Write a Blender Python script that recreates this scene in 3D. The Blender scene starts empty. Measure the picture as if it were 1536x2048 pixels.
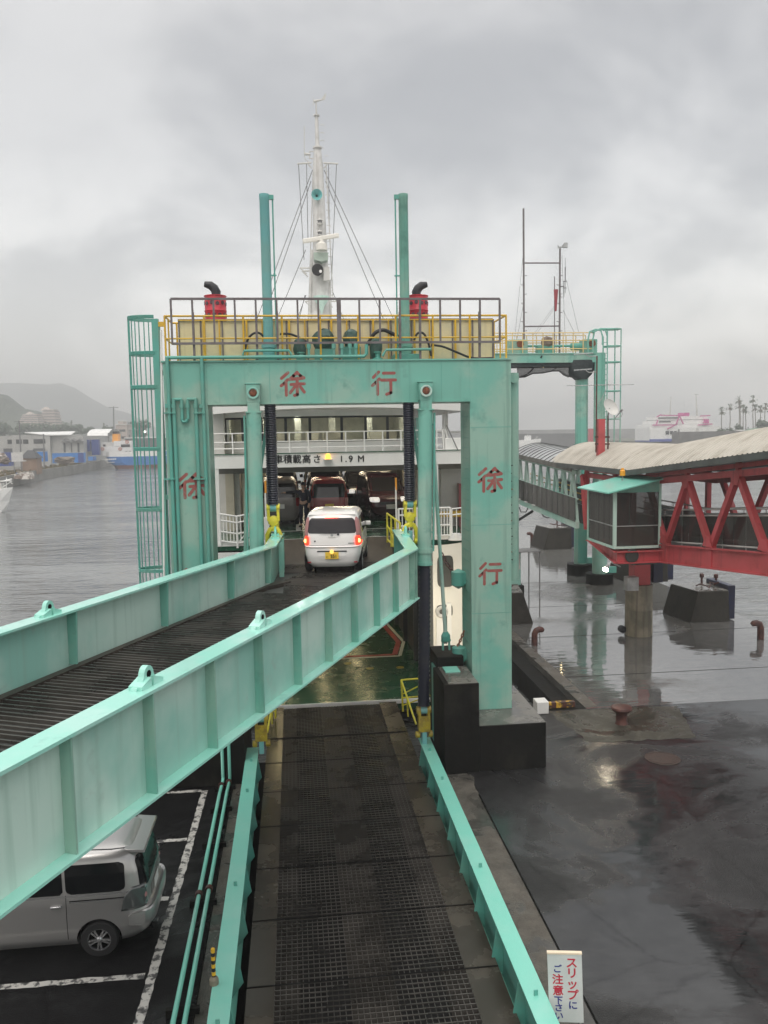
import bpy, math, random
from mathutils import Vector, Matrix
PI = math.pi
R = math.radians
S = bpy.context.scene
COL = S.collection

# ------------------------------------------------------------------ camera
CAM_H = 8.8
F_PX, YAW, PITCH, ROLL = 1650.0, R(6.2), math.atan(158 / 1650.0), 0.0175
fw = Vector((math.sin(YAW) * math.cos(PITCH), math.cos(YAW) * math.cos(PITCH), -math.sin(PITCH)))
r0 = Vector((math.cos(YAW), -math.sin(YAW), 0))
u0 = r0.cross(fw)
cr = math.cos(ROLL) * r0 - math.sin(ROLL) * u0
cu = math.sin(ROLL) * r0 + math.cos(ROLL) * u0
cam_d = bpy.data.cameras.new('camera')
cam = bpy.data.objects.new('camera', cam_d)
COL.objects.link(cam)
m3 = Matrix((cr, cu, -fw)).transposed()
cam.matrix_world = Matrix.Translation((0, 0, CAM_H)) @ m3.to_4x4()
cam_d.sensor_fit = 'VERTICAL'
cam_d.sensor_height = 36.0
cam_d.lens = F_PX / 2048 * 36.0
cam_d.clip_start = 0.1
cam_d.clip_end = 12000
S.camera = cam
EYE = Vector((0, 0, CAM_H))


def ray(px, py):
    return fw + cr * ((px - 768) / F_PX) + cu * ((1024 - py) / F_PX)


def P(px, py, Y):          # world point seen at photo pixel px,py at world depth Y
    d = ray(px, py)
    return EYE + d * (Y / d.y)


def PZ(px, py, z):         # same on a horizontal plane
    d = ray(px, py)
    return EYE + d * ((z - CAM_H) / d.z)


def PX(px, py, X):         # same on a plane X = const
    d = ray(px, py)
    return EYE + d * (X / d.x)


# ------------------------------------------------------------------ world, sun, exposure
W = bpy.data.worlds.new('World')
S.world = W
W.use_nodes = True
nt = W.node_tree
for n in list(nt.nodes):
    nt.nodes.remove(n)


def nn(t, typ, **kw):
    n = t.nodes.new(typ)
    for k, v in kw.items():
        setattr(n, k, v)
    return n


SUN_EL, SUN_ROT = R(52), R(200)
out = nn(nt, 'ShaderNodeOutputWorld')
bg = nn(nt, 'ShaderNodeBackground')
bg2 = nn(nt, 'ShaderNodeBackground')
add = nn(nt, 'ShaderNodeAddShader')
sky = nn(nt, 'ShaderNodeTexSky', sky_type='NISHITA', sun_disc=False, sun_elevation=SUN_EL, sun_rotation=SUN_ROT)
sky.dust_density = 4.0
bg.inputs[1].default_value = 0.05
nt.links.new(sky.outputs[0], bg.inputs[0])
tc = nn(nt, 'ShaderNodeTexCoord')
sep = nn(nt, 'ShaderNodeSeparateXYZ')
nt.links.new(tc.outputs['Generated'], sep.inputs[0])
# cloud sheet: project the view direction on a flat layer
za = nn(nt, 'ShaderNodeMath', operation='ABSOLUTE')
nt.links.new(sep.outputs[2], za.inputs[0])
zp = nn(nt, 'ShaderNodeMath', operation='ADD')
zp.inputs[1].default_value = 0.52
nt.links.new(za.outputs[0], zp.inputs[0])
dx = nn(nt, 'ShaderNodeMath', operation='DIVIDE')
dy = nn(nt, 'ShaderNodeMath', operation='DIVIDE')
nt.links.new(sep.outputs[0], dx.inputs[0]); nt.links.new(zp.outputs[0], dx.inputs[1])
nt.links.new(sep.outputs[1], dy.inputs[0]); nt.links.new(zp.outputs[0], dy.inputs[1])
cmb = nn(nt, 'ShaderNodeCombineXYZ')
nt.links.new(dx.outputs[0], cmb.inputs[0]); nt.links.new(dy.outputs[0], cmb.inputs[1])
mp = nn(nt, 'ShaderNodeMapping')
mp.inputs['Location'].default_value = (17.3, -5.2, 0)
nt.links.new(cmb.outputs[0], mp.inputs[0])
n1 = nn(nt, 'ShaderNodeTexNoise')
n1.inputs['Scale'].default_value = 2.3
n1.inputs['Detail'].default_value = 4.5
n1.inputs['Roughness'].default_value = 0.56
n1.inputs['Distortion'].default_value = 0.35
nt.links.new(mp.outputs[0], n1.inputs['Vector'])
cl = nn(nt, 'ShaderNodeMapRange', interpolation_type='SMOOTHERSTEP')
cl.inputs['From Min'].default_value = 0.33
cl.inputs['From Max'].default_value = 0.68
cl.inputs['To Min'].default_value = 0.74
cl.inputs['To Max'].default_value = 1.34
nt.links.new(n1.outputs['Fac'], cl.inputs['Value'])
el = nn(nt, 'ShaderNodeValToRGB')        # luminance by height above the horizon
e = el.color_ramp
e.elements[0].position = 0.0; e.elements[0].color = (1.0, 1.0, 1.0, 1)
e.elements[1].position = 1.0; e.elements[1].color = (1.0, 1.0, 1.0, 1)
for p_, v_ in ((0.08, 0.98), (0.16, 0.87), (0.24, 0.65), (0.30, 0.53), (0.38, 0.50), (0.46, 0.53), (0.60, 0.75), (0.8, 1.0)):
    x = e.elements.new(p_)
    x.color = (v_, v_, v_, 1)
nt.links.new(za.outputs[0], el.inputs[0])
ml = nn(nt, 'ShaderNodeMath', operation='MULTIPLY')
nt.links.new(el.outputs[0], ml.inputs[0]); nt.links.new(cl.outputs[0], ml.inputs[1])
up = nn(nt, 'ShaderNodeMapRange')        # the overcast zenith is much brighter than its rim
up.inputs['From Min'].default_value = 0.5
up.inputs['From Max'].default_value = 0.95
up.inputs['To Min'].default_value = 1.0
up.inputs['To Max'].default_value = 1.9
nt.links.new(za.outputs[0], up.inputs['Value'])
ml2 = nn(nt, 'ShaderNodeMath', operation='MULTIPLY')
nt.links.new(ml.outputs[0], ml2.inputs[0]); nt.links.new(up.outputs[0], ml2.inputs[1])
tint = nn(nt, 'ShaderNodeVectorMath', operation='SCALE')
tint.inputs[0].default_value = (1.035, 1.0, 0.94)
nt.links.new(ml2.outputs[0], tint.inputs['Scale'])
nt.links.new(tint.outputs[0], bg2.inputs[0])
bg2.inputs[1].default_value = 1.0
nt.links.new(bg.outputs[0], add.inputs[0]); nt.links.new(bg2.outputs[0], add.inputs[1])
nt.links.new(add.outputs[0], out.inputs[0])

sd = bpy.data.lights.new('sun', 'SUN')
sd.energy = 0.6
sd.angle = R(25)
sd.color = (1.0, 0.97, 0.93)
so = bpy.data.objects.new('sun', sd)
COL.objects.link(so)
so.rotation_euler = (R(90) - SUN_EL, 0, PI - SUN_ROT)
S.view_settings.view_transform = 'Standard'
S.view_settings.look = 'None'
S.view_settings.exposure = 0.0
S.view_settings.gamma = 1.0
S.cycles.max_bounces = 8
S.cycles.glossy_bounces = 3
S.cycles.transparent_max_bounces = 12
S.cycles.sample_clamp_indirect = 4.0
S.cycles.use_denoising = True

# ------------------------------------------------------------------ helpers
random.seed(7)
OFF = {}


class MB:
    def __init__(s):
        s.v, s.f, s.m, s.cur = [], [], [], 0

    def mat(s, i):
        s.cur = i
        return s

    def face(s, pts):
        b = len(s.v)
        s.v += [Vector(p) for p in pts]
        s.f.append(tuple(range(b, b + len(pts))))
        s.m.append(s.cur)
        return s

    def grid(s, rows, closed=False):
        b = len(s.v)
        n = len(rows[0])
        for r_ in rows:
            s.v += [Vector(p) for p in r_]
        for i in range(len(rows) - 1):
            for j in range(n if closed else n - 1):
                k = (j + 1) % n
                s.f.append((b + i * n + j, b + i * n + k, b + (i + 1) * n + k, b + (i + 1) * n + j))
                s.m.append(s.cur)
        return s

    def hexa(s, q):
        b = len(s.v)
        s.v += [Vector(p) for p in q]
        for f in ((0, 3, 2, 1), (4, 5, 6, 7), (0, 1, 5, 4), (1, 2, 6, 5), (2, 3, 7, 6), (3, 0, 4, 7)):
            s.f.append(tuple(b + i for i in f))
            s.m.append(s.cur)
        return s

    def box(s, x0, x1, y0, y1, z0, z1):
        return s.hexa([(x0, y0, z0), (x1, y0, z0), (x1, y1, z0), (x0, y1, z0), (x0, y0, z1), (x1, y0, z1), (x1, y1, z1), (x0, y1, z1)])

    def beam(s, p0, p1, w, h, up=(0, 0, 1)):
        p0, p1 = Vector(p0), Vector(p1)
        d = (p1 - p0)
        if d.length < 1e-6:
            return s
        d.normalize()
        u = Vector(up)
        x = d.cross(u)
        if x.length < 1e-4:
            x = d.cross(Vector((0, 1, 0)))
        x.normalize()
        u = x.cross(d)
        x, u = x * w / 2, u * h / 2
        return s.hexa([p0 - x - u, p0 + x - u, p1 + x - u, p1 - x - u, p0 - x + u, p0 + x + u, p1 + x + u, p1 - x + u])

    def tube(s, p0, p1, r, n=8, r1=None, caps=True):
        p0, p1 = Vector(p0), Vector(p1)
        d = (p1 - p0)
        if d.length < 1e-6:
            return s
        d.normalize()
        a = d.orthogonal().normalized()
        c = d.cross(a)
        r1 = r if r1 is None else r1
        A = [p0 + (a * math.cos(2 * PI * i / n) + c * math.sin(2 * PI * i / n)) * r for i in range(n)]
        B = [p1 + (a * math.cos(2 * PI * i / n) + c * math.sin(2 * PI * i / n)) * r1 for i in range(n)]
        s.grid([A, B], True)
        if caps:
            b = len(s.v) - 2 * n
            s.f.append(tuple(b + i for i in reversed(range(n)))); s.m.append(s.cur)
            s.f.append(tuple(b + n + i for i in range(n))); s.m.append(s.cur)
        return s

    def pipe(s, pts, r, n=8, closed=False):
        pts = [Vector(p) for p in pts]
        rows = []
        a = None
        N = len(pts)
        for i, p in enumerate(pts):
            if closed:
                d = pts[(i + 1) % N] - pts[i - 1]
            else:
                d = pts[min(i + 1, N - 1)] - pts[max(i - 1, 0)]
            d.normalize()
            if a is None:
                a = d.orthogonal().normalized()
            a = (a - d * a.dot(d)).normalized()
            c = d.cross(a)
            rr = r[i] if isinstance(r, (list, tuple)) else r
            rows.append([p + (a * math.cos(2 * PI * k / n) + c * math.sin(2 * PI * k / n)) * rr for k in range(n)])
        if closed:
            rows.append(rows[0])
        s.grid(rows, True)
        if not closed:
            b = len(s.v) - N * n
            s.f.append(tuple(b + i for i in reversed(range(n)))); s.m.append(s.cur)
            b = len(s.v) - n
            s.f.append(tuple(b + i for i in range(n))); s.m.append(s.cur)
        return s

    def lathe(s, prof, c, axis=(0, 0, 1), n=16, caps=True):
        c, ax = Vector(c), Vector(axis).normalized()
        a = ax.orthogonal().normalized()
        d = ax.cross(a)
        rows = [[c + ax * z + (a * math.cos(2 * PI * i / n) + d * math.sin(2 * PI * i / n)) * max(r, 1e-4) for i in range(n)] for r, z in prof]
        s.grid(rows, True)
        if caps:
            b = len(s.v) - len(prof) * n
            s.f.append(tuple(b + i for i in reversed(range(n)))); s.m.append(s.cur)
            b = len(s.v) - n
            s.f.append(tuple(b + i for i in range(n))); s.m.append(s.cur)
        return s

    def extr(s, pts, vec):
        pts = [Vector(p) for p in pts]
        v = Vector(vec)
        n = len(pts)
        b = len(s.v)
        s.v += pts + [p + v for p in pts]
        s.f.append(tuple(b + i for i in reversed(range(n)))); s.m.append(s.cur)
        s.f.append(tuple(b + n + i for i in range(n))); s.m.append(s.cur)
        for i in range(n):
            k = (i + 1) % n
            s.f.append((b + i, b + k, b + n + k, b + n + i)); s.m.append(s.cur)
        return s

    def loose(s, name, mat, parent=None, **kw):
        """one object for every separate piece of the collected geometry"""
        root = list(range(len(s.v)))
        def find(i):
            while root[i] != i:
                root[i] = root[root[i]]
                i = root[i]
            return i
        for f in s.f:
            for i in f[1:]:
                root[find(i)] = find(f[0])
        bag = {}
        for f, m_ in zip(s.f, s.m):
            bag.setdefault(find(f[0]), []).append((f, m_))
        out_ = []
        for fs in bag.values():
            idx = {}
            q = MB()
            for f, m_ in fs:
                for i in f:
                    if i not in idx:
                        idx[i] = len(q.v)
                        q.v.append(s.v[i])
                q.f.append(tuple(idx[i] for i in f))
                q.m.append(m_)
            out_.append(q.build(name, mat, parent, **kw))
        return out_

    def build(s, name, mat, parent=None, smooth=False, bevel=0.0, fix=True):
        me = bpy.data.meshes.new(name)
        off = OFF.get(parent, Vector((0, 0, 0))) if parent else Vector((0, 0, 0))
        me.from_pydata([p - off for p in s.v], [], s.f)
        for mm in (mat if isinstance(mat, (list, tuple)) else [mat]):
            me.materials.append(mm)
        me.polygons.foreach_set('material_index', s.m)
        if fix:
            import bmesh
            bm = bmesh.new()
            bm.from_mesh(me)
            bmesh.ops.recalc_face_normals(bm, faces=bm.faces)
            if bevel or smooth:
                bmesh.ops.remove_doubles(bm, verts=bm.verts, dist=1e-5)
            bm.to_mesh(me)
            bm.free()
        if smooth or bevel:
            me.polygons.foreach_set('use_smooth', [True] * len(me.polygons))
            me.set_sharp_from_angle(angle=R(38))
        me.update()
        o = bpy.data.objects.new(name, me)
        COL.objects.link(o)
        if parent:
            o.parent = parent
            OFF[o] = off
        if bevel:
            b = o.modifiers.new('edge', 'BEVEL')
            b.width = bevel
            b.segments = 2
            b.limit_method = 'ANGLE'
            b.angle_limit = R(40)
            b.harden_normals = False
        return o


def tag(o, label=None, cat=None, group=None, kind=None):
    if label: o['label'] = label
    if cat: o['category'] = cat
    if group: o['group'] = group
    if kind: o['kind'] = kind
    return o


def thing(name, label, cat, loc=(0, 0, 0), group=None, local=False):
    """Empty at the base of a thing. World-space parts are shifted by loc; local=True: parts are built about the origin."""
    o = bpy.data.objects.new(name, None)
    COL.objects.link(o)
    o.empty_display_size = 0.3
    o.location = loc
    OFF[o] = Vector((0, 0, 0)) if local else Vector(loc)
    return tag(o, label, cat, group)


def copy_tree(o, parent=None):
    c = o.copy()
    COL.objects.link(c)
    if parent:
        c.parent = parent
    for ch in list(o.children):
        copy_tree(ch, c)
    return c


def text(name, s_, size, mat, parent, M, depth=0.004, space=1.0, fat=0.022):
    cu_ = bpy.data.curves.new(name, 'FONT')
    cu_.body = s_
    cu_.size = size
    cu_.extrude = depth
    cu_.align_x = 'CENTER'
    cu_.align_y = 'CENTER'
    cu_.space_character = space
    ob = bpy.data.objects.new(name, cu_)
    COL.objects.link(ob)
    dg = bpy.context.evaluated_depsgraph_get()
    dg.update()
    me = bpy.data.meshes.new_from_object(ob.evaluated_get(dg))
    bpy.data.objects.remove(ob)
    off = OFF.get(parent, Vector((0, 0, 0))) if parent else Vector((0, 0, 0))
    if fat:                                 # brush weight: a few copies side by side, each a hair higher
        import bmesh
        bm = bmesh.new()
        for k, (ax, ay) in enumerate(((0, 0), (1, 0), (-1, 0), (0, 1), (0, -1))):
            m2 = me.copy()
            m2.transform(Matrix.Translation((ax * fat * size, ay * fat * size, k * 0.0006)))
            bm.from_mesh(m2)
            bpy.data.meshes.remove(m2)
        bm.to_mesh(me)
        bm.free()
    me.transform(Matrix.Translation(-off) @ M)
    me.materials.clear()
    me.materials.append(mat)
    o = bpy.data.objects.new(name, me)
    COL.objects.link(o)
    if parent:
        o.parent = parent
        OFF[o] = off
    return o


def frame(o, x, y):
    x = Vector(x).normalized(); y = Vector(y).normalized(); z = x.cross(y)
    M = Matrix((x, y, z)).transposed().to_4x4()
    M.translation = Vector(o)
    return M


# ------------------------------------------------------------------ materials
def mat(name, col, rough=0.5, metal=0.0, ior=1.45, col2=None, nscale=1.0, lo=0.4, hi=0.65, stretch=(1, 1, 1), detail=5,
        rough2=None, bump=0.0, bscale=20.0, coat=0.0, emit=None, estr=0.0, streak=None, specks=0.0, scuff=0.0):
    m = bpy.data.materials.new(name)
    m.use_nodes = True
    t = m.node_tree
    b = t.nodes['Principled BSDF']
    b.inputs['Base Color'].default_value = (*col, 1)
    b.inputs['Roughness'].default_value = rough
    b.inputs['Metallic'].default_value = metal
    b.inputs['IOR'].default_value = ior
    if coat:
        b.inputs['Coat Weight'].default_value = coat
        b.inputs['Coat Roughness'].default_value = 0.06
    if emit:
        b.inputs['Emission Color'].default_value = (*emit, 1)
        b.inputs['Emission Strength'].default_value = estr
    if col2 is None and not bump:
        return m
    geo = nn(t, 'ShaderNodeNewGeometry')
    mp_ = nn(t, 'ShaderNodeMapping')
    mp_.inputs['Scale'].default_value = stretch
    t.links.new(geo.outputs['Position'], mp_.inputs[0])
    if col2 is not None:
        no = nn(t, 'ShaderNodeTexNoise')
        no.inputs['Scale'].default_value = nscale
        no.inputs['Detail'].default_value = detail
        no.inputs['Roughness'].default_value = 0.6
        t.links.new(mp_.outputs[0], no.inputs['Vector'])
        mr = nn(t, 'ShaderNodeMapRange', interpolation_type='SMOOTHSTEP')
        mr.inputs['From Min'].default_value = lo
        mr.inputs['From Max'].default_value = hi
        t.links.new(no.outputs['Fac'], mr.inputs['Value'])
        mx = nn(t, 'ShaderNodeMix', data_type='RGBA')
        mx.inputs[6].default_value = (*col, 1)
        mx.inputs[7].default_value = (*col2, 1)
        t.links.new(mr.outputs[0], mx.inputs[0])
        last = mx.outputs[2]
        if streak:                      # run-down stains: (colour, amount, threshold)
            mp2 = nn(t, 'ShaderNodeMapping')
            mp2.inputs['Scale'].default_value = (7, 7, 0.35)
            t.links.new(geo.outputs['Position'], mp2.inputs[0])
            n2 = nn(t, 'ShaderNodeTexNoise')
            n2.inputs['Scale'].default_value = 1.0
            n2.inputs['Detail'].default_value = 4
            t.links.new(mp2.outputs[0], n2.inputs['Vector'])
            m2 = nn(t, 'ShaderNodeMapRange')
            m2.inputs['From Min'].default_value = streak[2]
            m2.inputs['From Max'].default_value = streak[2] + 0.16
            m2.inputs['To Max'].default_value = streak[1]
            t.links.new(n2.outputs['Fac'], m2.inputs['Value'])
            x2 = nn(t, 'ShaderNodeMix', data_type='RGBA')
            x2.inputs[7].default_value = (*streak[0], 1)
            t.links.new(m2.outputs[0], x2.inputs[0])
            t.links.new(last, x2.inputs[6])
            last = x2.outputs[2]
        t.links.new(last, b.inputs['Base Color'])
        layers = [(5.0, specks, 0.05, (0.16, 0.10, 0.06), 0.75)] if specks else []
        if scuff:
            layers.append((1.25, scuff, 0.10, tuple(c * 0.62 for c in col), 0.6))
        for n_sc, thr, wid, c_, amt in layers:
            n3 = nn(t, 'ShaderNodeTexNoise')
            n3.inputs['Scale'].default_value = n_sc
            n3.inputs['Detail'].default_value = 9
            n3.inputs['Roughness'].default_value = 0.7
            t.links.new(geo.outputs['Position'], n3.inputs['Vector'])
            m3_ = nn(t, 'ShaderNodeMapRange')
            m3_.inputs['From Min'].default_value = thr
            m3_.inputs['From Max'].default_value = thr + wid
            m3_.inputs['To Max'].default_value = amt
            t.links.new(n3.outputs['Fac'], m3_.inputs['Value'])
            x3 = nn(t, 'ShaderNodeMix', data_type='RGBA')
            x3.inputs[7].default_value = (*c_, 1)
            t.links.new(m3_.outputs[0], x3.inputs[0])
            t.links.new(last, x3.inputs[6])
            last = x3.outputs[2]
            t.links.new(last, b.inputs['Base Color'])
        if rough2 is not None:
            rr = nn(t, 'ShaderNodeMapRange')
            rr.inputs['To Min'].default_value = rough
            rr.inputs['To Max'].default_value = rough2
            t.links.new(mr.outputs[0], rr.inputs['Value'])
            t.links.new(rr.outputs[0], b.inputs['Roughness'])
    if bump:
        nb = nn(t, 'ShaderNodeTexNoise')
        nb.inputs['Scale'].default_value = bscale
        nb.inputs['Detail'].default_value = 4
        t.links.new(mp_.outputs[0], nb.inputs['Vector'])
        bp = nn(t, 'ShaderNodeBump')
        bp.inputs['Strength'].default_value = 1.0
        bp.inputs['Distance'].default_value = bump
        t.links.new(nb.outputs['Fac'], bp.inputs['Height'])
        t.links.new(bp.outputs[0], b.inputs['Normal'])
    return m


def wet(name, dry, soaked, rough_dry, rough_wet, nscale, lo, hi, ior, ripple, rscale, stretch=(1, 1, 1), grain=0.004, dryspec=0.2, crack=0.0):
    """Ground under a broken film of rain water: a noise mask decides where water stands."""
    m = bpy.data.materials.new(name)
    m.use_nodes = True
    t = m.node_tree
    b = t.nodes['Principled BSDF']
    b.inputs['IOR'].default_value = ior
    geo = nn(t, 'ShaderNodeNewGeometry')
    mp_ = nn(t, 'ShaderNodeMapping')
    mp_.inputs['Scale'].default_value = stretch
    t.links.new(geo.outputs['Position'], mp_.inputs[0])
    no = nn(t, 'ShaderNodeTexNoise')
    no.inputs['Scale'].default_value = nscale
    no.inputs['Detail'].default_value = 7
    no.inputs['Roughness'].default_value = 0.62
    no.inputs['Distortion'].default_value = 0.6
    t.links.new(mp_.outputs[0], no.inputs['Vector'])
    mr = nn(t, 'ShaderNodeMapRange', interpolation_type='SMOOTHSTEP')
    mr.inputs['From Min'].default_value = lo
    mr.inputs['From Max'].default_value = hi
    t.links.new(no.outputs['Fac'], mr.inputs['Value'])
    fine = nn(t, 'ShaderNodeTexNoise')
    fine.inputs['Scale'].default_value = 2.2
    fine.inputs['Detail'].default_value = 8
    fine.inputs['Roughness'].default_value = 0.75
    t.links.new(geo.outputs['Position'], fine.inputs['Vector'])
    fr = nn(t, 'ShaderNodeMapRange')
    fr.inputs['From Min'].default_value = 0.3
    fr.inputs['From Max'].default_value = 0.7
    fr.inputs['To Min'].default_value = 0.55
    fr.inputs['To Max'].default_value = 1.45
    t.links.new(fine.outputs['Fac'], fr.inputs['Value'])
    mx = nn(t, 'ShaderNodeMix', data_type='RGBA')
    mx.inputs[6].default_value = (*dry, 1)
    mx.inputs[7].default_value = (*soaked, 1)
    t.links.new(mr.outputs[0], mx.inputs[0])
    sc = nn(t, 'ShaderNodeVectorMath', operation='SCALE')
    t.links.new(mx.outputs[2], sc.inputs[0])
    t.links.new(fr.outputs[0], sc.inputs['Scale'])
    t.links.new(sc.outputs[0], b.inputs['Base Color'])
    rr = nn(t, 'ShaderNodeMapRange')
    rr.inputs['To Min'].default_value = rough_dry
    rr.inputs['To Max'].default_value = rough_wet
    t.links.new(mr.outputs[0], rr.inputs['Value'])
    t.links.new(rr.outputs[0], b.inputs['Roughness'])
    sp = nn(t, 'ShaderNodeMapRange')
    sp.inputs['To Min'].default_value = dryspec
    sp.inputs['To Max'].default_value = 0.55
    t.links.new(mr.outputs[0], sp.inputs['Value'])
    t.links.new(sp.outputs[0], b.inputs['Specular IOR Level'])
    if crack:
        vo = nn(t, 'ShaderNodeTexVoronoi', feature='DISTANCE_TO_EDGE')
        vo.inputs['Scale'].default_value = crack
        wv = nn(t, 'ShaderNodeMix', data_type='RGBA')
        wv.inputs[0].default_value = 0.25
        t.links.new(geo.outputs['Position'], wv.inputs[6])
        t.links.new(fine.outputs['Color'], wv.inputs[7])
        t.links.new(wv.outputs[2], vo.inputs['Vector'])
        ck = nn(t, 'ShaderNodeMapRange')
        ck.inputs['From Max'].default_value = 0.006
        ck.inputs['To Min'].default_value = 0.35
        t.links.new(vo.outputs['Distance'], ck.inputs['Value'])
        s2 = nn(t, 'ShaderNodeVectorMath', operation='SCALE')
        t.links.new(sc.outputs[0], s2.inputs[0])
        t.links.new(ck.outputs[0], s2.inputs['Scale'])
        t.links.new(s2.outputs[0], b.inputs['Base Color'])
    rp = nn(t, 'ShaderNodeTexNoise')
    rp.inputs['Scale'].default_value = rscale
    rp.inputs['Detail'].default_value = 3
    mpr = nn(t, 'ShaderNodeMapping')
    mpr.inputs['Scale'].default_value = (0.45, 1.6, 1)
    t.links.new(geo.outputs['Position'], mpr.inputs[0])
    t.links.new(mpr.outputs[0], rp.inputs['Vector'])
    b1 = nn(t, 'ShaderNodeBump')
    b1.inputs['Distance'].default_value = ripple
    t.links.new(rp.outputs['Fac'], b1.inputs['Height'])
    gr = nn(t, 'ShaderNodeTexNoise')
    gr.inputs['Scale'].default_value = 45
    gr.inputs['Detail'].default_value = 3
    t.links.new(geo.outputs['Position'], gr.inputs['Vector'])
    inv = nn(t, 'ShaderNodeMath', operation='SUBTRACT')
    inv.inputs[0].default_value = 1.0
    t.links.new(mr.outputs[0], inv.inputs[1])
    b2 = nn(t, 'ShaderNodeBump')
    b2.inputs['Distance'].default_value = grain
    t.links.new(inv.outputs[0], b2.inputs['Strength'])
    t.links.new(gr.outputs['Fac'], b2.inputs['Height'])
    t.links.new(b1.outputs[0], b2.inputs['Normal'])
    t.links.new(b2.outputs[0], b.inputs['Normal'])
    return m


def emis(name, col, s_):
    m = bpy.data.materials.new(name)
    m.use_nodes = True
    t = m.node_tree
    b = t.nodes['Principled BSDF']
    b.inputs['Base Color'].default_value = (*[min(1, c) for c in col], 1)
    b.inputs['Emission Color'].default_value = (*col, 1)
    b.inputs['Emission Strength'].default_value = s_
    return m


def glassy(name, tintc, alpha, rough=0.03):
    m = bpy.data.materials.new(name)
    m.use_nodes = True
    t = m.node_tree
    b = t.nodes['Principled BSDF']
    b.inputs['Base Color'].default_value = (*tintc, 1)
    b.inputs['Roughness'].default_value = rough
    b.inputs['Alpha'].default_value = alpha
    return m


M = {}
TEAL = (0.165, 0.42, 0.345)
M['teal'] = mat('teal_paint', TEAL, 0.36, col2=(0.27, 0.44, 0.365), nscale=0.45, lo=0.42, hi=0.58, rough2=0.5, streak=((0.12, 0.22, 0.18), 0.45, 0.56), specks=0.69, scuff=0.56, bump=0.0006, bscale=6)
M['teal_flat'] = mat('faded_teal_paint', (0.50, 0.665, 0.595), 0.5, col2=(0.27, 0.53, 0.455), nscale=0.3, lo=0.42, hi=0.62, rough2=0.6, streak=((0.27, 0.44, 0.37), 0.45, 0.54), specks=0.71, scuff=0.60)
M['teal_bright'] = mat('fresh_teal_paint', (0.21, 0.61, 0.50), 0.24, ior=1.8, col2=(0.26, 0.62, 0.52), nscale=0.9, rough2=0.18, bump=0.001, bscale=3)
M['teal_pale'] = mat('wet_pale_teal_paint', (0.29, 0.65, 0.55), 0.22, ior=1.9, col2=(0.36, 0.66, 0.58), nscale=1.3, lo=.42, hi=.6, rough2=0.12, specks=0.69, scuff=0.60, bump=0.001, bscale=3)
M['teal_dark'] = mat('dark_teal_paint', (0.10, 0.36, 0.30), 0.4, col2=(0.13, 0.33, 0.27), nscale=1.5)
M['teal_blue'] = mat('blue_teal_paint', (0.17, 0.45, 0.45), 0.4, col2=(0.20, 0.42, 0.40), nscale=0.8)
M['red'] = mat('red_bridge_paint', (0.50, 0.075, 0.085), 0.42, col2=(0.42, 0.075, 0.075), nscale=1.1, rough2=0.55, streak=((0.14, 0.03, 0.03), 0.5, 0.56), specks=0.68, scuff=0.57)
M['yellow'] = mat('yellow_paint', (0.72, 0.44, 0.03), 0.4, col2=(0.6, 0.38, 0.05), nscale=2)
M['lemon'] = mat('lemon_yellow_paint', (0.72, 0.66, 0.05), 0.35, col2=(0.5, 0.42, 0.06), nscale=3, lo=0.5, hi=0.7)
M['ochre'] = mat('dirty_yellow_paint', (0.42, 0.33, 0.03), 0.35, col2=(0.25, 0.18, 0.03), nscale=5)
M['rail_grey'] = mat('weathered_grey_steel', (0.16, 0.145, 0.15), 0.5, col2=(0.12, 0.10, 0.10), nscale=4)
M['cream'] = mat('cream_panel', (0.70, 0.60, 0.36), 0.6, col2=(0.60, 0.54, 0.36), nscale=1.6, streak=((0.40, 0.34, 0.2), 0.35, 0.55))
M['black'] = mat('black_rubber', (0.018, 0.019, 0.024), 0.42, bump=0.002, bscale=8)
M['navy_rubber'] = mat('navy_rubber', (0.012, 0.014, 0.028), 0.35, col2=(0.02, 0.022, 0.03), nscale=3)
M['drum'] = mat('red_drum_paint', (0.55, 0.03, 0.05), 0.35, col2=(0.40, 0.03, 0.045), nscale=6, lo=0.45, hi=0.6)
M['tarp'] = mat('green_tarpaulin', (0.035, 0.085, 0.07), 0.45, col2=(0.05, 0.11, 0.095), nscale=5, bump=0.02, bscale=6)
M['white'] = mat('white_ship_paint', (0.80, 0.80, 0.78), 0.35, col2=(0.74, 0.74, 0.72), nscale=0.6, rough2=0.45)
M['mastgrey'] = mat('weathered_mast_white', (0.66, 0.655, 0.64), 0.45, col2=(0.50, 0.50, 0.48), nscale=1.2, streak=((0.36, 0.34, 0.31), 0.5, 0.54))
M['ship_soft'] = mat('ivory_hull_paint', (0.78, 0.76, 0.70), 0.35, col2=(0.72, 0.70, 0.64), nscale=0.7, streak=((0.6, 0.55, 0.48), 0.3, 0.62))
M['offwhite'] = mat('greyed_white_paint', (0.60, 0.59, 0.56), 0.5, col2=(0.52, 0.52, 0.50), nscale=1)
M['deck_green'] = mat('wet_green_deck_paint', (0.012, 0.085, 0.042), 0.16, col2=(0.015, 0.07, 0.04), nscale=1.5, rough2=0.3, ior=1.5, bump=0.004, bscale=5)
M['holdgrey'] = mat('car_deck_grey', (0.17, 0.165, 0.15), 0.6, col2=(0.13, 0.125, 0.11), nscale=1.2)
M['holdtan'] = mat('car_deck_tan_wall', (0.50, 0.46, 0.36), 0.5, col2=(0.40, 0.36, 0.28), nscale=1.5)
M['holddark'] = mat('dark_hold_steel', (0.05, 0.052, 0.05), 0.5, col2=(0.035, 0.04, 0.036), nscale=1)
M['glass'] = mat('dark_glass', (0.012, 0.015, 0.016), 0.04, ior=1.5)
M['vanglass'] = mat('dark_van_glass', (0.006, 0.007, 0.008), 0.06, ior=1.28)
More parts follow.
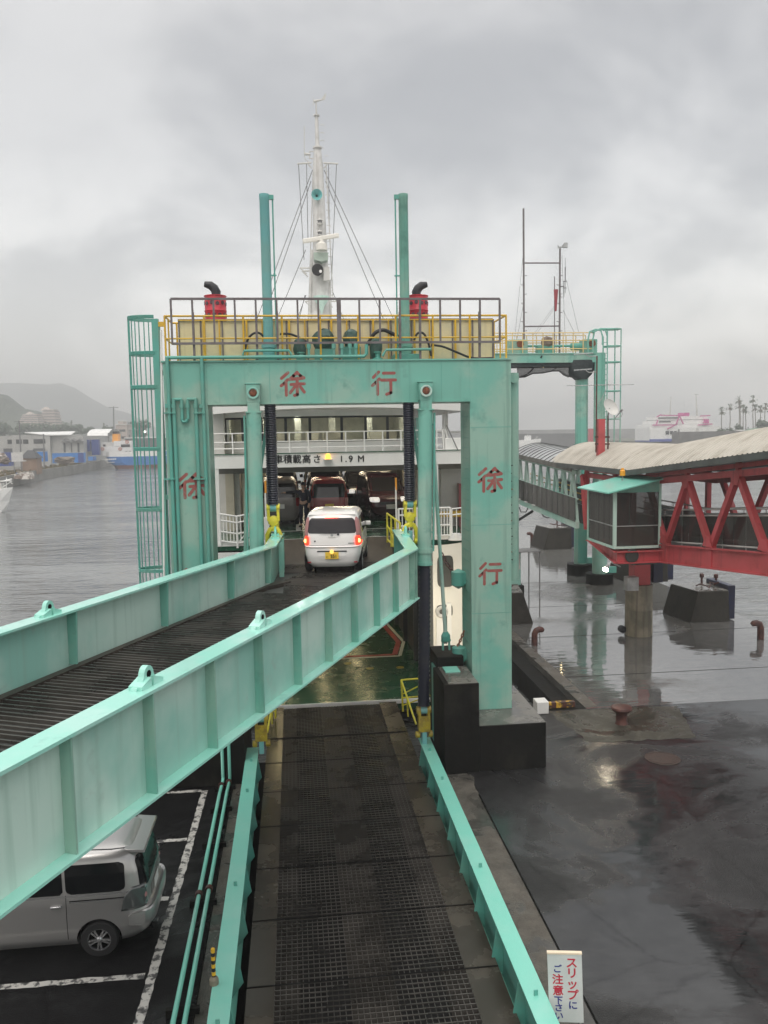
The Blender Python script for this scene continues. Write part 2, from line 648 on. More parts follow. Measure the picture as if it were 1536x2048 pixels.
M['carglass'] = mat('tinted_car_glass', (0.02, 0.018, 0.02), 0.05, ior=1.5)
M['pane'] = glassy('saloon_glass', (0.10, 0.12, 0.11), 0.22)
M['smoke'] = glassy('smoked_panel', (0.05, 0.045, 0.04), 0.72, 0.12)
M['kiosk_glass'] = glassy('kiosk_glass', (0.05, 0.046, 0.042), 0.60, 0.05)
M['winframe'] = mat('black_window_frame', (0.02, 0.022, 0.028), 0.4)
M['interior'] = mat('saloon_interior', (0.62, 0.60, 0.48), 0.7, col2=(0.50, 0.48, 0.38), nscale=2)
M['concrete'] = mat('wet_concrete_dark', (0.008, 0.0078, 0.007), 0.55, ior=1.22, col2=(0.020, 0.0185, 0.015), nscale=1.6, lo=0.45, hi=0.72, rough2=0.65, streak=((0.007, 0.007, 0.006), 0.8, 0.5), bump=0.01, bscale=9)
M['conc_block'] = mat('weathered_block_concrete', (0.034, 0.031, 0.025), 0.5, ior=1.3, col2=(0.020, 0.018, 0.015), nscale=1.6, lo=0.45, hi=0.7, streak=((0.025, 0.023, 0.02), 0.8, 0.5), bump=0.01, bscale=9)
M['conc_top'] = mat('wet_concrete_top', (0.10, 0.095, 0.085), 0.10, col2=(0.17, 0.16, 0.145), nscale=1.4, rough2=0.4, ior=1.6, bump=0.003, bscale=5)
M['conc_pillar'] = mat('stained_concrete', (0.26, 0.23, 0.17), 0.6, col2=(0.16, 0.15, 0.11), nscale=1.2, streak=((0.09, 0.08, 0.06), 0.7, 0.5), bump=0.008, bscale=8)
M['conc_mid'] = mat('sea_wall_concrete', (0.27, 0.265, 0.25), 0.8, col2=(0.18, 0.178, 0.165), nscale=0.15, streak=((0.10, 0.10, 0.095), 0.6, 0.5))
M['fendblue'] = mat('dark_blue_fender', (0.012, 0.016, 0.05), 0.35, col2=(0.02, 0.02, 0.035), nscale=3)
M['iron'] = mat('rusty_dark_iron', (0.055, 0.022, 0.02), 0.45, col2=(0.10, 0.035, 0.025), nscale=6)
M['rust'] = mat('rust', (0.25, 0.085, 0.045), 0.8, col2=(0.12, 0.05, 0.03), nscale=14)
M['charred'] = mat('red_brush_paint', (0.30, 0.085, 0.075), 0.6, col2=(0.235, 0.225, 0.19), nscale=9, lo=0.52, hi=0.72)
M['gal'] = mat('galvanised_steel', (0.42, 0.43, 0.43), 0.4, metal=0.3, col2=(0.30, 0.31, 0.31), nscale=3)
M['dkgal'] = mat('dull_grey_pole', (0.20, 0.20, 0.205), 0.5, col2=(0.15, 0.15, 0.15), nscale=2)
M['roof_cream'] = mat('corrugated_cream_roof', (0.45, 0.42, 0.365), 0.42, col2=(0.33, 0.30, 0.25), nscale=0.9, lo=0.42, hi=0.68, stretch=(0.6, 1.6, 1), rough2=0.6, scuff=0.58)
M['roof_grey'] = mat('grey_vault_roof', (0.40, 0.41, 0.42), 0.35, col2=(0.30, 0.30, 0.31), nscale=1)
M['gutter'] = mat('dark_gutter', (0.085, 0.095, 0.09), 0.45, col2=(0.06, 0.065, 0.062), nscale=2)
M['net'] = glassy('black_net', (0.02, 0.02, 0.022), 0.55, 0.8)
M['netdark'] = mat('black_net_and_shadow', (0.02, 0.03, 0.032), 0.7, bump=0.03, bscale=8)  # colours the net bundle and the shadow box below the hoist gate beam
M['carwhite'] = mat('white_car_paint', (0.80, 0.78, 0.76), 0.22, coat=0.6)
M['carsilver'] = mat('silver_car_paint', (0.40, 0.395, 0.39), 0.28, metal=0.65, coat=0.5)
M['carred'] = mat('red_car_paint', (0.26, 0.012, 0.018), 0.25, coat=0.6)
M['carmaroon'] = mat('maroon_car_paint', (0.06, 0.014, 0.022), 0.25, coat=0.6)
M['carblack'] = mat('black_car_paint', (0.012, 0.012, 0.014), 0.22, coat=0.6)
M['cargrey'] = mat('grey_car_paint', (0.16, 0.15, 0.14), 0.28, coat=0.6)
M['tyre'] = mat('tyre_rubber', (0.015, 0.015, 0.016), 0.7, bump=0.002, bscale=40)
M['alloy'] = mat('alloy_rim', (0.45, 0.45, 0.46), 0.25, metal=0.8)
M['lampclear'] = mat('clear_lamp', (0.07, 0.078, 0.078), 0.05, ior=1.8)
M['tailred'] = mat('red_tail_lens', (0.30, 0.02, 0.03), 0.1)
M['tailpink'] = mat('pale_red_lens', (0.42, 0.20, 0.20), 0.12)
M['brake'] = emis('lit_brake_lamp', (1.0, 0.035, 0.015), 2.6)
M['brakecore'] = emis('lit_bulb_glow', (1.0, 0.45, 0.12), 5.0)
M['platelamp'] = emis('plate_lamp_glow', (1.0, 0.55, 0.12), 1.3)
M['stoplamp'] = emis('lit_stop_bar', (1.0, 0.12, 0.09), 9.0)
M['headl'] = emis('lit_headlamp', (1.0, 0.98, 0.95), 0.55)
M['warm'] = emis('warm_lamp', (1.0, 0.78, 0.42), 28.0)
M['amber'] = emis('amber_beacon', (1.0, 0.50, 0.08), 1.6)
M['cool'] = emis('cool_lamp', (0.97, 1.0, 0.92), 32.0)
M['flood'] = emis('floodlight_lens', (1.0, 0.93, 0.76), 22.0)
M['plate_y'] = mat('yellow_number_plate', (0.80, 0.55, 0.06), 0.4)
M['plate_w'] = mat('white_number_plate', (0.75, 0.76, 0.74), 0.4)
M['ink'] = mat('black_ink', (0.02, 0.02, 0.022), 0.6)
M['inkred'] = mat('red_sign_ink', (0.52, 0.03, 0.06), 0.5)
M['inkblue'] = mat('blue_sign_ink', (0.03, 0.04, 0.24), 0.5)
M['signface'] = mat('sign_board_face', (0.62, 0.65, 0.64), 0.45, col2=(0.56, 0.60, 0.59), nscale=3)
M['signtrim'] = mat('pale_sign_trim', (0.78, 0.66, 0.50), 0.5)
M['linepaint'] = mat('worn_white_line_paint', (0.50, 0.49, 0.46), 0.45, col2=(0.06, 0.06, 0.06), nscale=6, lo=0.47, hi=0.58, bump=0.003, bscale=30)
M['steelplate'] = mat('wet_brown_steel_plate', (0.036, 0.030, 0.023), 0.22, col2=(0.085, 0.072, 0.056), nscale=0.8, lo=.45, hi=.75, rough2=0.42, ior=1.5, bump=0.002, bscale=4)
M['rampplate'] = mat('worn_brown_ramp_plate', (0.026, 0.020, 0.015), 0.5, col2=(0.048, 0.037, 0.028), nscale=1.2, stretch=(4, 0.6, 1), ior=1.5, bump=0.003, bscale=10)
M['gratbar'] = mat('wet_dark_grating', (0.045, 0.042, 0.038), 0.25, metal=0.2, col2=(0.085, 0.078, 0.07), nscale=1.0, rough2=0.4, ior=1.6)
M['pit'] = mat('black_pit', (0.008, 0.008, 0.008), 0.7, ior=1.1)
M['skin'] = mat('skin', (0.55, 0.34, 0.25), 0.55)
M['hair'] = mat('dark_hair', (0.015, 0.012, 0.012), 0.5)
M['navycloth'] = mat('navy_uniform_cloth', (0.012, 0.014, 0.030), 0.8)
M['tancloth'] = mat('tan_shirt_cloth', (0.42, 0.33, 0.20), 0.8)
M['hazard'] = mat('hazard_yellow', (0.75, 0.45, 0.03), 0.5)
M['wornhazard'] = mat('worn_hazard_paint', (0.55, 0.33, 0.03), 0.5, col2=(0.05, 0.03, 0.025), nscale=7, lo=0.45, hi=0.55)
M['boatblue'] = mat('blue_hull_paint', (0.02, 0.17, 0.50), 0.4, col2=(0.025, 0.15, 0.42), nscale=0.2)
M['bootred'] = mat('boot_top_red_brown', (0.12, 0.035, 0.03), 0.5)
M['bootorange'] = mat('boot_top_orange', (0.48, 0.13, 0.07), 0.5)
M['orange'] = mat('orange_funnel_paint', (0.78, 0.33, 0.03), 0.45)
M['contblue'] = mat('blue_container_paint', (0.03, 0.22, 0.60), 0.5, col2=(0.03, 0.19, 0.52), nscale=0.3)
M['contnavy'] = mat('navy_container_paint', (0.03, 0.06, 0.25), 0.5)
M['wallgrey'] = mat('pale_grey_cladding', (0.42, 0.42, 0.40), 0.7, col2=(0.36, 0.36, 0.345), nscale=0.3)
M['walldark'] = mat('dark_shutter', (0.08, 0.085, 0.09), 0.6)  # dark grey of shutters, doorways, window bands and a shed wall
M['brownwall'] = mat('brown_shed_wall', (0.28, 0.19, 0.135), 0.8, col2=(0.22, 0.15, 0.11), nscale=0.6)
M['shedroof'] = mat('dark_shed_roof', (0.06, 0.062, 0.066), 0.7)
M['stone'] = mat('brown_brick_block', (0.20, 0.16, 0.13), 0.8)
M['hotel'] = mat('pale_hotel_wall', (0.46, 0.40, 0.36), 0.8)
M['scrub'] = mat('dry_scrub', (0.15, 0.11, 0.05), 0.9, col2=(0.08, 0.085, 0.04), nscale=0.4)
M['leaf'] = mat('leaf_green', (0.035, 0.065, 0.03), 0.7, col2=(0.065, 0.095, 0.045), nscale=0.5)
M['leaf2'] = mat('hazy_leaf_green', (0.05, 0.085, 0.05), 0.7, col2=(0.08, 0.11, 0.065), nscale=0.3)
M['palmleaf'] = mat('palm_frond', (0.06, 0.095, 0.04), 0.6, col2=(0.10, 0.12, 0.05), nscale=0.8)
M['palmdead'] = mat('dead_palm_skirt', (0.16, 0.11, 0.075), 0.8)
M['bark'] = mat('palm_bark', (0.16, 0.13, 0.10), 0.8)
M['hillmat'] = mat('wooded_hillside', (0.045, 0.06, 0.045), 0.9, col2=(0.075, 0.09, 0.065), nscale=0.06, detail=10, bump=0.8, bscale=0.15)
M['magenta'] = mat('magenta_ship_paint', (0.50, 0.06, 0.26), 0.5)
M['shipblue'] = mat('blue_ship_stripe', (0.04, 0.07, 0.35), 0.5)
M['tarpblue'] = mat('blue_sheet', (0.05, 0.12, 0.42), 0.6)
M['clearsheet'] = mat('pale_scrap', (0.55, 0.52, 0.48), 0.7, col2=(0.2, 0.15, 0.12), nscale=0.6, lo=0.45, hi=0.55)
M['duct'] = mat('manhole_rust', (0.065, 0.042, 0.034), 0.4, col2=(0.035, 0.026, 0.022), nscale=12, bump=0.006, bscale=30)
M['pier'] = wet('wet_pier_concrete', (0.080, 0.074, 0.062), (0.13, 0.13, 0.125), 0.30, 0.03, 0.14, 0.30, 0.46, 3.4, 0.010, 1.4, (0.8, 1.25, 1), 0.006, 0.35)
M['kerb'] = wet('wet_kerb_concrete', (0.115, 0.105, 0.09), (0.06, 0.058, 0.052), 0.5, 0.16, 0.7, 0.45, 0.62, 1.5, 0.004, 3.0, grain=0.02)
M['asphalt'] = wet('wet_asphalt', (0.017, 0.017, 0.0175), (0.026, 0.027, 0.028), 0.42, 0.07, 0.22, 0.40, 0.60, 1.65, 0.006, 1.6, (1.0, 1.15, 1), 0.012, 0.25, 0.3)
M['carpark'] = wet('wet_car_park_asphalt', (0.009, 0.009, 0.0095), (0.010, 0.010, 0.011), 0.45, 0.16, 0.35, 0.46, 0.68, 1.35, 0.004, 1.6, (1, 1, 1), 0.010, 0.12, 0.25)
M['patch'] = wet('soaked_green_concrete', (0.055, 0.052, 0.040), (0.045, 0.043, 0.034), 0.5, 0.12, 0.7, 0.42, 0.62, 1.6, 0.004, 2.0, grain=0.012)


def sea_material():
    m = bpy.data.materials.new('grey_sea_water')
    m.use_nodes = True
    t = m.node_tree
    b = t.nodes['Principled BSDF']
    b.inputs['Base Color'].default_value = (0.115, 0.122, 0.122, 1)
    b.inputs['Roughness'].default_value = 0.10
    b.inputs['IOR'].default_value = 2.0
    geo = nn(t, 'ShaderNodeNewGeometry')
    big = nn(t, 'ShaderNodeTexNoise')
    big.inputs['Scale'].default_value = 0.05
    big.inputs['Detail'].default_value = 4
    mpb = nn(t, 'ShaderNodeMapping')
    mpb.inputs['Scale'].default_value = (0.5, 1.8, 1)
    t.links.new(geo.outputs['Position'], mpb.inputs[0])
    t.links.new(mpb.outputs[0], big.inputs['Vector'])
    gust = nn(t, 'ShaderNodeMapRange')
    gust.inputs['From Min'].default_value = 0.35
    gust.inputs['From Max'].default_value = 0.65
    gust.inputs['To Min'].default_value = 0.12
    gust.inputs['To Max'].default_value = 1.0
    t.links.new(big.outputs['Fac'], gust.inputs['Value'])
    prev = None
    for sc_, dist, st in ((0.13, 0.50, (0.6, 1.3, 1)), (0.5, 0.75, (0.45, 1.5, 1)), (1.7, 0.20, (0.6, 1.4, 1))):
        mp_ = nn(t, 'ShaderNodeMapping')
        mp_.inputs['Scale'].default_value = st
        mp_.inputs['Rotation'].default_value = (0, 0, 0.25)
        t.links.new(geo.outputs['Position'], mp_.inputs[0])
        no = nn(t, 'ShaderNodeTexNoise')
        no.inputs['Scale'].default_value = sc_
        no.inputs['Detail'].default_value = 3
        no.inputs['Distortion'].default_value = 0.4
        t.links.new(mp_.outputs[0], no.inputs['Vector'])
        bp = nn(t, 'ShaderNodeBump')
        bp.inputs['Distance'].default_value = dist
        t.links.new(gust.outputs[0], bp.inputs['Strength'])
        t.links.new(no.outputs['Fac'], bp.inputs['Height'])
        if prev:
            t.links.new(prev, bp.inputs['Normal'])
        prev = bp.outputs[0]
    t.links.new(prev, b.inputs['Normal'])
    return m


M['sea'] = sea_material()

# ------------------------------------------------------------------ the setting
def struct(mb, name, m, parent=None, **k):
    o = mb.build(name, m, parent, **k)
    if parent is None:
        o['kind'] = 'structure'
    return o


struct(MB().face([(-4000, -200, -1.1), (4000, -200, -1.1), (4000, 6000, -1.1), (-4000, 6000, -1.1)]), 'sea', M['sea'])
# left car park (a slab with a concrete face), right asphalt apron, finger pier
mb = MB().box(-60, -1.72, -30, 22.6, -3, -0.02)
struct(mb, 'quay_ground', M['concrete'])
car_park = struct(MB().box(-59.9, -1.75, -30, 22.2, -0.019, 0.0), 'car_park_ground', M['carpark'])
struct(MB().box(4.25, 60, -30, 25.0, -3, -0.02), 'quay_ground', M['concrete'])
apron = struct(MB().box(4.28, 60, -30, 24.55, -0.019, 0.0), 'asphalt_ground', M['asphalt'])
# edge beam of the apron and the broken concrete kerb beside the ramp
rnd = random.Random(3)
mb = MB()
ys = [-30 + i * 0.22 for i in range(int((20.3 + 30) / 0.22) + 1)]
lft = [(3.42, y, 0.012) for y in ys]
rgt = [(4.22 + 0.05 * math.sin(y * 1.3) + rnd.uniform(-0.05, 0.05) + (0.12 * math.sin(y * 0.35)), y, 0.012) for y in ys]
mb.grid([lft, rgt])
mb.grid([[(3.42, y, -1.2) for y in ys], lft])
mb.box(3.44, 4.26, -30, 20.3, -3, -0.02)
struct(mb, 'concrete_kerb', M['kerb'])
mb = MB()
mb.box(-1.72, -1.30, -30, 20.4, -3, 0.03)
struct(mb, 'concrete_kerb', M['kerb'])
struct(MB().box(-1.30, 3.44, -30, 24, -3, -0.9), 'pit_ground', M['pit'])
mb = MB().box(9.0, 20.6, 24.56, 76, -3, 0.0)
pier = struct(mb, 'pier_ground', M['pier'])
pts = []
for a, b, n in (((8.1, 21.8), (11.2, 21.7), 16), ((11.2, 21.7), (11.9, 24.4), 14), ((11.9, 24.4), (7.7, 24.5), 12), ((7.7, 24.5), (8.1, 21.8), 10)):
    for i in range(n):
        s_ = i / n
        pts.append((a[0] + (b[0] - a[0]) * s_ + rnd.uniform(-.07, .07), a[1] + (b[1] - a[1]) * s_ + rnd.uniform(-.06, .06), 0.004))
struct(MB().face(pts), 'concrete_ground', M['patch'], fix=False)
struct(MB().box(9.0, 9.42, 24.7, 75.9, 0.0, 0.012), 'pier_kerb', M['kerb'])
mb = MB()
for y in (27.9, 33.6, 39.5, 46):
    mb.box(9.45, 20.55, y, y + 0.035, 0.0, 0.004)
mb.loose('joint_line', M['pit'], pier)
mb = MB().box(8.4, 9.0, 25.0, 76, -3, -0.25)
struct(mb, 'quay_side', M['concrete'])
# painted bay lines in the car park
def worn_line(p0, p1, w):
    p0, p1 = Vector(p0), Vector(p1)
    d = (p1 - p0); L = d.length; d.normalize()
    s_ = Vector((-d.y, d.x, 0))
    n = max(2, int(L / 0.11))
    a, b = [], []
    for i in range(n + 1):
        p = p0 + d * (L * i / n)
        a.append(p + s_ * (w / 2 + rnd.uniform(-0.012, 0.012)))
        b.append(p - s_ * (w / 2 + rnd.uniform(-0.012, 0.012)))
    return MB().grid([a, b])
for p0, p1, w in (((-2.42, 20.2, .004), (-2.62, 8.0, .004), .15), ((-9, 20.22, .004), (-2.5, 20.22, .004), .13),
                  ((-9, 17.72, .004), (-2.55, 17.72, .004), .13), ((-9, 15.4, .004), (-2.6, 15.4, .004), .13),
                  ((-9, 13.2, .004), (-2.66, 13.12, .004), .13), ((-9, 10.8, .004), (-2.68, 10.8, .004), .13)):
    worn_line(p0, p1, w).build('bay_line', M['linepaint'], car_park, fix=False)

# ------------------------------------------------------------------ concrete plinths under the portal
t = thing('concrete_plinth', 'dark wet concrete plinth with a taller block, under the portal column facing the footbridge', 'plinth', (5.1, 21.9, 0))
x0, x1 = P(958, 1535, 20.4).x, 6.36
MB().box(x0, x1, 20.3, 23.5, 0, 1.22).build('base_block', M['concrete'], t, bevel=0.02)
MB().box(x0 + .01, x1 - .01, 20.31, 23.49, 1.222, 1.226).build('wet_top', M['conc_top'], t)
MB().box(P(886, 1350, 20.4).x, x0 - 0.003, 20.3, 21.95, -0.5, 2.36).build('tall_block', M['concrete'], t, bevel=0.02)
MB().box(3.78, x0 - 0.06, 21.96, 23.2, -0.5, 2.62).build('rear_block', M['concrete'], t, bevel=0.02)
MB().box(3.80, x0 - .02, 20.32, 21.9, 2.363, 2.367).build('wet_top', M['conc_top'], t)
MB().box(3.73, 3.776, 20.6, 22.6, 0.1, 2.3).build('guide_plate', M['teal_dark'], t)
MB().box(3.9, 4.3, 21.3, 21.8, 2.37, 2.40).build('cover_plate', M['teal_bright'], t)
t = thing('concrete_plinth', 'dark concrete plinth under the laddered portal column behind the parked silver van', 'plinth', (-3.0, 21.7, 0))
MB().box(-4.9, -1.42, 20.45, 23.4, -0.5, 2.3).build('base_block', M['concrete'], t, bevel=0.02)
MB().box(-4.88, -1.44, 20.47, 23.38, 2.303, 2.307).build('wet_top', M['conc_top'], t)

# ------------------------------------------------------------------ the lift portal
def brush_char(name, ch, cx, cz, size, y, parent):
    """Hand-brushed character as fat round-ended strokes, unit square with v down."""
    ST = {'slow': [((.33, .04), (.06, .27)), ((.30, .33), (.17, .47), (.04, .57)), ((.24, .46), (.24, .95)), ((.70, .03), (.55, .17), (.38, .32)),
                   ((.70, .05), (.83, .17), (.97, .26)), ((.47, .31), (.90, .27)), ((.44, .52), (.98, .49)), ((.69, .27), (.69, .93), (.57, .96)),
                   ((.58, .62), (.40, .85)), ((.82, .62), (.97, .83))],
          'go': [((.31, .05), (.08, .27)), ((.33, .33), (.18, .48), (.04, .60)), ((.25, .47), (.25, .96)), ((.50, .10), (.95, .10)),
                 ((.42, .38), (1.0, .38)), ((.80, .40), (.80, .90), (.62, .96))]}
    mb_ = MB()
    for k, st in enumerate(ST[ch]):
        yy = y - 0.0015 - 0.0007 * k
        w = 0.062 * size
        q = [Vector((cx + (u - .5) * size, yy, cz - (v - .5) * size)) for u, v in st]
        for a, b in zip(q, q[1:]):
            d = (b - a).normalized()
            s_ = Vector((d.z, 0, -d.x)) * w
            pts = [a + s_, b + s_]
            ang = math.atan2(s_.z, s_.x)
            for i in range(1, 6):
                an = ang - PI * i / 6 if (Vector((math.cos(ang - PI / 2), 0, math.sin(ang - PI / 2))).dot(d) > 0) else ang + PI * i / 6
                pts.append(b + Vector((math.cos(an), 0, math.sin(an))) * w)
            pts += [b - s_, a - s_]
            ang2 = math.atan2(-s_.z, -s_.x)
            for i in range(1, 6):
                an = ang2 - PI * i / 6 if (Vector((math.cos(ang2 - PI / 2), 0, math.sin(ang2 - PI / 2))).dot(-d) > 0) else ang2 + PI * i / 6
                pts.append(a + Vector((math.cos(an), 0, math.sin(an))) * w)
            mb_.face(pts)
    return mb_.build(name, M['charred'], parent, fix=False)


YF = 21.5
portal = thing('lift_portal', 'tall teal steel lift gate spanning both vehicle ramps, red brushed characters on its beam', 'portal', (1.3, 22, 1.22))
MB().box(4.66, 5.77, YF, 22.75, 1.226, 10.66).build('column', M['teal'], portal, bevel=0.012)
MB().box(-3.20, -2.12, YF, 22.75, 2.307, 10.66).build('column', M['teal'], portal, bevel=0.012)
mb = MB().box(-2.12, 4.66, YF, 22.75, 9.62, 10.66)
mb.box(-2.12, 4.66, YF - 0.035, 22.78, 9.585, 9.62)
mb.box(-3.24, 5.81, YF - 0.04, 22.8, 10.66, 10.70)
beam = mb.build('crossbeam', M['teal'], portal)
mb = MB()
for x in (-0.55, 2.2, 3.05, 3.9):
    mb.box(x, x + .012, YF - .004, YF, 9.62, 10.66)
for z in (8.9, 6.3, 3.9):
    mb.box(4.66, 5.77, YF - .004, YF, z, z + .012)
mb.loose('weld_seam', M['teal_dark'], portal)
brush_char('character', 'slow', P(585, 768, YF).x, P(585, 768, YF).z, 0.63, YF, portal)
brush_char('character', 'go', P(767, 766, YF).x, P(767, 766, YF).z, 0.63, YF, portal)
brush_char('character', 'slow', P(980, 960, YF).x, P(980, 960, YF).z, 0.66, YF, portal)
brush_char('character', 'go', P(980, 1147, YF).x, P(980, 1147, YF).z, 0.62, YF, portal)
brush_char('character', 'slow', P(383, 972, YF).x, P(383, 972, YF).z, 0.66, YF, portal)
brush_char('character', 'go', P(383, 1160, YF).x, P(383, 1160, YF).z, 0.62, YF, portal)
# half round guide tube with draught marks on the right flank
mb = MB()
mb.tube((5.93, 22.05, 4.7), (5.93, 22.05, 10.35), 0.19, 20)
mb.box(5.772, 5.93, 22.0, 22.25, 4.7, 10.3)
mb.lathe([(.09, -.04), (.13, -.04), (.13, .04), (.09, .04)], (5.93, 21.80, 10.2), (0, 1, 0), 16)
mb.build('guide_tube', M['teal'], portal, smooth=True)
mb = MB()
for i in range(13):
    z = 7.85 - i * 0.215
    w = .10 if i % 3 == 0 else .06
    mb.mat(1 if i % 4 == 3 else 0).box(5.85 - w / 2, 5.85 + w / 2, 21.845, 21.90, z, z + .03)
mb.loose('draught_mark', [M['ink'], M['rust']], portal)
# fenders with chains between right column and ferry
for z in (7.0 - 2.2, 7.0 - 4.35):
    mb = MB().lathe([(.02, .20), (.20, .12), (.20, -.25), (.02, -.36)], (4.48, 22.35, z), (0, 0, 1), 14)
    mb.box(4.5, 4.66, 22.2, 22.5, z - .2, z + .1)
    mb.loose('roller_guide', M['teal_dark'], portal, smooth=True)
mb = MB()
for z in range(24):
    zz = 9.2 - z * 0.28
    mb.box(4.652, 4.66, 21.75, 22.55, zz, zz + .012)
mb.build('inner_panel_line', M['teal_dark'], portal)
# pipes on the left column and along the beam
mb = MB()
yp = YF - 0.075
def vp(px, y0, y1, r=.035):
    a, b = P(px, y0, yp), P(px, y1, yp)
    mb.tube((a.x, yp, a.z), (a.x, yp, b.z), r, 10)
    return a.x
for px, y0, y1 in ((334, 717, 1145), (347, 797, 1142), (391, 797, 1135), (403, 715, 1130), (363, 800, 838), (375, 800, 838)):
    vp(px, y0, y1, .048 if y1 > 900 else .04)
zt = P(347, 799, yp).z
mb.tube((P(345, 800, yp).x, yp, zt), (P(364, 800, yp).x, yp, zt), .042, 10)
mb.tube((P(374, 800, yp).x, yp, zt), (P(393, 800, yp).x, yp, zt), .042, 10)
zc = P(369, 838, yp).z
mb.pipe([(P(363, 838, yp).x, yp, zc), (P(364, 838, yp).x + .02, yp, zc - .07), (P(374, 838, yp).x - .02, yp, zc - .07), (P(375, 838, yp).x, yp, zc)], .04, 10)
zh = P(400, 715, yp).z
mb.tube((P(331, 717, yp).x, yp, zh), (P(700, 710, yp).x, yp, zh), .045, 10)
mb.pipe([(P(700, 710, yp).x, yp, zh), (P(728, 710, yp).x, yp, zh), (P(733, 710, yp).x, yp, zh + .06), (P(733, 700, yp).x, yp, zh + .3)], .045, 10)
for px in (618, 668, 684, 700, 712):
    x = P(px, 712, yp).x
    mb.tube((x, yp, zh), (x, yp, zh + .22), .035, 8)
    mb.tube((x, yp, zh + .2), (x, yp, zh + .32), .055, 8)
mb.pipe([(P(486, 712, yp).x, yp, zh + .05), (P(488, 703, yp).x, yp, zh + .16), (P(578, 703, yp).x, yp, zh + .16), (P(583, 708, yp).x, yp, zh + .05)], .035, 8)
mb.pipe([(P(765, 712, yp).x, yp, zh + .0), (P(772, 700, yp).x, yp, zh + .16), (P(862, 698, yp).x, yp, zh + .17)], .035, 8)
for px in (340, 399):
    for py in (826, 958):
        a = P(px, py, yp)
        mb.box(a.x - .15, a.x + .15, yp - .07, yp + .06, a.z - .015, a.z + .015)
for px in (334, 347, 363, 375, 391, 403):
    a = P(px, 812, yp)
    mb.tube((a.x, yp, a.z - .05), (a.x, yp, a.z + .05), .06, 10)
mb.build('hydraulic_pipe', M['teal_bright'] if False else M['teal_dark'], portal, smooth=True)
# caged ladder
lx = P(315, 800, 21.6).x
mb = MB()
mb.box(lx - .06, lx + .10, 21.55, 21.72, 2.6, 11.75)
mb.box(lx - .05, lx + .05, 22.15, 22.25, 2.6, 11.75)
zz = 2.8
while zz < 11.7:
    mb.tube((lx, 21.6, zz), (lx, 22.2, zz), .014, 6)
    zz += .28
for py in (637, 708, 775, 898, 1018, 1139, 1260):
    z = P(290, py, 21.9).z
    c = Vector((lx - .12, 21.9, z))
    pts = [c + Vector((-.58 * math.sin(a), -.36 * math.cos(a), 0)) for a in [PI * i / 14 for i in range(15)]]
    pts = [Vector((lx, 21.55, z))] + pts + [Vector((lx, 22.25, z))]
    for dz in (-.03, 0, .03):
        mb.pipe([p + Vector((0, 0, dz)) for p in pts], .016, 6)
for i in (1, 3, 5, 7, 9, 11, 13):
    a = PI * i / 14
    x, y = lx - .12 - .58 * math.sin(a), 21.9 - .36 * math.cos(a)
    mb.tube((x, y, 2.9), (x, y, 11.76), .016, 6)
for z in (10.35, 7.2, 4.6):
    mb.box(lx + .10, -3.2, 21.58, 21.68, z, z + .12)
mb.build('caged_ladder', M['teal_dark'], portal)
mb = MB()
mb.beam((lx + .02, 21.6, 11.62), (-3.1, 21.6, 11.62), .07, .12)
mb.build('gate_bar', M['yellow'], portal)
mb = MB()
mb.tube(P(322, 660, 21.55), (P(328, 1150, 21.55).x, 21.55, 5.2), .028, 8)
mb.build('white_conduit', M['white'], portal)
# yellow guard rail on the beam
mb = MB()
yr = 21.58
for zz, r_ in ((11.82, .026), (11.26, .02)):
    mb.tube((-3.12, yr, zz), (5.66, yr, zz), r_, 8)
    mb.tube((-3.12, 22.9, zz), (5.66, 22.9, zz), r_, 8)
    for x in (-3.12, 5.66):
        mb.tube((x, yr, zz), (x, 22.9, zz), r_, 8)
for i in range(10):
    x = -3.12 + i * 8.78 / 9
    mb.tube((x, yr, 10.7), (x, yr, 11.82), .026, 8)
    mb.tube((x + (.12 if i < 9 else 0), 22.9, 10.7), (x + (.12 if i < 9 else 0), 22.9, 11.82), .026, 8)
mb.tube((-3.12, 22.2, 10.7), (-3.12, 22.2, 11.82), .022, 8)
mb.tube((5.66, 22.2, 10.7), (5.66, 22.2, 11.82), .022, 8)
mb.build('yellow_guard_rail', M['yellow'], portal, smooth=True)

t = thing('guard_frame', 'grey steel bar frame standing along the front top of the teal portal', 'guard frame', (1.25, 21.42, 11.1))
mb = MB()
xa, xb = -2.93, 5.45
zl, zu = 11.12, 12.22
for zz in (zl, zu):
    mb.box(xa, xb, 21.40, 21.45, zz - .028, zz + .028)
for i in range(17):
    x = xa + (xb - xa) * i / 16
    w = .055 if i == 8 else .024
    mb.box(x - w, x + w, 21.402, 21.448, zl, zu)
mb.build('bar_frame', M['rail_grey'], t)
mb = MB()
for i in (1, 4, 5, 8, 11, 12, 15):
    x = xa + (xb - xa) * i / 16
    mb.box(x - .028, x + .028, 21.46, 21.52, 10.7, 11.9)
mb.loose('support_post', M['rail_grey'], t)

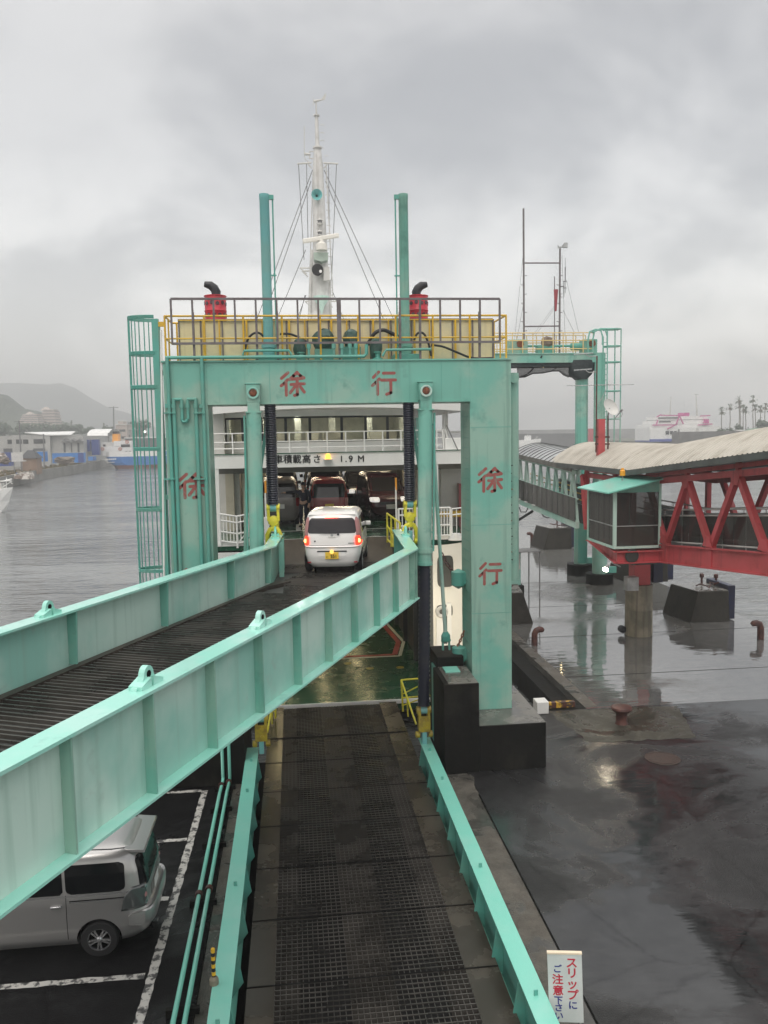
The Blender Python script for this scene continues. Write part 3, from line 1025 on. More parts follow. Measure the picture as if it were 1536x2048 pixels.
t = thing('windbreak', 'row of cream panels behind yellow railings on top of the teal portal', 'windbreak', (1.3, 22.4, 10.7))
xa, xb = P(359, 680, 22.38).x, P(985, 680, 22.38).x
N = 15
mb = MB()
fr_ = MB()
ye = MB()
for i in range(N):
    a, b = xa + (xb - xa) * i / N, xa + (xb - xa) * (i + 1) / N
    dz = rnd.uniform(-.008, .008)
    mb.box(a + .012, b - .012, 22.36 + dz, 22.40 + dz, 10.74, 11.80)
    fr_.box(a - .018, a + .018, 22.33, 22.355, 10.71, 11.83)
    if i % 2 == 1:
        ye.box(a + .05, a + .10, 22.30, 22.335, 10.705, 11.8)
        ye.box(b - .09, b - .06, 22.30, 22.335, 10.705, 11.8)
fr_.box(xb - .018, xb + .03, 22.33, 22.41, 10.71, 11.83)
fr_.box(xa - .02, xb, 22.33, 22.42, 11.81, 11.85)
fr_.box(xa - .02, xb, 22.33, 22.42, 10.70, 10.73)
mb.loose('cream_panel', M['cream'], t)
fr_.build('dark_frame', M['rail_grey'], t)
ye.box(xa, xb, 22.30, 22.335, 11.80, 11.83)
ye.loose('yellow_brace', M['yellow'], t)

# oil drums with bent pipes on the platform behind the panels
def drum(px, lean, label):
    c = P(px, 612, 22.75)
    t_ = thing('oil_drum', label, 'oil drum', (c.x, 22.75, 11.55), 'red drums with bent black pipes on the portal')
    zt_ = P(px, 592, 22.75).z
    prof = [(.285, zt_ - 1.1), (.285, zt_ - .72), (.30, zt_ - .70), (.285, zt_ - .68), (.285, zt_ - .42), (.30, zt_ - .40), (.285, zt_ - .38), (.285, zt_ - .03), (.30, zt_ - .02), (.30, zt_), (.27, zt_), (.26, zt_ - .02)]
    MB().lathe(prof, (c.x, 22.75, 0), (0, 0, 1), 24).build('drum_body', M['drum'], t_, smooth=True)
    mb_ = MB()
    for k in range(6):                                        # round holes punched in the side
        a = PI + PI * (k + .5) / 6
        mb_.lathe([(.052, 0), (.052, .012)], (c.x + .283 * math.cos(a), 22.75 + .283 * math.sin(a), zt_ - .2 - .02 * (k % 2)), (math.cos(a), math.sin(a), 0), 10)
        mb_.lathe([(.052, 0), (.052, .012)], (c.x + .283 * math.cos(a + .2), 22.75 + .283 * math.sin(a + .2), zt_ - .52), (math.cos(a + .2), math.sin(a + .2), 0), 10)
    mb_.loose('punched_hole', M['carmaroon'], t_)
    pts = [(c.x + .02 * lean, 22.75, zt_ - .02), (c.x + .03 * lean, 22.75, zt_ + .10), (c.x - .02 * lean, 22.75, zt_ + .2), (c.x - .12 * lean, 22.75, zt_ + .28), (c.x - .27 * lean, 22.75, zt_ + .31)]
    MB().pipe(pts, [.125, .125, .12, .11, .075], 14).build('bent_pipe', M['black'], t_, smooth=True)
drum(431, 1, 'red oil drum with bent black pipe above the panels, nearer the caged ladder')
drum(835, -1, 'red oil drum with bent black pipe standing against the green-teal tube')

# hydraulic pump units under tarpaulins
def lump(c, rx, ry, rz, seed, m, name, parent, jag=0.15):
    r_ = random.Random(seed)
    rows = []
    for i in range(9):
        th = PI * i / 8
        row = []
        for j in range(14):
            ph = 2 * PI * j / 14
            k = 1 + r_.uniform(-jag, jag)
            row.append((c[0] + rx * k * math.sin(th) ** .6 * math.cos(ph), c[1] + ry * k * math.sin(th) ** .6 * math.sin(ph), c[2] + rz * math.cos(th) * (1 + r_.uniform(-jag * .8, jag * .5))))
        rows.append(row)
    return MB().grid(rows, True).build(name, m, parent, smooth=True)
for px, py, rx, rz, lab in ((647, 682, .27, .31, 'larger pump motor under a green tarpaulin on the portal beam'), (702, 678, .20, .25, 'smaller pump motor under a green tarpaulin on the portal beam')):
    c = P(px, py, 21.95)
    t = thing('pump_unit', lab, 'pump', (c.x, 21.95, 10.7), 'covered pump units on the portal beam')
    lump((c.x, 21.95, c.z), rx, .24, rz, px, M['tarp'], 'tarpaulin', t)
    MB().box(c.x - .24, c.x + .24, 21.75, 22.15, 10.71, c.z - .22).build('pump_base', M['teal_dark'], t)
for px, lab in ((600, 'small green wrapped valve between the blue-teal tube and the larger pump motor'), (752, 'small green wrapped valve between the smaller pump motor and the green-teal tube')):
    c = P(px, 698, 21.85)
    t = thing('valve_cover', lab, 'valve', (c.x, 21.85, 10.7), 'wrapped valves on the portal beam')
    lump((c.x, 21.85, c.z), .16, .15, .30, px, M['tarp'], 'wrapping', t)
    MB().lathe([(.13, 0), (.13, .03), (.06, .05), (.06, .16), (.1, .17), (.1, .2)], (c.x + .02, 21.66, 10.71), n=14).build('valve_flange', M['teal_dark'], t, smooth=True)
for pts, lab in (([(490, 700), (495, 680), (507, 667), (522, 668), (538, 690)], 'black hydraulic hose looping beside the blue-teal tube, toward the caged ladder'),
                 ([(560, 668), (580, 668), (600, 676), (618, 686)], 'thin black hydraulic hose sagging from the blue-teal tube to the larger pump motor'),
                 ([(735, 690), (748, 668), (765, 660), (782, 666), (798, 674)], 'thick black hydraulic hose arching from the smaller pump motor to the green-teal tube'),
                 ([(828, 680), (836, 666), (848, 668), (858, 690), (862, 712)], 'black hydraulic hose looping beside the green-teal tube below the red drum'),
                 ([(862, 690), (885, 693), (915, 705), (945, 716), (985, 716)], 'slack black cable lying before the last cream panels toward the hoist gate')):
    q = [P(a, b, 22.1) for a, b in pts]
    sm = []
    for i in range(len(q) - 1):
        p0, p1, p2, p3 = q[max(i - 1, 0)], q[i], q[i + 1], q[min(i + 2, len(q) - 1)]
        for k in range(5):
            s_ = k / 5
            sm.append(0.5 * ((2 * p1) + (p2 - p0) * s_ + (2 * p0 - 5 * p1 + 4 * p2 - p3) * s_ ** 2 + (3 * p1 - p0 - 3 * p2 + p3) * s_ ** 3))
    sm.append(q[-1])
    o = MB().pipe(sm, .05 if 'thick' in lab else .03, 8).build('hydraulic_hose', M['black'], smooth=True)
    tag(o, lab, 'hose', 'black hoses on the portal')

# ------------------------------------------------------------------ lift cylinders
def bellows(mb_, x, y, z0, z1, r):
    prof = []
    n = int((z1 - z0) / .06)
    for i in range(n + 1):
        z = z0 + (z1 - z0) * i / n
        prof += [(r, z), (r * .86, z + (z1 - z0) / n * .5)]
    prof[-1] = (r * .9, z1)
    mb_.lathe(prof, (x, y, 0), n=18)


def upper_cyl(x, label, m, side):
    t_ = thing('ramp_lift_cylinder', label, 'cylinder', (x, 22.05, 6.3), 'upper ramp lift cylinders')
    y = 22.05
    zt_ = 14.95 if side < 0 else 15.0
    MB().lathe([(.15, 10.70), (.16, 10.72), (.16, 11.05), (.19, 11.06), (.19, 11.14), (.128, 11.15), (.124, zt_ - .14), (.130, zt_ - .13), (.130, zt_), (.02, zt_ + .01)], (x, y, 0), n=24).build('barrel', m, t_, smooth=True)
    mb_ = MB()
    sx = x - side * .21
    mb_.tube((sx, y, 10.75), (sx, y, zt_ - .05), .02, 8)
    mb_.box(min(sx - .03, x), max(sx + .03, x), y - .05, y + .05, zt_ - .13, zt_ - .02)
    mb_.box(min(sx - .05, x), max(sx + .05, x), y - .03, y + .03, 12.9, 12.93)
    mb_.build('side_pipe', M['teal_dark'], t_, smooth=True)
    MB().box(x - .34, x + .34, 21.75, 22.35, 10.702, 10.86).build('mounting_block', M['teal_dark'], t_, bevel=.01)
    mb_ = MB()
    bellows(mb_, x, 21.62, 7.0, 9.6, .155)
    mb_.build('bellows', M['navy_rubber'], t_, smooth=True)
    # hook block and shackle
    z = 6.92
    mb_ = MB()
    mb_.tube((x - .17, 21.62, z), (x + .17, 21.62, z), .10, 12)
    mb_.box(x - .16, x - .09, 21.54, 21.70, z - .35, z)
    mb_.box(x + .09, x + .16, 21.54, 21.70, z - .35, z)
    mb_.lathe([(.03, -.09), (.13, -.06), (.15, 0), (.13, .06), (.03, .09)], (x, 21.62, z - .36), (0, 1, 0), 14)
    mb_.tube((x, 21.62, z - .42), (x, 21.62, z - .62), .065, 10)
    mb_.pipe([(x, 21.62, z - .52), (x - .10, 21.62, z - .58), (x - .17, 21.62, z - .72), (x - .17, 21.62, z - 1.0)], .062, 10)
    mb_.pipe([(x, 21.62, z - .52), (x + .10, 21.62, z - .58), (x + .17, 21.62, z - .72), (x + .17, 21.62, z - 1.0)], .062, 10)
    for s_ in (-1, 1):
        mb_.lathe([(.02, -.08), (.09, -.06), (.09, .06), (.02, .08)], (x + s_ * .17, 21.62, z - 1.0), (1, 0, 0), 12)
    mb_.build('yellow_shackle', M['lemon'], t_, smooth=True)
    MB().lathe([(.02, -.085), (.115, -.08), (.115, .08), (.02, .085)], (x, 21.62, z), (1, 0, 0), 16).build('pin_boss', M['teal_blue'], t_, smooth=True)
    MB().box(x - .055, x + .055, 21.54, 21.70, z - 1.18, z - .72).build('eye_plate', M['teal_blue'], t_, bevel=.01)


upper_cyl(P(536, 650, 22.05).x, 'tall blue-teal hydraulic tube rising above the portal, black bellows below the beam', M['teal_blue'], -1)
upper_cyl(P(810, 650, 22.05).x, 'tall green-teal hydraulic tube rising above the portal beside a red oil drum', M['teal'], 1)


def lower_cyl(xt, xb, label, rusty):
    t_ = thing('ramp_lift_cylinder', label, 'cylinder', (xb, 21.0, .6), 'lower ramp lift cylinders')
    yt, yb = 21.30, 20.95
    def L(z):
        s_ = (9.5 - z) / 9.0
        return Vector((xt + (xb - xt) * s_, yt + (yb - yt) * s_, z))
    mb_ = MB().box(xt - .17, xt + .17, 21.16, YF - .036, 9.62, 10.08)
    mb_.box(xt - .2, xt + .2, 21.14, YF - .036, 10.08, 10.11)
    mb_.box(xt - .2, xt + .2, 21.12, YF - .05, 9.36, 9.40)
    mb_.box(xt - .15, xt + .15, 21.16, YF - .05, 9.40, 9.62)
    mb_.build('pivot_bracket', M['teal'], t_, bevel=.008)
    MB().lathe([(.115, 0), (.115, .03), (.15, .03), (.15, -.02)], (xt, 21.135, 9.86), (0, -1, 0), 20).build('pin_ring', M['teal_flat'], t_, smooth=True)
    MB().lathe([(.10, 0), (.06, .02), (.07, .03), (.02, .04)], (xt, 21.135, 9.86), (0, -1, 0), 12).build('rusty_pin', M['rust'], t_, smooth=True)
    mb_ = MB()
    mb_.tube(L(9.36), L(5.75), .185, 24)
    mb_.tube(L(5.78), L(5.66), .215, 24)
    mb_.tube(L(5.42), L(5.34), .215, 24)
    mb_.tube(L(5.66), L(5.42), .19, 24)
    mb_.build('barrel', M['teal'], t_, smooth=True)
    mb_ = MB()
    sx = Vector((.24, -.02, 0)) if rusty else Vector((-.24, -.02, 0))
    mb_.tube(L(9.3) + sx, L(5.7) + sx * .95, .028, 8)
    for z in (9.0, 7.4, 6.2):
        mb_.beam(L(z) + sx, L(z), .05, .03)
    mb_.build('side_pipe', M['teal_dark'], t_, smooth=True)
    mb_ = MB()
    n = 60
    pts, rr = [], []
    for i in range(n + 1):
        z = 5.34 + (1.62 - 5.34) * i / n
        pts.append(L(z)); rr.append(.145 if i % 2 else .165)
    mb_.pipe(pts, rr, 18)
    mb_.build('bellows', M['navy_rubber'], t_, smooth=True)
    mb_ = MB()
    c = L(1.5)
    mb_.tube(c + Vector((-.19, 0, 0)), c + Vector((.19, 0, 0)), .10, 12)
    for s_ in (-1, 1):
        mb_.box(c.x + s_ * .12 - .035, c.x + s_ * .12 + .035, c.y - .1, c.y + .1, .95, 1.5)
    mb_.box(c.x - .155, c.x + .155, c.y - .13, c.y - .10, .93, 1.36)
    for z in (1.05, 1.25):
        mb_.lathe([(.055, 0), (.055, .04), (.02, .045)], (c.x + .03, c.y - .13, z), (0, -1, 0), 6)
    for s_ in (-1, 1):
        mb_.lathe([(.03, -.07), (.09, -.05), (.09, .05), (.03, .07)], (c.x + s_ * .17, c.y - .02, .84), (1, 0, 0), 12)
    mb_.build('yellow_clevis', M['ochre'], t_, smooth=True)
    MB().lathe([(.02, -.09), (.105, -.085), (.105, .085), (.02, .09)], c, (1, 0, 0), 14).build('pin_boss', M['teal_blue'], t_, smooth=True)
    MB().box(c.x - .06, c.x + .06, c.y - .12, c.y + .12, .59, .96).build('eye_plate', M['teal_blue'], t_, bevel=.01)


lower_cyl(-.96, -1.03, 'thick teal cylinder hanging from the beam next to the laddered portal column', False)
lower_cyl(3.44, 3.22, 'thick teal cylinder hanging from the beam, black bellows reaching down beside the taller plinth', True)


def lock_rod(a, b, label):
    t_ = thing('lock_rod', label, 'rod', b, 'slanting lock rods under the portal beam')
    a, b = Vector(a), Vector(b)
    mb_ = MB().tube(a, a.lerp(b, .55), .065, 10, .05)
    mb_.tube(a.lerp(b, .55), b, .05, 10, .06)
    mb_.build('rod', M['teal'] if 'laddered' in label else M['teal_flat'], t_, smooth=True)
    mb_ = MB()
    mb_.lathe([(.06, .3), (.13, .18), (.13, .05), (.09, 0)], b, (a - b).normalized(), 8)
    for s_ in (-1, 1):
        mb_.beam(b + Vector((s_ * .09, 0, .12)), b + Vector((s_ * .09, 0, -.25)), .05, .09, (0, 1, 0))
    mb_.tube(b + Vector((-.14, 0, .02)), b + Vector((.14, 0, .02)), .03, 8)
    mb_.build('fork', M['teal_dark'], t_)
lock_rod(P(862, 826, 21.3), Vector((4.12, 22.4, 2.95)), 'slanting pale teal rod with a fork, footed on the dark plinth block')
lock_rod(P(497, 826, 21.3), Vector((-1.5, 22.0, 2.6)), 'slanting teal rod passing behind the raised ramp near the laddered column')
mb = MB()
for s_, x0_, x1_ in ((1, P(822, 830, 22.9), P(843, 960, 22.9)), (1, P(535, 840, 22.9), P(515, 980, 22.9))):
    mb.beam(x0_, x1_, .09, .09)
mb.build('rear_brace', M['teal_dark'], portal)


def chain(a, b, sag, n, name, label, m):
    a, b = Vector(a), Vector(b)
    mb_ = MB()
    for i in range(n):
        s0, s1 = i / n, (i + 1) / n
        p = a.lerp(b, s0) - Vector((0, 0, sag * 4 * s0 * (1 - s0)))
        q = a.lerp(b, s1) - Vector((0, 0, sag * 4 * s1 * (1 - s1)))
        d = (q - p).normalized()
        u = d.cross(Vector((0, 1, 0))).normalized() if i % 2 else d.cross(Vector((0, 0, 1))).normalized()
        L_ = (q - p).length * .62
        c = (p + q) / 2
        ring = [c + d * L_ * math.cos(k * PI / 5) + u * L_ * .62 * math.sin(k * PI / 5) for k in range(10)]
        mb_.pipe(ring, .018, 6, True)
    o = mb_.build(name, m)
    return tag(o, label, 'chain', 'rusty chains by the right column')
chain(P(882, 1105, 23.0), P(925, 1160, 22.3), .12, 11, 'chain', 'rusty chain slung from the oval hull opening to the upper roller guide', M['iron'])
chain(P(905, 1310, 22.3), P(928, 1262, 22.3), .06, 11, 'chain', 'rusty chain rising from the plinth to the lower roller guide', M['rust'])

# ------------------------------------------------------------------ lower ramp
ramp = thing('vehicle_ramp', 'level lower ramp of dark wet steel grating between two low teal girders', 'ramp', (1.05, 16, 0))
GL, GR = -0.53, 2.58
mb = MB()
mb.box(-.97, GL, -2, 26.2, -.06, .012)
mb.box(GR, 3.13, -2, 26.2, -.06, .012)
mb.box(GL, GR, -2, 26.2, -.20, -.17)
mb.loose('deck_plate', M['steelplate'], ramp)
mb = MB()
y = 3.0
k = 0
while y < 26.1:
    mb.box(GL, GR, y, y + .018, -.06, .016)
    y += .118
for i in range(35):
    x = GL + (GR - GL) * i / 34
    mb.box(x - .006, x + .006, 3, 26.1, -.06, .004)
mb.build('deck_grating', M['gratbar'], ramp)
# tread plates filling the two wheel tracks of the grating
mb = MB()
for a, b in ((-.12, .66), (1.38, 2.16)):
    mb.box(a, b, 3, 26.1, -.10, .002)
mb.loose('track_filler', M['pit'], ramp)
mb = MB()
for y in [23.45 - 1.815 * i for i in range(12)]:
    mb.box(-.97, 3.13, y, y + .03, .012, .02)
mb.box(-.97, 3.07, 23.38, 23.44, .012, .02)
mb.loose('panel_seam', M['pit'], ramp)
for x, s_ in ((-1.27, 1), (3.30, -1)):
    mb = MB()
    mb.box(x - .155, x + .155, -2, 21.35, .57, .60)
    mb.box(x - .015, x + .015, -2, 21.3, -.35, .57)
    mb.box(x - .12, x + .12, -2, 21.3, -.39, -.35)
    mb.build('girder', M['teal_bright'], ramp)
    mb = MB()
    y = 20.9
    while y > -1:
        mb.extr([(x, y, .57), (x + s_ * .13, y, .57), (x + s_ * .23, y, -.05), (x, y, -.35)], (0, .025, 0))
        y -= 1.35
    mb.box(x + s_ * .017, x + s_ * .03, -2, 21.3, -.35, .565)
    mb.loose('girder_stiffener', M['teal_dark'], ramp)
    mb = MB()
    for y in (11.0, 14.6, 18.6, 20.4):
        mb.box(x - .03, x + .03, y, y + .02, .60, .68)
    mb.loose('flange_tab', M['teal_dark'], ramp)


def yellow_rail(mb_, a, b, h, lean=0.0, n=3):
    a, b = Vector(a), Vector(b)
    for f_ in (1.0, .55, .12):
        mb_.tube(a + Vector((0, 0, h * f_)), b + Vector((0, 0, h * f_)), .028, 8)
    for i in range(n):
        p = a.lerp(b, i / (n - 1))
        mb_.tube(p, p + Vector((0, 0, h)), .03, 8)
    mb_.tube(a + Vector((0, 0, .1)), b + Vector((0, 0, h * .6)), .022, 8)
for s_, px0, px1 in ((1, 803, 868), (-1, 552, 520)):
    Yr = 25.2
    a, b = P(px0, 1400, Yr).x, P(px1, 1400, Yr).x
    mb = MB()
    z1, z2 = P(803, 1360, Yr).z, P(803, 1396, Yr).z
    for z in (z1, z2):
        mb.tube((a, Yr, z), (b, Yr + .1, z), .028, 8)
    mb.tube((a, Yr, z1), (a + .03 * s_, Yr - .1, .05), .03, 8)
    mb.tube((a, Yr, z1), (a + .24 * s_, Yr - 1.5, .12), .03, 8)
    mb.tube((a + .1 * s_, Yr - .6, z1 - .38), (a + .12 * s_, Yr - .6, .05), .025, 8)
    mb.tube((b, Yr + .1, z1), (b, Yr + .1, .02), .028, 8)
    mb.tube((a + .02 * s_, Yr, z2 - .25), (b, Yr + .1, z2 + .04), .022, 8)
    mb.tube((a + .02 * s_, Yr, z2 + .12), (b, Yr + .1, z1 - .05), .022, 8)
    mb.build('end_rail', M['lemon'], ramp, smooth=True)

# twin pipes beside the ramp
t = thing('pipe_run', 'pair of teal pipes laid along the car park edge and up a dark plinth', 'pipes', (-1.85, 15, 0))
for dx in (0, .17):
    mb = MB()
    x = -2.0 + dx
    pts = [(x - .02, 2, .17)] + [(x, y, .17) for y in (8, 12, 16, 19.6)] + [(x + .02, 20.25 + dx * .5, .17), (x + .02, 20.36, .25), (x + .02, 20.36, 2.2)]
    mb.pipe(pts, .042, 10)
    mb.build('pipe', M['teal_bright'], t, smooth=True)
    mb = MB()
    for y in (15.1 + dx, 20.0 + dx):
        mb.tube((x, y, .17), (x, y + .10, .17), .075, 10)
    mb.loose('coupling', M['iron'] if dx else M['iron'], t, smooth=True)
for y in (9.2, 12.05, 15.0, 17.2, 18.9, 20.1):
    MB().box(-2.16, -1.66, y, y + .08, 0, .125).build('pipe_support', M['concrete'], t)

t = thing('striped_pole', 'short yellow and black striped pole beside the lower ramp girder', 'pole', (-1.36, 12.0, .6))
mb = MB()
for i in range(9):
    mb.mat(i % 2)
    a = P(432, 2062, 11.9); 
    mb.tube((a.x, 11.9, .62 + i * .06), (a.x, 11.9, .62 + (i + 1) * .06), .03, 8)
mb.build('striped_shaft', [M['hazard'], M['ink']], t)
MB().lathe([(.07, 0), (.07, .08), (.04, .12)], (P(432, 2062, 11.9).x, 11.9, .6), n=10).build('pole_socket', M['conc_pillar'], t)

# ------------------------------------------------------------------ upper ramp
A2 = Vector((-2.36, 6.55, 0))
DV = Vector((.400, .9165, 0)).normalized()
SV = Vector((DV.y, -DV.x, 0))
def U(t_, s_, z): return A2 + DV * t_ + SV * s_ + Vector((0, 0, z))
up_ramp = thing('vehicle_ramp', 'raised upper ramp with deep pale teal girders crossing above the parked silver van', 'ramp', (0, 18, 5.2))
DZ = 5.30
TN, TF = 12.76, 12.66
KN, KF = U(TN, 0, 0), U(TF, -3.62, 0)
# deck
mb = MB()
mb.extr([U(-8, -3.75, DZ - .25), U(-8, -.2, DZ - .25), U(TN, -.2, DZ - .25), (2.62, 18.8, DZ - .25), (2.62, 22.3, DZ - .25), (-.42, 22.3, DZ - .25), U(TF, -3.75, DZ - .25)], (0, 0, .19))
mb.loose('deck_plate', M['holddark'], up_ramp)
mb = MB()
tt = -8.0
rb = random.Random(9)
while tt < 14.2:
    s0, s1 = -3.42, -.33
    p0, p1 = U(tt, s0, DZ - .01), U(tt, s1, DZ - .01)
    if tt > TN - 1.2:
        # clip at the straight end walls
        k = (2.6 - p0.x) / (p1.x - p0.x)
        p1 = p0.lerp(p1, min(1, k))
        if p0.x < -.3:
            p0 = p0.lerp(p1, max(0, (-.3 - p0.x) / (p1.x - p0.x)))
    h = .035 if int(round(tt / .135)) % 4 else .05
    mb.beam(p0, p1, .03, h)
    tt += .135
y = 20.2
while y < 22.3:
    mb.box(-.3 if y > 21 else .2, 2.6, y, y + .03, DZ - .04, DZ + .004)
    y += .12
mb.build('deck_grating', M['gratbar'], up_ramp)
mb = MB()
mb.extr([U(-8, -3.62, DZ - .06), U(-8, -3.40, DZ - .06), U(TF - .6, -3.40, DZ - .06), U(TF + .1, -3.15, DZ - .06), U(TF + .1, -3.5, DZ - .06)], (0, 0, .09))
mb.extr([U(-8, -.36, DZ - .06), U(-8, -.18, DZ - .06), U(TN - .6, -.18, DZ - .06), U(TN - .9, -.36, DZ - .06)], (0, 0, .09))
mb.build('kerb_plate', M['rampplate'], up_ramp)
# near girder: top flange, web, bottom flange, stiffeners on the outside
ZT, ZB = 6.2, 5.05
mb = MB()
mb.extr([U(-8, -.30, ZT - .035), U(-8, 0, ZT - .035), U(TN, 0, ZT - .035), U(TN - .05, -.30, ZT - .035)], (0, 0, .035))
mb.build('top_flange', M['teal_pale'], up_ramp)
mb = MB()
mb.extr([U(-8, -.165, ZB + .03), U(-8, -.14, ZB + .03), U(TN - .06, -.14, ZB + .03), U(TN - .06, -.165, ZB + .03)], (0, 0, ZT - ZB - .065))
mb.build('girder_web', M['teal_flat'], up_ramp)
MB().extr([U(-8, -.34, ZB), U(-8, .02, ZB), U(TN, .02, ZB), U(TN, -.34, ZB)], (0, 0, .03)).build('bottom_flange', M['teal_pale'], up_ramp)
mb = MB()
for k in range(-7, 11):
    t0 = .86 + 1.29 * k
    if t0 < TN - .2:
        mb.extr([U(t0, -.139, ZB + .03), U(t0, -.012, ZB + .03), U(t0, -.012, ZT - .036), U(t0, -.139, ZT - .036)], DV * .022)
mb.extr([U(TN - .09, -.139, ZB + .03), U(TN - .09, -.01, ZB + .03), U(TN - .09, -.01, ZT - .036), U(TN - .09, -.139, ZT - .036)], DV * .03)
mb.loose('girder_stiffener', M['teal'], up_ramp)
# end wall right (turned to the ferry)
mb = MB()
mb.extr([KN + Vector((0, 0, ZT - .035)), KN + Vector((-.30, .10, ZT - .035)), Vector((2.60, 22.0, ZT - .035)), Vector((2.92, 22.0, ZT - .035))], (0, 0, .035))
mb.build('top_flange', M['teal_pale'], up_ramp)
MB().extr([KN + Vector((-.12, .02, ZB)), KN + Vector((-.145, .02, ZB)), Vector((2.745, 22.0, ZB)), Vector((2.77, 22.0, ZB))], (0, 0, ZT - ZB - .036)).build('girder_web', M['teal_dark'], up_ramp)
mb = MB()
for y in (19.0, 19.7, 20.4, 21.1, 21.8):
    mb.box(2.62, 2.73, y, y + .025, DZ, ZT - .036)
mb.loose('girder_stiffener', M['teal_dark'], up_ramp)
# far girder, stiffeners inside
mb = MB()
mb.extr([U(-8, -3.74, ZT - .035), U(-8, -3.44, ZT - .035), U(TF, -3.44, ZT - .035), U(TF + .05, -3.74, ZT - .035)], (0, 0, .035))
mb.build('top_flange', M['teal_pale'], up_ramp)
MB().extr([U(-8, -3.665, ZB), U(-8, -3.64, ZB), U(TF - .01, -3.64, ZB), U(TF - .01, -3.665, ZB)], (0, 0, ZT - ZB - .036)).build('girder_web', M['teal_flat'], up_ramp)
mb = MB()
for t0 in (-5, -2.4, .25, 2.82, 5.4, 7.97, 10.56, 12.4):
    mb.extr([U(t0, -3.639, DZ + .03), U(t0, -3.50, DZ + .03), U(t0, -3.46, ZT - .036), U(t0, -3.639, ZT - .036)], DV * .03)
mb.loose('girder_stiffener', M['teal'], up_ramp)
a, b = U(TF, -3.6, 0), Vector((-.42, 22.0, 0))
mb = MB()
mb.extr([a + Vector((-.14, 0, ZT - .035)), a + Vector((.15, 0, ZT - .035)), b + Vector((.13, 0, ZT - .035)), b + Vector((-.17, 0, ZT - .035))], (0, 0, .035))
mb.build('top_flange', M['teal_pale'], up_ramp)
MB().extr([a + Vector((-.01, 0, ZB)), a + Vector((.015, 0, ZB)), b + Vector((.01, 0, ZB)), b + Vector((-.015, 0, ZB))], (0, 0, ZT - ZB - .036)).build('girder_web', M['teal'], up_ramp)
mb = MB()
for y in (20.3, 21.0, 21.7):
    mb.box(-.42, -.30, y, y + .025, DZ, ZT - .036)
mb.loose('girder_stiffener', M['teal'], up_ramp)


def lug(t_, s_, ang=0):
    c = U(t_, s_, ZT)
    prof = [(-.30, 0), (.30, 0), (.28, .03), (.16, .05), (.115, .11)] + [(.11 * math.cos(q), .115 + .10 * math.sin(q)) for q in [PI * k / 8 for k in range(1, 8)]] + [(-.115, .11), (-.16, .05), (-.28, .03)]
    hole = [(.04 * math.cos(2 * PI * k / 12), .125 + .04 * math.sin(2 * PI * k / 12)) for k in range(12)]
    mb_ = MB()
    mb_.extr([c + DV * (a_ * .8) + Vector((0, 0, b_)) - SV * .035 for a_, b_ in prof], SV * .07)
    mb_.extr([c - DV * .20 - SV * .08, c - DV * .02 - SV * .08, c - DV * .02 - SV * .08 + Vector((0, 0, .10)), c - DV * .20 - SV * .08 + Vector((0, 0, .04))], SV * .16)
    mb_.extr([c + DV * .02 - SV * .08, c + DV * .20 - SV * .08, c + DV * .20 - SV * .08 + Vector((0, 0, .04)), c + DV * .02 - SV * .08 + Vector((0, 0, .10))], SV * .16)
    o_ = mb_.build('lifting_lug', M['teal_pale'], up_ramp)
    MB().extr([c + DV * a_ + Vector((0, 0, b_)) - SV * .038 for a_, b_ in hole], SV * .076).build('lug_hole', M['pit'], o_)
for t_, s_ in ((2.28, -.17), (5.02, -.17), (-2.0, -.17), (4.95, -3.6), (-1, -3.6)):
    lug(t_, s_)
mb = MB()
for c in (Vector((2.78, 20.6, ZT)), Vector((-.5, 20.9, ZT)), Vector((-.52, 21.6, ZT))):
    mb.pipe([c + Vector((0, -.1, 0)), c + Vector((0, -.09, .16)), c + Vector((0, 0, .22)), c + Vector((0, .09, .16)), c + Vector((0, .1, 0))], .03, 8)
    mb.box(c.x - .1, c.x + .1, c.y - .16, c.y + .16, ZT + .001, ZT + .04)
mb.build('flange_eye', M['teal_bright'], up_ramp, smooth=True)
# flap resting on the ferry sill
MB().extr([(-.44, 22.3, DZ - .06), (2.66, 22.3, DZ - .06), (3.2, 27.45, DZ - .02), (-.46, 27.45, DZ - .02)], (0, 0, .05)).build('end_flap', M['rampplate'], up_ramp)
mb = MB()
ra, rb_ = PZ(801, 1112, DZ), PZ(775, 1086, DZ)
yellow_rail(mb, ra, rb_, .95, n=4)
mb.extr([ra + Vector((0, 0, .05)), ra.lerp(rb_, .7) + Vector((0, 0, .05)), ra.lerp(rb_, .7) + Vector((0, 0, .45)), ra + Vector((0, 0, .35))], (.03, 0, 0))
mb.build('end_rail', M['lemon'], up_ramp, smooth=True)
mb = MB()
yellow_rail(mb, (-.5, 22.2, DZ), (-.5, 24.6, DZ), .95, n=3)
mb.build('end_rail', M['lemon'], up_ramp, smooth=True)
# supports under the ramp outside the frame edge
MB().box(-7.2, -6.4, -3, -2.2, 0, 5.04).build('support_column', M['teal_dark'], up_ramp)
MB().beam(U(-7.6, -3.9, 4.9), U(-7.6, .2, 4.9), .3, .28).build('cross_girder', M['teal_dark'], up_ramp)

# ------------------------------------------------------------------ vehicles
def lerp(a, b, s_): return a + (b - a) * s_


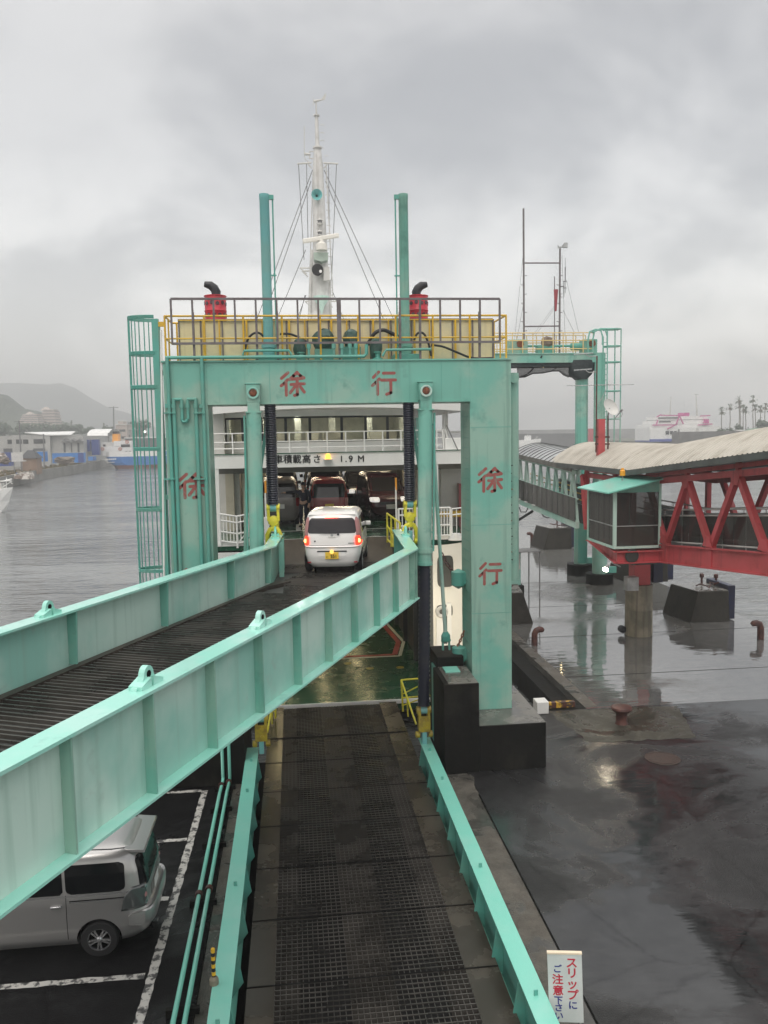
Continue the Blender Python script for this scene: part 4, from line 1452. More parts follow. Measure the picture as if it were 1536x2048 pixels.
class Body:
    def __init__(s, levels):
        s.lv = levels

    def at(s, z):
        lv = s.lv
        if z <= lv[0][0]: return lv[0][1:]
        for a, b in zip(lv, lv[1:]):
            if z <= b[0]:
                q = (z - a[0]) / (b[0] - a[0])
                return tuple(lerp(i, j, q) for i, j in zip(a[1:], b[1:]))
        return lv[-1][1:]

    def mesh(s, n=72):
        rows = []
        zs = []
        for a, b in zip(s.lv, s.lv[1:]):
            k = max(1, int((b[0] - a[0]) / .05))
            zs += [lerp(a[0], b[0], i / k) for i in range(k)]
        zs.append(s.lv[-1][0])
        for z in zs:
            yr, yf, w, p = s.at(z)
            yc, L = (yr + yf) / 2, (yf - yr) / 2
            row = []
            for i in range(n):
                a = 2 * PI * (i + .5) / n
                c, q = math.cos(a), math.sin(a)
                row.append((w * math.copysign(abs(c) ** (2 / p), c), yc + L * math.copysign(abs(q) ** (2 / p), q), z))
            rows.append(row)
        mb = MB().grid(rows, True)
        mb.f.append(tuple(reversed(range(n)))); mb.m.append(0)
        b = len(mb.v) - n
        mb.f.append(tuple(b + i for i in range(n))); mb.m.append(0)
        return mb

    def end(s, u, z, off, rear=True):
        """point on the rear (or front) face; u = fraction of the half width"""
        yr, yf, w, p = s.at(z)
        yc, L = (yr + yf) / 2, (yf - yr) / 2
        k = L * (1 - min(1, abs(u)) ** p) ** (1 / p)
        return Vector((u * w, yc - k - off if rear else yc + k + off, z))

    def side(s, y, z, sign, off):
        yr, yf, w, p = s.at(z)
        yc, L = (yr + yf) / 2, (yf - yr) / 2
        q = min(1, abs((y - yc) / L))
        return Vector((sign * (w * (1 - q ** p) ** (1 / p) + off), y, z))

    def end_patch(s, u0, u1, z0, z1, off, rear=True, r=0.0, n=14, m_=8, top=1.0):
        rows = []
        for i in range(m_ + 1):
            v = i / m_
            z = lerp(z0, z1, v)
            d = min(v, 1 - v) * (z1 - z0)
            ins = (r - math.sqrt(max(0, r * r - (r - d) ** 2))) if d < r else 0
            k = lerp(1, top, v)
            a, b = u0 * k + ins, u1 * k - ins
            rows.append([s.end(lerp(a, b, j / n), z, off, rear) for j in range(n + 1)])
        return MB().grid(rows)

    def side_patch(s, y0b, y1b, y0t, y1t, z0, z1, sign, off, r=0.06, n=10, m_=10):
        rows = []
        for i in range(m_ + 1):
            v = i / m_
            z = lerp(z0, z1, v)
            d = min(v, 1 - v) * (z1 - z0)
            ins = (r - math.sqrt(max(0, r * r - (r - d) ** 2))) if d < r else 0
            a, b = lerp(y0b, y0t, v) + ins, lerp(y1b, y1t, v) - ins
            rows.append([s.side(lerp(a, b, j / n), z, sign, off) for j in range(n + 1)])
        return MB().grid(rows)


def thick(o, t_=.006):
    m = o.modifiers.new('thickness', 'SOLIDIFY')
    m.thickness = t_
    m.offset = 0
    return o


def wheel(parent, x, y, r, w, sign, rimmat, spokes=10):
    wo = MB().lathe([(r * .62, -w / 2), (r * .93, -w / 2), (r, -w * .3), (r, w * .3), (r * .93, w / 2), (r * .62, w / 2), (r * .60, w * .2)], (x, y, r), (sign, 0, 0), 28, caps=False)
    t_ = wo.build('wheel', M['tyre'], parent, smooth=True)
    mb_ = MB().lathe([(r * .64, w * .44), (r * .60, w * .47), (r * .57, w * .40), (r * .55, w * .05), (.001, w * .05)], (x, y, r), (sign, 0, 0), 28, caps=False)
    rim = mb_.build('rim', M['winframe'], t_, smooth=True)
    mb_ = MB()
    c = Vector((x + sign * w * .36, y, r))
    for k in range(spokes):
        a = 2 * PI * k / spokes
        d = Vector((0, math.cos(a), math.sin(a)))
        a2 = a + (.14 if k % 2 else -.14)
        d2 = Vector((0, math.cos(a2), math.sin(a2)))
        mb_.beam(c + d * r * .10, c + d2 * r * .59, .03, .03, (1, 0, 0))
    mb_.lathe([(.001, -.02), (r * .16, -.02), (r * .16, .02), (r * .08, .035), (.001, .035)], c, (sign, 0, 0), 16)
    mb_.lathe([(r * .64, -.015), (r * .645, .02), (r * .58, .02), (r * .575, -.015)], c, (sign, 0, 0), 28)
    mb_.build('spokes', rimmat, t_, smooth=False)


def car_body(B, parent, paint, wheels, r, name='body'):
    """shell with wheel arches cut out, plus dark wheel wells"""
    o = B.mesh().build(name, paint, parent, smooth=True)
    cut = MB()
    for y in wheels:
        for s_ in (-1, 1):
            w = B.at(.45)[2]
            cut.tube((s_ * (w - .26), y, r + .01), (s_ * (w + .3), y, r + .01), r * 1.17, 28)
    c = cut.build('cutter', M['pit'])
    m = o.modifiers.new('arches', 'BOOLEAN')
    m.object = c
    m.operation = 'DIFFERENCE'
    m.solver = 'EXACT'
    dg = bpy.context.evaluated_depsgraph_get()
    me = bpy.data.meshes.new_from_object(o.evaluated_get(dg))
    o.modifiers.clear()
    old = o.data
    o.data = me
    bpy.data.objects.remove(c)
    bpy.data.meshes.remove(old)
    me.set_sharp_from_angle(angle=R(38))
    mb_ = MB()
    for y in wheels:
        for s_ in (-1, 1):
            w = B.at(.45)[2]
            mb_.tube((s_ * (w - .255), y, r + .01), (s_ * (w - .245), y, r + .01), r * 1.15, 24)
            rows = [[(s_ * xx, y + r * 1.165 * math.cos(PI * k / 16), r + .01 + r * 1.165 * math.sin(PI * k / 16)) for k in range(17)] for xx in (w - .25, w - .012)]
            mb_.grid(rows)
    mb_.build('wheel_well', M['pit'], parent, fix=False)
    return o


def plate(parent, c, d, w, h, m, chars, ink, tilt=0):
    """number plate facing local -Y (d=-1) or +Y (d=1)"""
    p = MB().box(c[0] - w / 2, c[0] + w / 2, c[1] - .008, c[1] + .008, c[2] - h / 2, c[2] + h / 2).build('number_plate', m, parent, bevel=.004)
    if chars:
        y = c[1] + d * .011
        x = (1, 0, 0) if d < 0 else (-1, 0, 0)
        for s_, dx_, dz_, sz in chars:
            text('plate_character', s_, sz, ink, p, frame((c[0] + (dx_ if d < 0 else -dx_), y, c[2] + dz_), x, (0, 0, 1)), .001)
    return p


KEI = [(.17, -1.56, 1.56, .62, 6), (.26, -1.66, 1.64, .70, 6), (.45, -1.70, 1.69, .735, 6.5), (.60, -1.69, 1.70, .738, 7), (.66, -1.685, 1.695, .738, 7),
       (.675, -1.65, 1.69, .735, 7), (.80, -1.645, 1.62, .735, 7), (.90, -1.635, 1.30, .728, 7), (.96, -1.625, 1.10, .722, 8), (1.10, -1.595, .85, .705, 8), (1.30, -1.54, .55, .672, 8),
       (1.40, -1.50, .40, .648, 7.5), (1.455, -1.45, .30, .618, 7), (1.485, -1.36, .2, .565, 6), (1.50, -1.18, .05, .44, 5)]
KVAN = [(.18, -1.58, 1.58, .62, 7), (.28, -1.67, 1.66, .70, 7), (.5, -1.70, 1.70, .735, 8), (.75, -1.70, 1.66, .737, 8), (.95, -1.69, 1.45, .735, 8), (1.05, -1.68, 1.25, .725, 8),
        (1.45, -1.63, .85, .665, 8), (1.62, -1.59, .65, .63, 7.5), (1.68, -1.55, .55, .59, 7), (1.72, -1.45, .4, .50, 6)]
MPV = [(.22, -2.12, 2.15, .74, 7), (.34, -2.26, 2.27, .82, 7), (.55, -2.31, 2.31, .845, 8), (.70, -2.32, 2.31, .848, 8), (.76, -2.30, 2.30, .848, 8), (.80, -2.265, 2.27, .848, 8),
       (1.0, -2.265, 2.02, .85, 8.5), (1.08, -2.26, 1.75, .846, 8.5), (1.16, -2.25, 1.5, .838, 8.5), (1.45, -2.18, 1.02, .795, 8.5), (1.64, -2.12, .74, .755, 8),
       (1.74, -2.07, .55, .715, 7.5), (1.79, -2.0, .42, .65, 7), (1.825, -1.86, .25, .54, 6), (1.84, -1.6, .0, .40, 5)]


def simple_car(name, label, cat, kind, paint, loc, rz, rear=True, tail='tailred', scale=1.0, platem=None, lit=False):
    lv, L2, H, wy, r = {'kvan': (KVAN, 1.70, 1.72, (-1.2, 1.2), .27), 'mpv': (MPV, 2.3, 1.84, (-1.45, 1.38), .31), 'kei': (KEI, 1.7, 1.5, (-1.15, 1.2), .27)}[kind]
    t_ = thing(name, label, cat, (0, 0, 0), 'cars parked on the upper car deck of the ferry', local=True)
    B = Body(lv)
    car_body(B, t_, M[paint], wy, r)
    belt, roof = {'kvan': (1.04, 1.55), 'mpv': (1.14, 1.66), 'kei': (.94, 1.36)}[kind]
    thick(B.end_patch(-.90, .90, belt, roof, .006, True, .05, top=.97).build('rear_window', M['carglass'], t_, fix=False))
    yf0 = B.at(belt)[1]
    thick(B.end_patch(-.92, .92, belt + .01, roof, .006, False, .05, top=.97).build('windscreen', M['carglass'], t_, fix=False))
    for s_ in (-1, 1):
        y0, y1 = B.at(belt)[0], B.at(belt)[1]
        thick(B.side_patch(y0 + .22, y1 - .35, y0 + .3, B.at(roof)[1] - .12, belt + .01, roof - .01, s_, .006).build('side_window', M['carglass'], t_, fix=False))
        za, zb = belt - .32, belt - .02
        thick(B.end_patch(*((.80, .985) if s_ > 0 else (-.985, -.80)), za, zb, .01, True, .03).build('tail_light', M['brake' if lit else tail], t_, fix=False), .02)
        zz = .72 if kind == 'mpv' else .68
        thick(B.end_patch(*((.55, .97) if s_ > 0 else (-.97, -.55)), zz, zz + .17, .012, False, .04).build('headlight', M['headl'] if not rear else M['lampclear'], t_, fix=False), .02)
        mb_ = MB().box(s_ * (B.at(belt)[2] + .02) - .0, s_ * (B.at(belt)[2] + .17), yf0 - .62, yf0 - .52, belt - .02, belt + .13)
        mb_.build('wing_mirror', M[paint], t_, bevel=.02)
        for y in wy:
            wheel(t_, s_ * (B.at(.4)[2] - .10), y, r, .17, s_, M['alloy'], 8)
    pz = .72 if kind == 'kvan' else .62
    c = B.end(0, pz, .012, True)
    plate(t_, (c.x, c.y - .01, pz), -1, .33, .165, M[platem or 'plate_w'], [], M['ink'])
    c = B.end(0, .45, .012, False)
    plate(t_, (c.x, c.y + .01, .50), 1, .33, .165, M['plate_w'], [], M['ink'])
    c = B.end(0, .6, .01, False)
    thick(B.end_patch(-.5, .5, .58, .68, .01, False, .02).build('grille', M['winframe'], t_, fix=False), .015)
    t_.location = loc
    t_.rotation_euler = (0, 0, rz)
    t_.scale = (scale,) * 3
    return t_


# ---- white hatchback on the ramp
KS = 1.05
wc = thing('hatchback_car', 'small white hatchback with lit brake lights driving up the ramp into the ferry', 'car', local=True)
B = Body(KEI)
car_body(B, wc, M['carwhite'], (-1.12, 1.22), .275)
thick(B.end_patch(-.865, .865, .985, 1.345, .008, True, .07, n=20, top=.965).build('rear_window', M['carglass'], wc, fix=False))
thick(B.end_patch(-.9, .9, .97, 1.40, .008, False, .06).build('windscreen', M['carglass'], wc, fix=False))
for s_ in (-1, 1):
    thick(B.side_patch(-1.42, -.55, -1.32, -.5, .95, 1.35, s_, .008).build('side_window', M['carglass'], wc, fix=False))
    thick(B.side_patch(-.48, .72, -.44, .32, .95, 1.36, s_, .008).build('side_window', M['carglass'], wc, fix=False))
    u = lambda a, b: (a, b) if s_ > 0 else (-b, -a)
    tl = thick(B.end_patch(*u(.855, .985), .72, 1.36, .012, True, .05, top=.99).build('tail_light', M['tailpink'], wc, fix=False), .03)
    thick(B.end_patch(*u(.80, .985), .69, .92, .030, True, .05).build('brake_lens', M['brake'], tl, fix=False), .02)
    c = B.end(s_ * .90, .80, .045)
    MB().lathe([(.052, 0), (.04, .012), (.001, .018)], c, (0, -1, 0), 14).build('bulb_glow', M['brakecore'], tl, smooth=True)
    mb = MB().box(s_ * .72, s_ * .87, .58, .68, .94, 1.05)
    mb.build('wing_mirror', M['carwhite'], wc, bevel=.025)
    for y in (-1.12, 1.22):
        wheel(wc, s_ * .645, y, .275, .165, s_, M['gal'], 7)
    c = B.end(s_ * .80, .30, .012)
    MB().box(c.x - .06, c.x + .06, c.y - .004, c.y + .02, .27, .30).build('reflector', M['tailred'], wc)
MB().box(-.17, .17, -1.575, -1.49, 1.36, 1.408).build('stop_lamp', M['stoplamp'], wc, bevel=.012)
mb = MB()
mb.extr([(-.60, -1.46, 1.412), (.60, -1.46, 1.412), (.58, -1.34, 1.475), (-.58, -1.34, 1.475)], (0, -.05, .010))
mb.build('roof_spoiler', M['carwhite'], wc, bevel=.02)
thick(B.end_patch(-.96, .96, .655, .685, .022, True, 0, n=24, m_=2).build('bumper_ledge', M['carwhite'], wc, fix=False), .03)
thick(B.end_patch(-.46, .46, .36, .545, .004, True, .05).build('plate_recess', M['carwhite'], wc, fix=False), .01)
thick(B.end_patch(-.5, .5, .545, .575, .010, True, .01).build('recess_slot', M['winframe'], wc, fix=False), .012)
c = B.end(0, .46, .02)
plate(wc, (0, c.y - .006, .46), -1, .335, .165, M['plate_y'], [('551', .045, -.02, .11), ('い', -.12, -.03, .05)], M['ink'])
mb = MB().lathe([(.05, 0), (.05, .014), (.001, .016)], (0, c.y - .02, .555), (0, -1, 0), 12)
mb.build('plate_lamp', M['platelamp'], wc)
c = B.end(0, .93, .012)
mb = MB().beam((-.30, c.y - .02, 1.0), (.12, c.y - .02, .985), .02, .016)
mb.lathe([(.03, 0), (.03, .03), (.001, .035)], (.16, c.y, .965), (0, -1, 0), 10)
mb.build('rear_wiper', M['winframe'], wc)
thick(B.end_patch(-.13, .13, .885, .915, .012, True, .01).build('hatch_handle', M['offwhite'], wc, fix=False), .012)
mb = MB()
mb.lathe([(.034, 0), (.034, .006), (.024, .008), (.001, .008)], B.end(0, .935, .004), (0, -1, 0), 14)
mb.build('round_badge', M['gal'], wc)
MB().lathe([(.02, 0), (.02, .006), (.001, .007)], B.end(-.58, .80, .004), (0, -1, 0), 10).build('hatch_lock', M['winframe'], wc)
thick(B.end_patch(.55, .78, .735, .755, .006, True, .0, m_=2).build('badge_strip', M['dkgal'], wc, fix=False), .006)
mb = MB()
for u_ in (-.845, .845):
    rows = [[B.end(u_ - .006, z, .004), B.end(u_ + .006, z, .004)] for z in [lerp(.70, .99, i / 6) for i in range(7)]]
    mb.grid(rows)
rows = [[B.end(lerp(-.845, .845, i / 20), z, .004) for i in range(21)] for z in (.690, .700)]
mb.grid(rows)
mb.build('hatch_gap', M['pit'], wc, fix=False)
wp = Vector((1.10, 22.9, DZ + .01))
wc.location = (1.13, 22.08, DZ + .005)
wc.rotation_euler = (0, 0, R(-8))
wc.scale = (1.0, 1.0, 1.04)

# ---- silver minivan in the car park
sv = thing('minivan', 'silver minivan parked in a white lined bay below the raised ramp', 'van', local=True)
B = Body(MPV)
car_body(B, sv, M['carsilver'], (-1.45, 1.38), .315)
thick(B.end_patch(-.90, .90, 1.14, 1.66, .008, True, .05, n=20, top=.97).build('rear_window', M['vanglass'], sv, fix=False))
thick(B.end_patch(-.93, .93, 1.14, 1.70, .008, False, .05, top=.97).build('windscreen', M['vanglass'], sv, fix=False))
for s_ in (-1, 1):
    thick(B.side_patch(-1.92, -.95, -1.90, -.92, 1.16, 1.63, s_, .008, r=.09, m_=16).build('side_window', M['vanglass'], sv, fix=False))
    thick(B.side_patch(-.90, .22, -.87, .18, 1.16, 1.64, s_, .008, r=.05).build('side_window', M['vanglass'], sv, fix=False))
    thick(B.side_patch(.28, 1.25, .24, .72, 1.16, 1.64, s_, .008, r=.05).build('side_window', M['vanglass'], sv, fix=False))
    rows = []
    for z in [lerp(.80, 1.20, i / 8) for i in range(9)]:           # lamp wraps round the rear corner
        yr, yf, w, p = B.at(z)
        yc, L = (yr + yf) / 2, (yf - yr) / 2
        row = []
        k0, k1 = (.44, 1.17) if z < 1.08 else (.44 + (z - 1.08) * 1.5, 1.17)
        for k in range(14):
            a = lerp(k0, k1, k / 13)
            cx_, sy_ = math.cos(a), math.sin(a)
            row.append((s_ * (w * cx_ ** (2 / p) + .012 * cx_), yc - L * sy_ ** (2 / p) - .012 * sy_, z))
        rows.append(row)
    tl = thick(MB().grid(rows).build('tail_light', M['lampclear'], sv, smooth=True), .02)
    c = B.side(-2.18, 1.0, s_, .0)
    for z in (.87, 1.0, 1.13):
        q = B.side(-2.21, z, s_, .012)
        MB().lathe([(.062, -.02), (.05, .010), (.001, .016)], q, (s_, -.9, 0), 14).build('lamp_bowl', M['alloy'] if z != 1.0 else M['tailpink'], tl, smooth=True)
    # sliding door slot, seams, handles
    mb = MB()
    rows = [[B.side(lerp(-2.02, -1.0, i / 12), z, s_, .004) for i in range(13)] for z in (1.035, 1.052)]
    mb.grid(rows)
    for y in (-.95, .24, 1.28):
        rows = [[B.side(y, z, s_, .003), B.side(y + .010, z, s_, .003)] for z in [lerp(.36, 1.15, i / 8) for i in range(9)]]
        mb.grid(rows)
    mb.loose('door_gap', M['pit'], sv, fix=False)
    mb = MB()
    rows = [[B.side(lerp(-2.05, .9, i / 16), z, s_, .006) for i in range(17)] for z in (1.118, 1.135)]
    mb.grid(rows)
    rows = [[B.side(lerp(-2.02, -1.0, i / 12), z, s_, .008) for i in range(13)] for z in (1.02, 1.035)]
    mb.grid(rows)
    mb.build('chrome_strip', M['alloy'], sv, fix=False)
    for y in (-.78, .42):
        q = B.side(y, .97, s_, .02)
        MB().box(q.x - .02, q.x + .02, y - .09, y + .09, .955, .985).build('door_handle', M['alloy'], sv, bevel=.01)
    mb = MB().box(s_ * .86, s_ * 1.06, 1.25, 1.36, 1.10, 1.27)
    mb.build('wing_mirror', M['carsilver'], sv, bevel=.03)
    for y in (-1.45, 1.38):
        wheel(sv, s_ * .745, y, .315, .19, s_, M['alloy'], 10)
    thick(B.end_patch(*((.5, .97) if s_ > 0 else (-.97, -.5)), .72, .92, .012, False, .05).build('headlight', M['lampclear'], sv, fix=False), .02)
mb = MB()
mb.hexa([(-.69, -2.02, 1.735), (.69, -2.02, 1.735), (.67, -2.24, 1.715), (-.67, -2.24, 1.715), (-.66, -1.88, 1.80), (.66, -1.88, 1.80), (.66, -2.23, 1.755), (-.66, -2.23, 1.755)])
mb.build('roof_spoiler', M['carsilver'], sv, bevel=.018)
thick(B.end_patch(-.97, .97, .50, .76, .03, True, .06, n=24).build('rear_bumper', M['carsilver'], sv, fix=False), .06)
thick(B.end_patch(-.45, .45, .80, 1.0, .004, True, .03).build('plate_recess', M['cargrey'], sv, fix=False), .01)
c = B.end(0, .9, .015)
plate(sv, (0, c.y - .01, .9), -1, .33, .165, M['plate_w'], [], M['ink'])
mb = MB()
for s_ in (-1, 1):
    pts = [B.side(lerp(-1.9, .35, i / 10), 1.79 + .02 * math.sin(PI * i / 10), s_, .004) for i in range(11)]
    mb.pipe(pts, .012, 6)
mb.build('roof_gutter', M['winframe'], sv, smooth=True)
mb = MB()
for x in (-.42, .42):
    mb.tube((x, -2.36, .36), (x, -2.25, .36), .04, 10)
mb.loose('reversing_light', M['lampclear'], sv)
sv.location = (-4.95, 14.55, 0.004)
sv.rotation_euler = (0, 0, R(90))

# ---- cars on the upper deck
FZ = 5.312
def car_at(px, Y): return Vector((P(px, 1000, Y).x, Y, FZ))
simple_car('minicar_van', 'red small van with a yellow number plate, seen from behind above the white hatchback', 'car', 'kvan', 'carred', car_at(655, 33.2), R(0), True, 'tailpink', 1.03, 'plate_y')
simple_car('minivan', 'maroon minivan with bright headlights facing out of the car deck', 'van', 'kvan', 'carmaroon', car_at(762, 34.6), R(186), False, scale=1.08)
simple_car('wagon', 'grey boxy wagon seen from behind, nearest the crew member in navy', 'car', 'kvan', 'cargrey', car_at(558, 33.5), R(2), True, 'tailred', 1.05)
simple_car('wagon', 'black wagon parked ahead of the grey boxy wagon', 'car', 'kvan', 'carblack', car_at(563, 39.5), R(1), True, 'tailred', 1.08)
simple_car('minivan', 'black van directly ahead of the red small van', 'van', 'kvan', 'carblack', car_at(648, 38.2), 0, True, 'tailred', 1.1)
simple_car('minivan', 'dark van third in line ahead of the red small van', 'van', 'kvan', 'carblack', car_at(641, 43.5), 0, True, 'tailred', 1.18)
simple_car('minivan', 'black van with pale window trim behind the maroon minivan', 'van', 'mpv', 'carblack', car_at(722, 40.5), R(180), False, scale=1.0)
simple_car('hatchback_car', 'dark car with a lit red lamp between the red van and maroon minivan', 'car', 'kvan', 'carblack', car_at(704, 47.0), 0, True, 'tailred', 1.05, lit=True)


# ------------------------------------------------------------------ people
def skin_mesh(name, verts, edges, rad, m, parent, root=0, sub=1):
    me = bpy.data.meshes.new(name)
    me.from_pydata([Vector(v) for v in verts], edges, [])
    o = bpy.data.objects.new(name, me)
    COL.objects.link(o)
    o.modifiers.new('skin', 'SKIN')
    for i, r_ in enumerate(rad):
        sv_ = me.skin_vertices[0].data[i]
        sv_.radius = (r_, r_) if not isinstance(r_, tuple) else r_
        sv_.use_root = (i == root)
    s_ = o.modifiers.new('sub', 'SUBSURF')
    s_.levels = s_.render_levels = sub
    dg = bpy.context.evaluated_depsgraph_get()
    dg.update()
    me2 = bpy.data.meshes.new_from_object(o.evaluated_get(dg))
    bpy.data.objects.remove(o)
    me2.materials.clear()
    me2.materials.append(m)
    me2.polygons.foreach_set('use_smooth', [True] * len(me2.polygons))
    o = bpy.data.objects.new(name, me2)
    COL.objects.link(o)
    o.parent = parent
    return o


def person(label, loc, rz, hands, top, bottom, cap=None, h=1.70):
    """hands: (left elbow, left wrist, right elbow, right wrist) in local coordinates; +Y is where the person faces"""
    t_ = thing('person', label, 'person', (0, 0, 0), 'people on the ferry car deck', local=True)
    le, lw, re, rw = [Vector(v) for v in hands]
    V, E_, Rr = [], [], []
    def add(p, r_, frm=None):
        V.append(Vector(p)); Rr.append(r_)
        if frm is not None: E_.append((frm, len(V) - 1))
        return len(V) - 1
    pel = add((0, 0, .95), (.145, .10))
    wai = add((0, 0, 1.10), (.125, .09), pel)
    che = add((0, .0, 1.28), (.15, .105), wai)
    nk0 = add((0, -.01, 1.42), (.075, .07), che)
    nk1 = add((0, .0, 1.50), .05, nk0)
    h1 = add((0, .02, 1.57), (.065, .075), nk1)
    add((0, .01, 1.66), (.072, .085), h1)
    nose = add((0, .105, 1.565), .012, h1)
    for s_, el_, wr_ in ((-1, le, lw), (1, re, rw)):
        sh = add((s_ * .185, 0, 1.38), .062, che)
        e_ = add(el_, .044, sh)
        w_ = add(wr_, .030, e_)
        d = (wr_ - el_).normalized()
        pal = add(wr_ + d * .07, (.036, .022), w_)
        side = d.cross(Vector((0, 0, 1)))
        if side.length < .2: side = Vector((0, 1, 0))
        side.normalize()
        curl = side.cross(d).normalized()
        for k, (off_, ln) in enumerate(((-.030, .062), (-.010, .074), (.010, .070), (.029, .056))):
            b_ = add(wr_ + d * .085 + side * off_, .0095, pal)
            f1 = add(V[b_] + d * ln * .55 - curl * .004, .009, b_)
            add(V[f1] + d * ln * .45 - curl * .014, .0075, f1)
        th = add(wr_ + d * .035 + side * -.045, .011, w_)
        add(V[th] + d * .045 - side * .012, .009, th)
        hp = add((s_ * .09, 0, .90), .085, pel)
        kn = add((s_ * .10, .02, .50), .058, hp)
        an = add((s_ * .105, -.01, .09), .040, kn)
        add((s_ * .115, .13, .04), .036, an)
    body = skin_mesh('body', V, E_, Rr, M['skin'], t_, pel)
    # face details
    for s_ in (-1, 1):
        MB().lathe([(.001, -.012), (.011, 0), (.001, .008)], (s_ * .03, .088, 1.595), (0, 1, 0), 8).build('eye', M['ink'], t_, smooth=True)
        MB().lathe([(.004, -.01), (.022, -.004), (.020, .008), (.004, .01)], (s_ * .078, .0, 1.575), (s_, 0, 0), 8).build('ear', M['skin'], t_, smooth=True)
    MB().beam((-.022, .083, 1.525), (.022, .083, 1.525), .008, .007).build('mouth', M['carmaroon'], t_)
    rows = []
    for i in range(7):
        th = PI * .55 * i / 6
        rows.append([(.088 * math.sin(th) * math.cos(a), .0 + .102 * math.sin(th) * math.sin(a), 1.635 + .085 * math.cos(th) - (.06 if math.sin(a) < -.2 else 0) * (i / 6)) for a in [2 * PI * k / 14 for k in range(14)]])
    MB().grid(rows, True).build('hair', M['hair'], t_, smooth=True)
    if cap:
        rows = []
        for i in range(6):
            th = PI * .5 * i / 5
            rows.append([(.098 * math.sin(th) * math.cos(a), .005 + .112 * math.sin(th) * math.sin(a), 1.66 + .085 * math.cos(th)) for a in [2 * PI * k / 14 for k in range(14)]])
        mb_ = MB().grid(rows, True)
        mb_.extr([(-.07, .09, 1.655), (.07, .09, 1.655), (.05, .18, 1.64), (-.05, .18, 1.64)], (0, 0, .01))
        mb_.build('cap', M[cap], t_, smooth=True)
    # clothes follow the same joints
    V2, E2, R2 = [], [], []
    def add2(p, r_, frm=None):
        V2.append(Vector(p)); R2.append(r_)
        if frm is not None: E2.append((frm, len(V2) - 1))
        return len(V2) - 1
    a = add2((0, 0, .93), (.165, .125)); b = add2((0, 0, 1.10), (.15, .115), a); c = add2((0, 0, 1.28), (.172, .125), b)
    add2((0, -.01, 1.42), (.10, .085), c)
    for s_, el_, wr_ in ((-1, le, lw), (1, re, rw)):
        sh = add2((s_ * .19, 0, 1.375), .078, c)
        e_ = add2(el_, .060, sh)
        add2(el_.lerp(wr_, .93), .046, e_)
    skin_mesh('jacket', V2, E2, R2, M[top], t_, 0)
    V2.clear(); E2.clear(); R2.clear()
    a = add2((0, 0, .98), (.15, .115))
    for s_ in (-1, 1):
        hp = add2((s_ * .09, 0, .86), .10, a)
        kn = add2((s_ * .10, .02, .50), .078, hp)
        add2((s_ * .105, -.005, .10), .068, kn)
    skin_mesh('trousers', V2, E2, R2, M[bottom], t_, 0)
    mb_ = MB()
    for s_ in (-1, 1):
        mb_.hexa([(s_ * .115 - .048, -.07, 0), (s_ * .115 + .048, -.07, 0), (s_ * .125 + .045, .2, 0), (s_ * .125 - .04, .2, 0), (s_ * .11 - .042, -.06, .10), (s_ * .11 + .042, -.06, .10), (s_ * .12 + .035, .18, .055), (s_ * .12 - .03, .18, .055)])
    mb_.build('shoe', M['ink'], t_, bevel=.015)
    t_.location = loc
    t_.rotation_euler = (0, 0, rz)
    k = h / 1.74
    t_.scale = (k, k, k)
    return t_


q = P(608, 1048, 31.3)
person('crew member in navy uniform and cap holding one arm out beside the red van', (q.x, 31.3, FZ), R(165), ((-.30, .10, 1.12), (-.27, .22, .90), (.46, .02, 1.36), (.72, .04, 1.34)), 'navycloth', 'navycloth', 'navycloth')
q = P(827, 1000, 33.0)
person('person in a tan shirt standing beside the maroon minivan', (q.x, 33.0, FZ), R(20), ((-.27, .02, 1.12), (-.27, .08, .88), (.27, .02, 1.12), (.27, .08, .88)), 'tancloth', 'navycloth', None, 1.72)

# ------------------------------------------------------------------ the ferry
ferry = thing('car_ferry', 'white car ferry with open green car decks and a tall white mast behind the portal', 'ferry', (1.8, 27.6, -1.1))
HB = 27.3
# hull wings either side of the bow opening
mb = MB()
xo = P(866, 1200, HB).x
rows = []
for z in (-1.2, 0, 1.5, 3.0, 4.2, 4.75, 5.0):
    row = []
    for i in range(13):
        x = lerp(xo, 7.0, i / 12)
        zz = z if z < 4.5 else z + .12 * (i / 12) ** 2 * 3
        row.append((x, HB + .10 * (x - xo) ** 2 * .6 - .02 * max(0, z - 2), zz))
    rows.append(row)
mb.grid(rows)
mb.grid([[(xo, HB - .02 * max(0, z - 2), z) for z in (-1.2, 0, 1.5, 3, 4.2, 4.75, 5.0)], [(xo, 29.5, z) for z in (-1.2, 0, 1.5, 3, 4.2, 4.75, 5.0)]])
mb.grid([[(7.0, HB + .1 * (7 - xo) ** 2 * .6, z) for z in (-1.2, 5.3)], [(7.2, 60, -1.2), (7.2, 60, 5.3)]])
mb.build('hull', M['ship_soft'], ferry, smooth=True)
mb = MB()
mb.box(-3.2, -1.75, HB, HB + .2, -1.2, 4.95)
mb.box(-1.78, -1.75, HB + .2, 29.5, -1.2, 4.95)
mb.box(-3.3, -3.2, HB, 75, -1.2, 5.3)
mb.loose('hull_wing', M['white'], ferry)
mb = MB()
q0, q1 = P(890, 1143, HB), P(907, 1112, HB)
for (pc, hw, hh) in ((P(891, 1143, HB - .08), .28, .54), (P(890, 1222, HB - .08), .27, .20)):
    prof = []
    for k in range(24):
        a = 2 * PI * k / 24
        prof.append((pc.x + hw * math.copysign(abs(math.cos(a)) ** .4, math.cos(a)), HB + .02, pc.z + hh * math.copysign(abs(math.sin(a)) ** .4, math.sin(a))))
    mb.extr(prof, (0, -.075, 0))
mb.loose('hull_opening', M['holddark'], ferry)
pc = P(884, 1224, HB - .1)
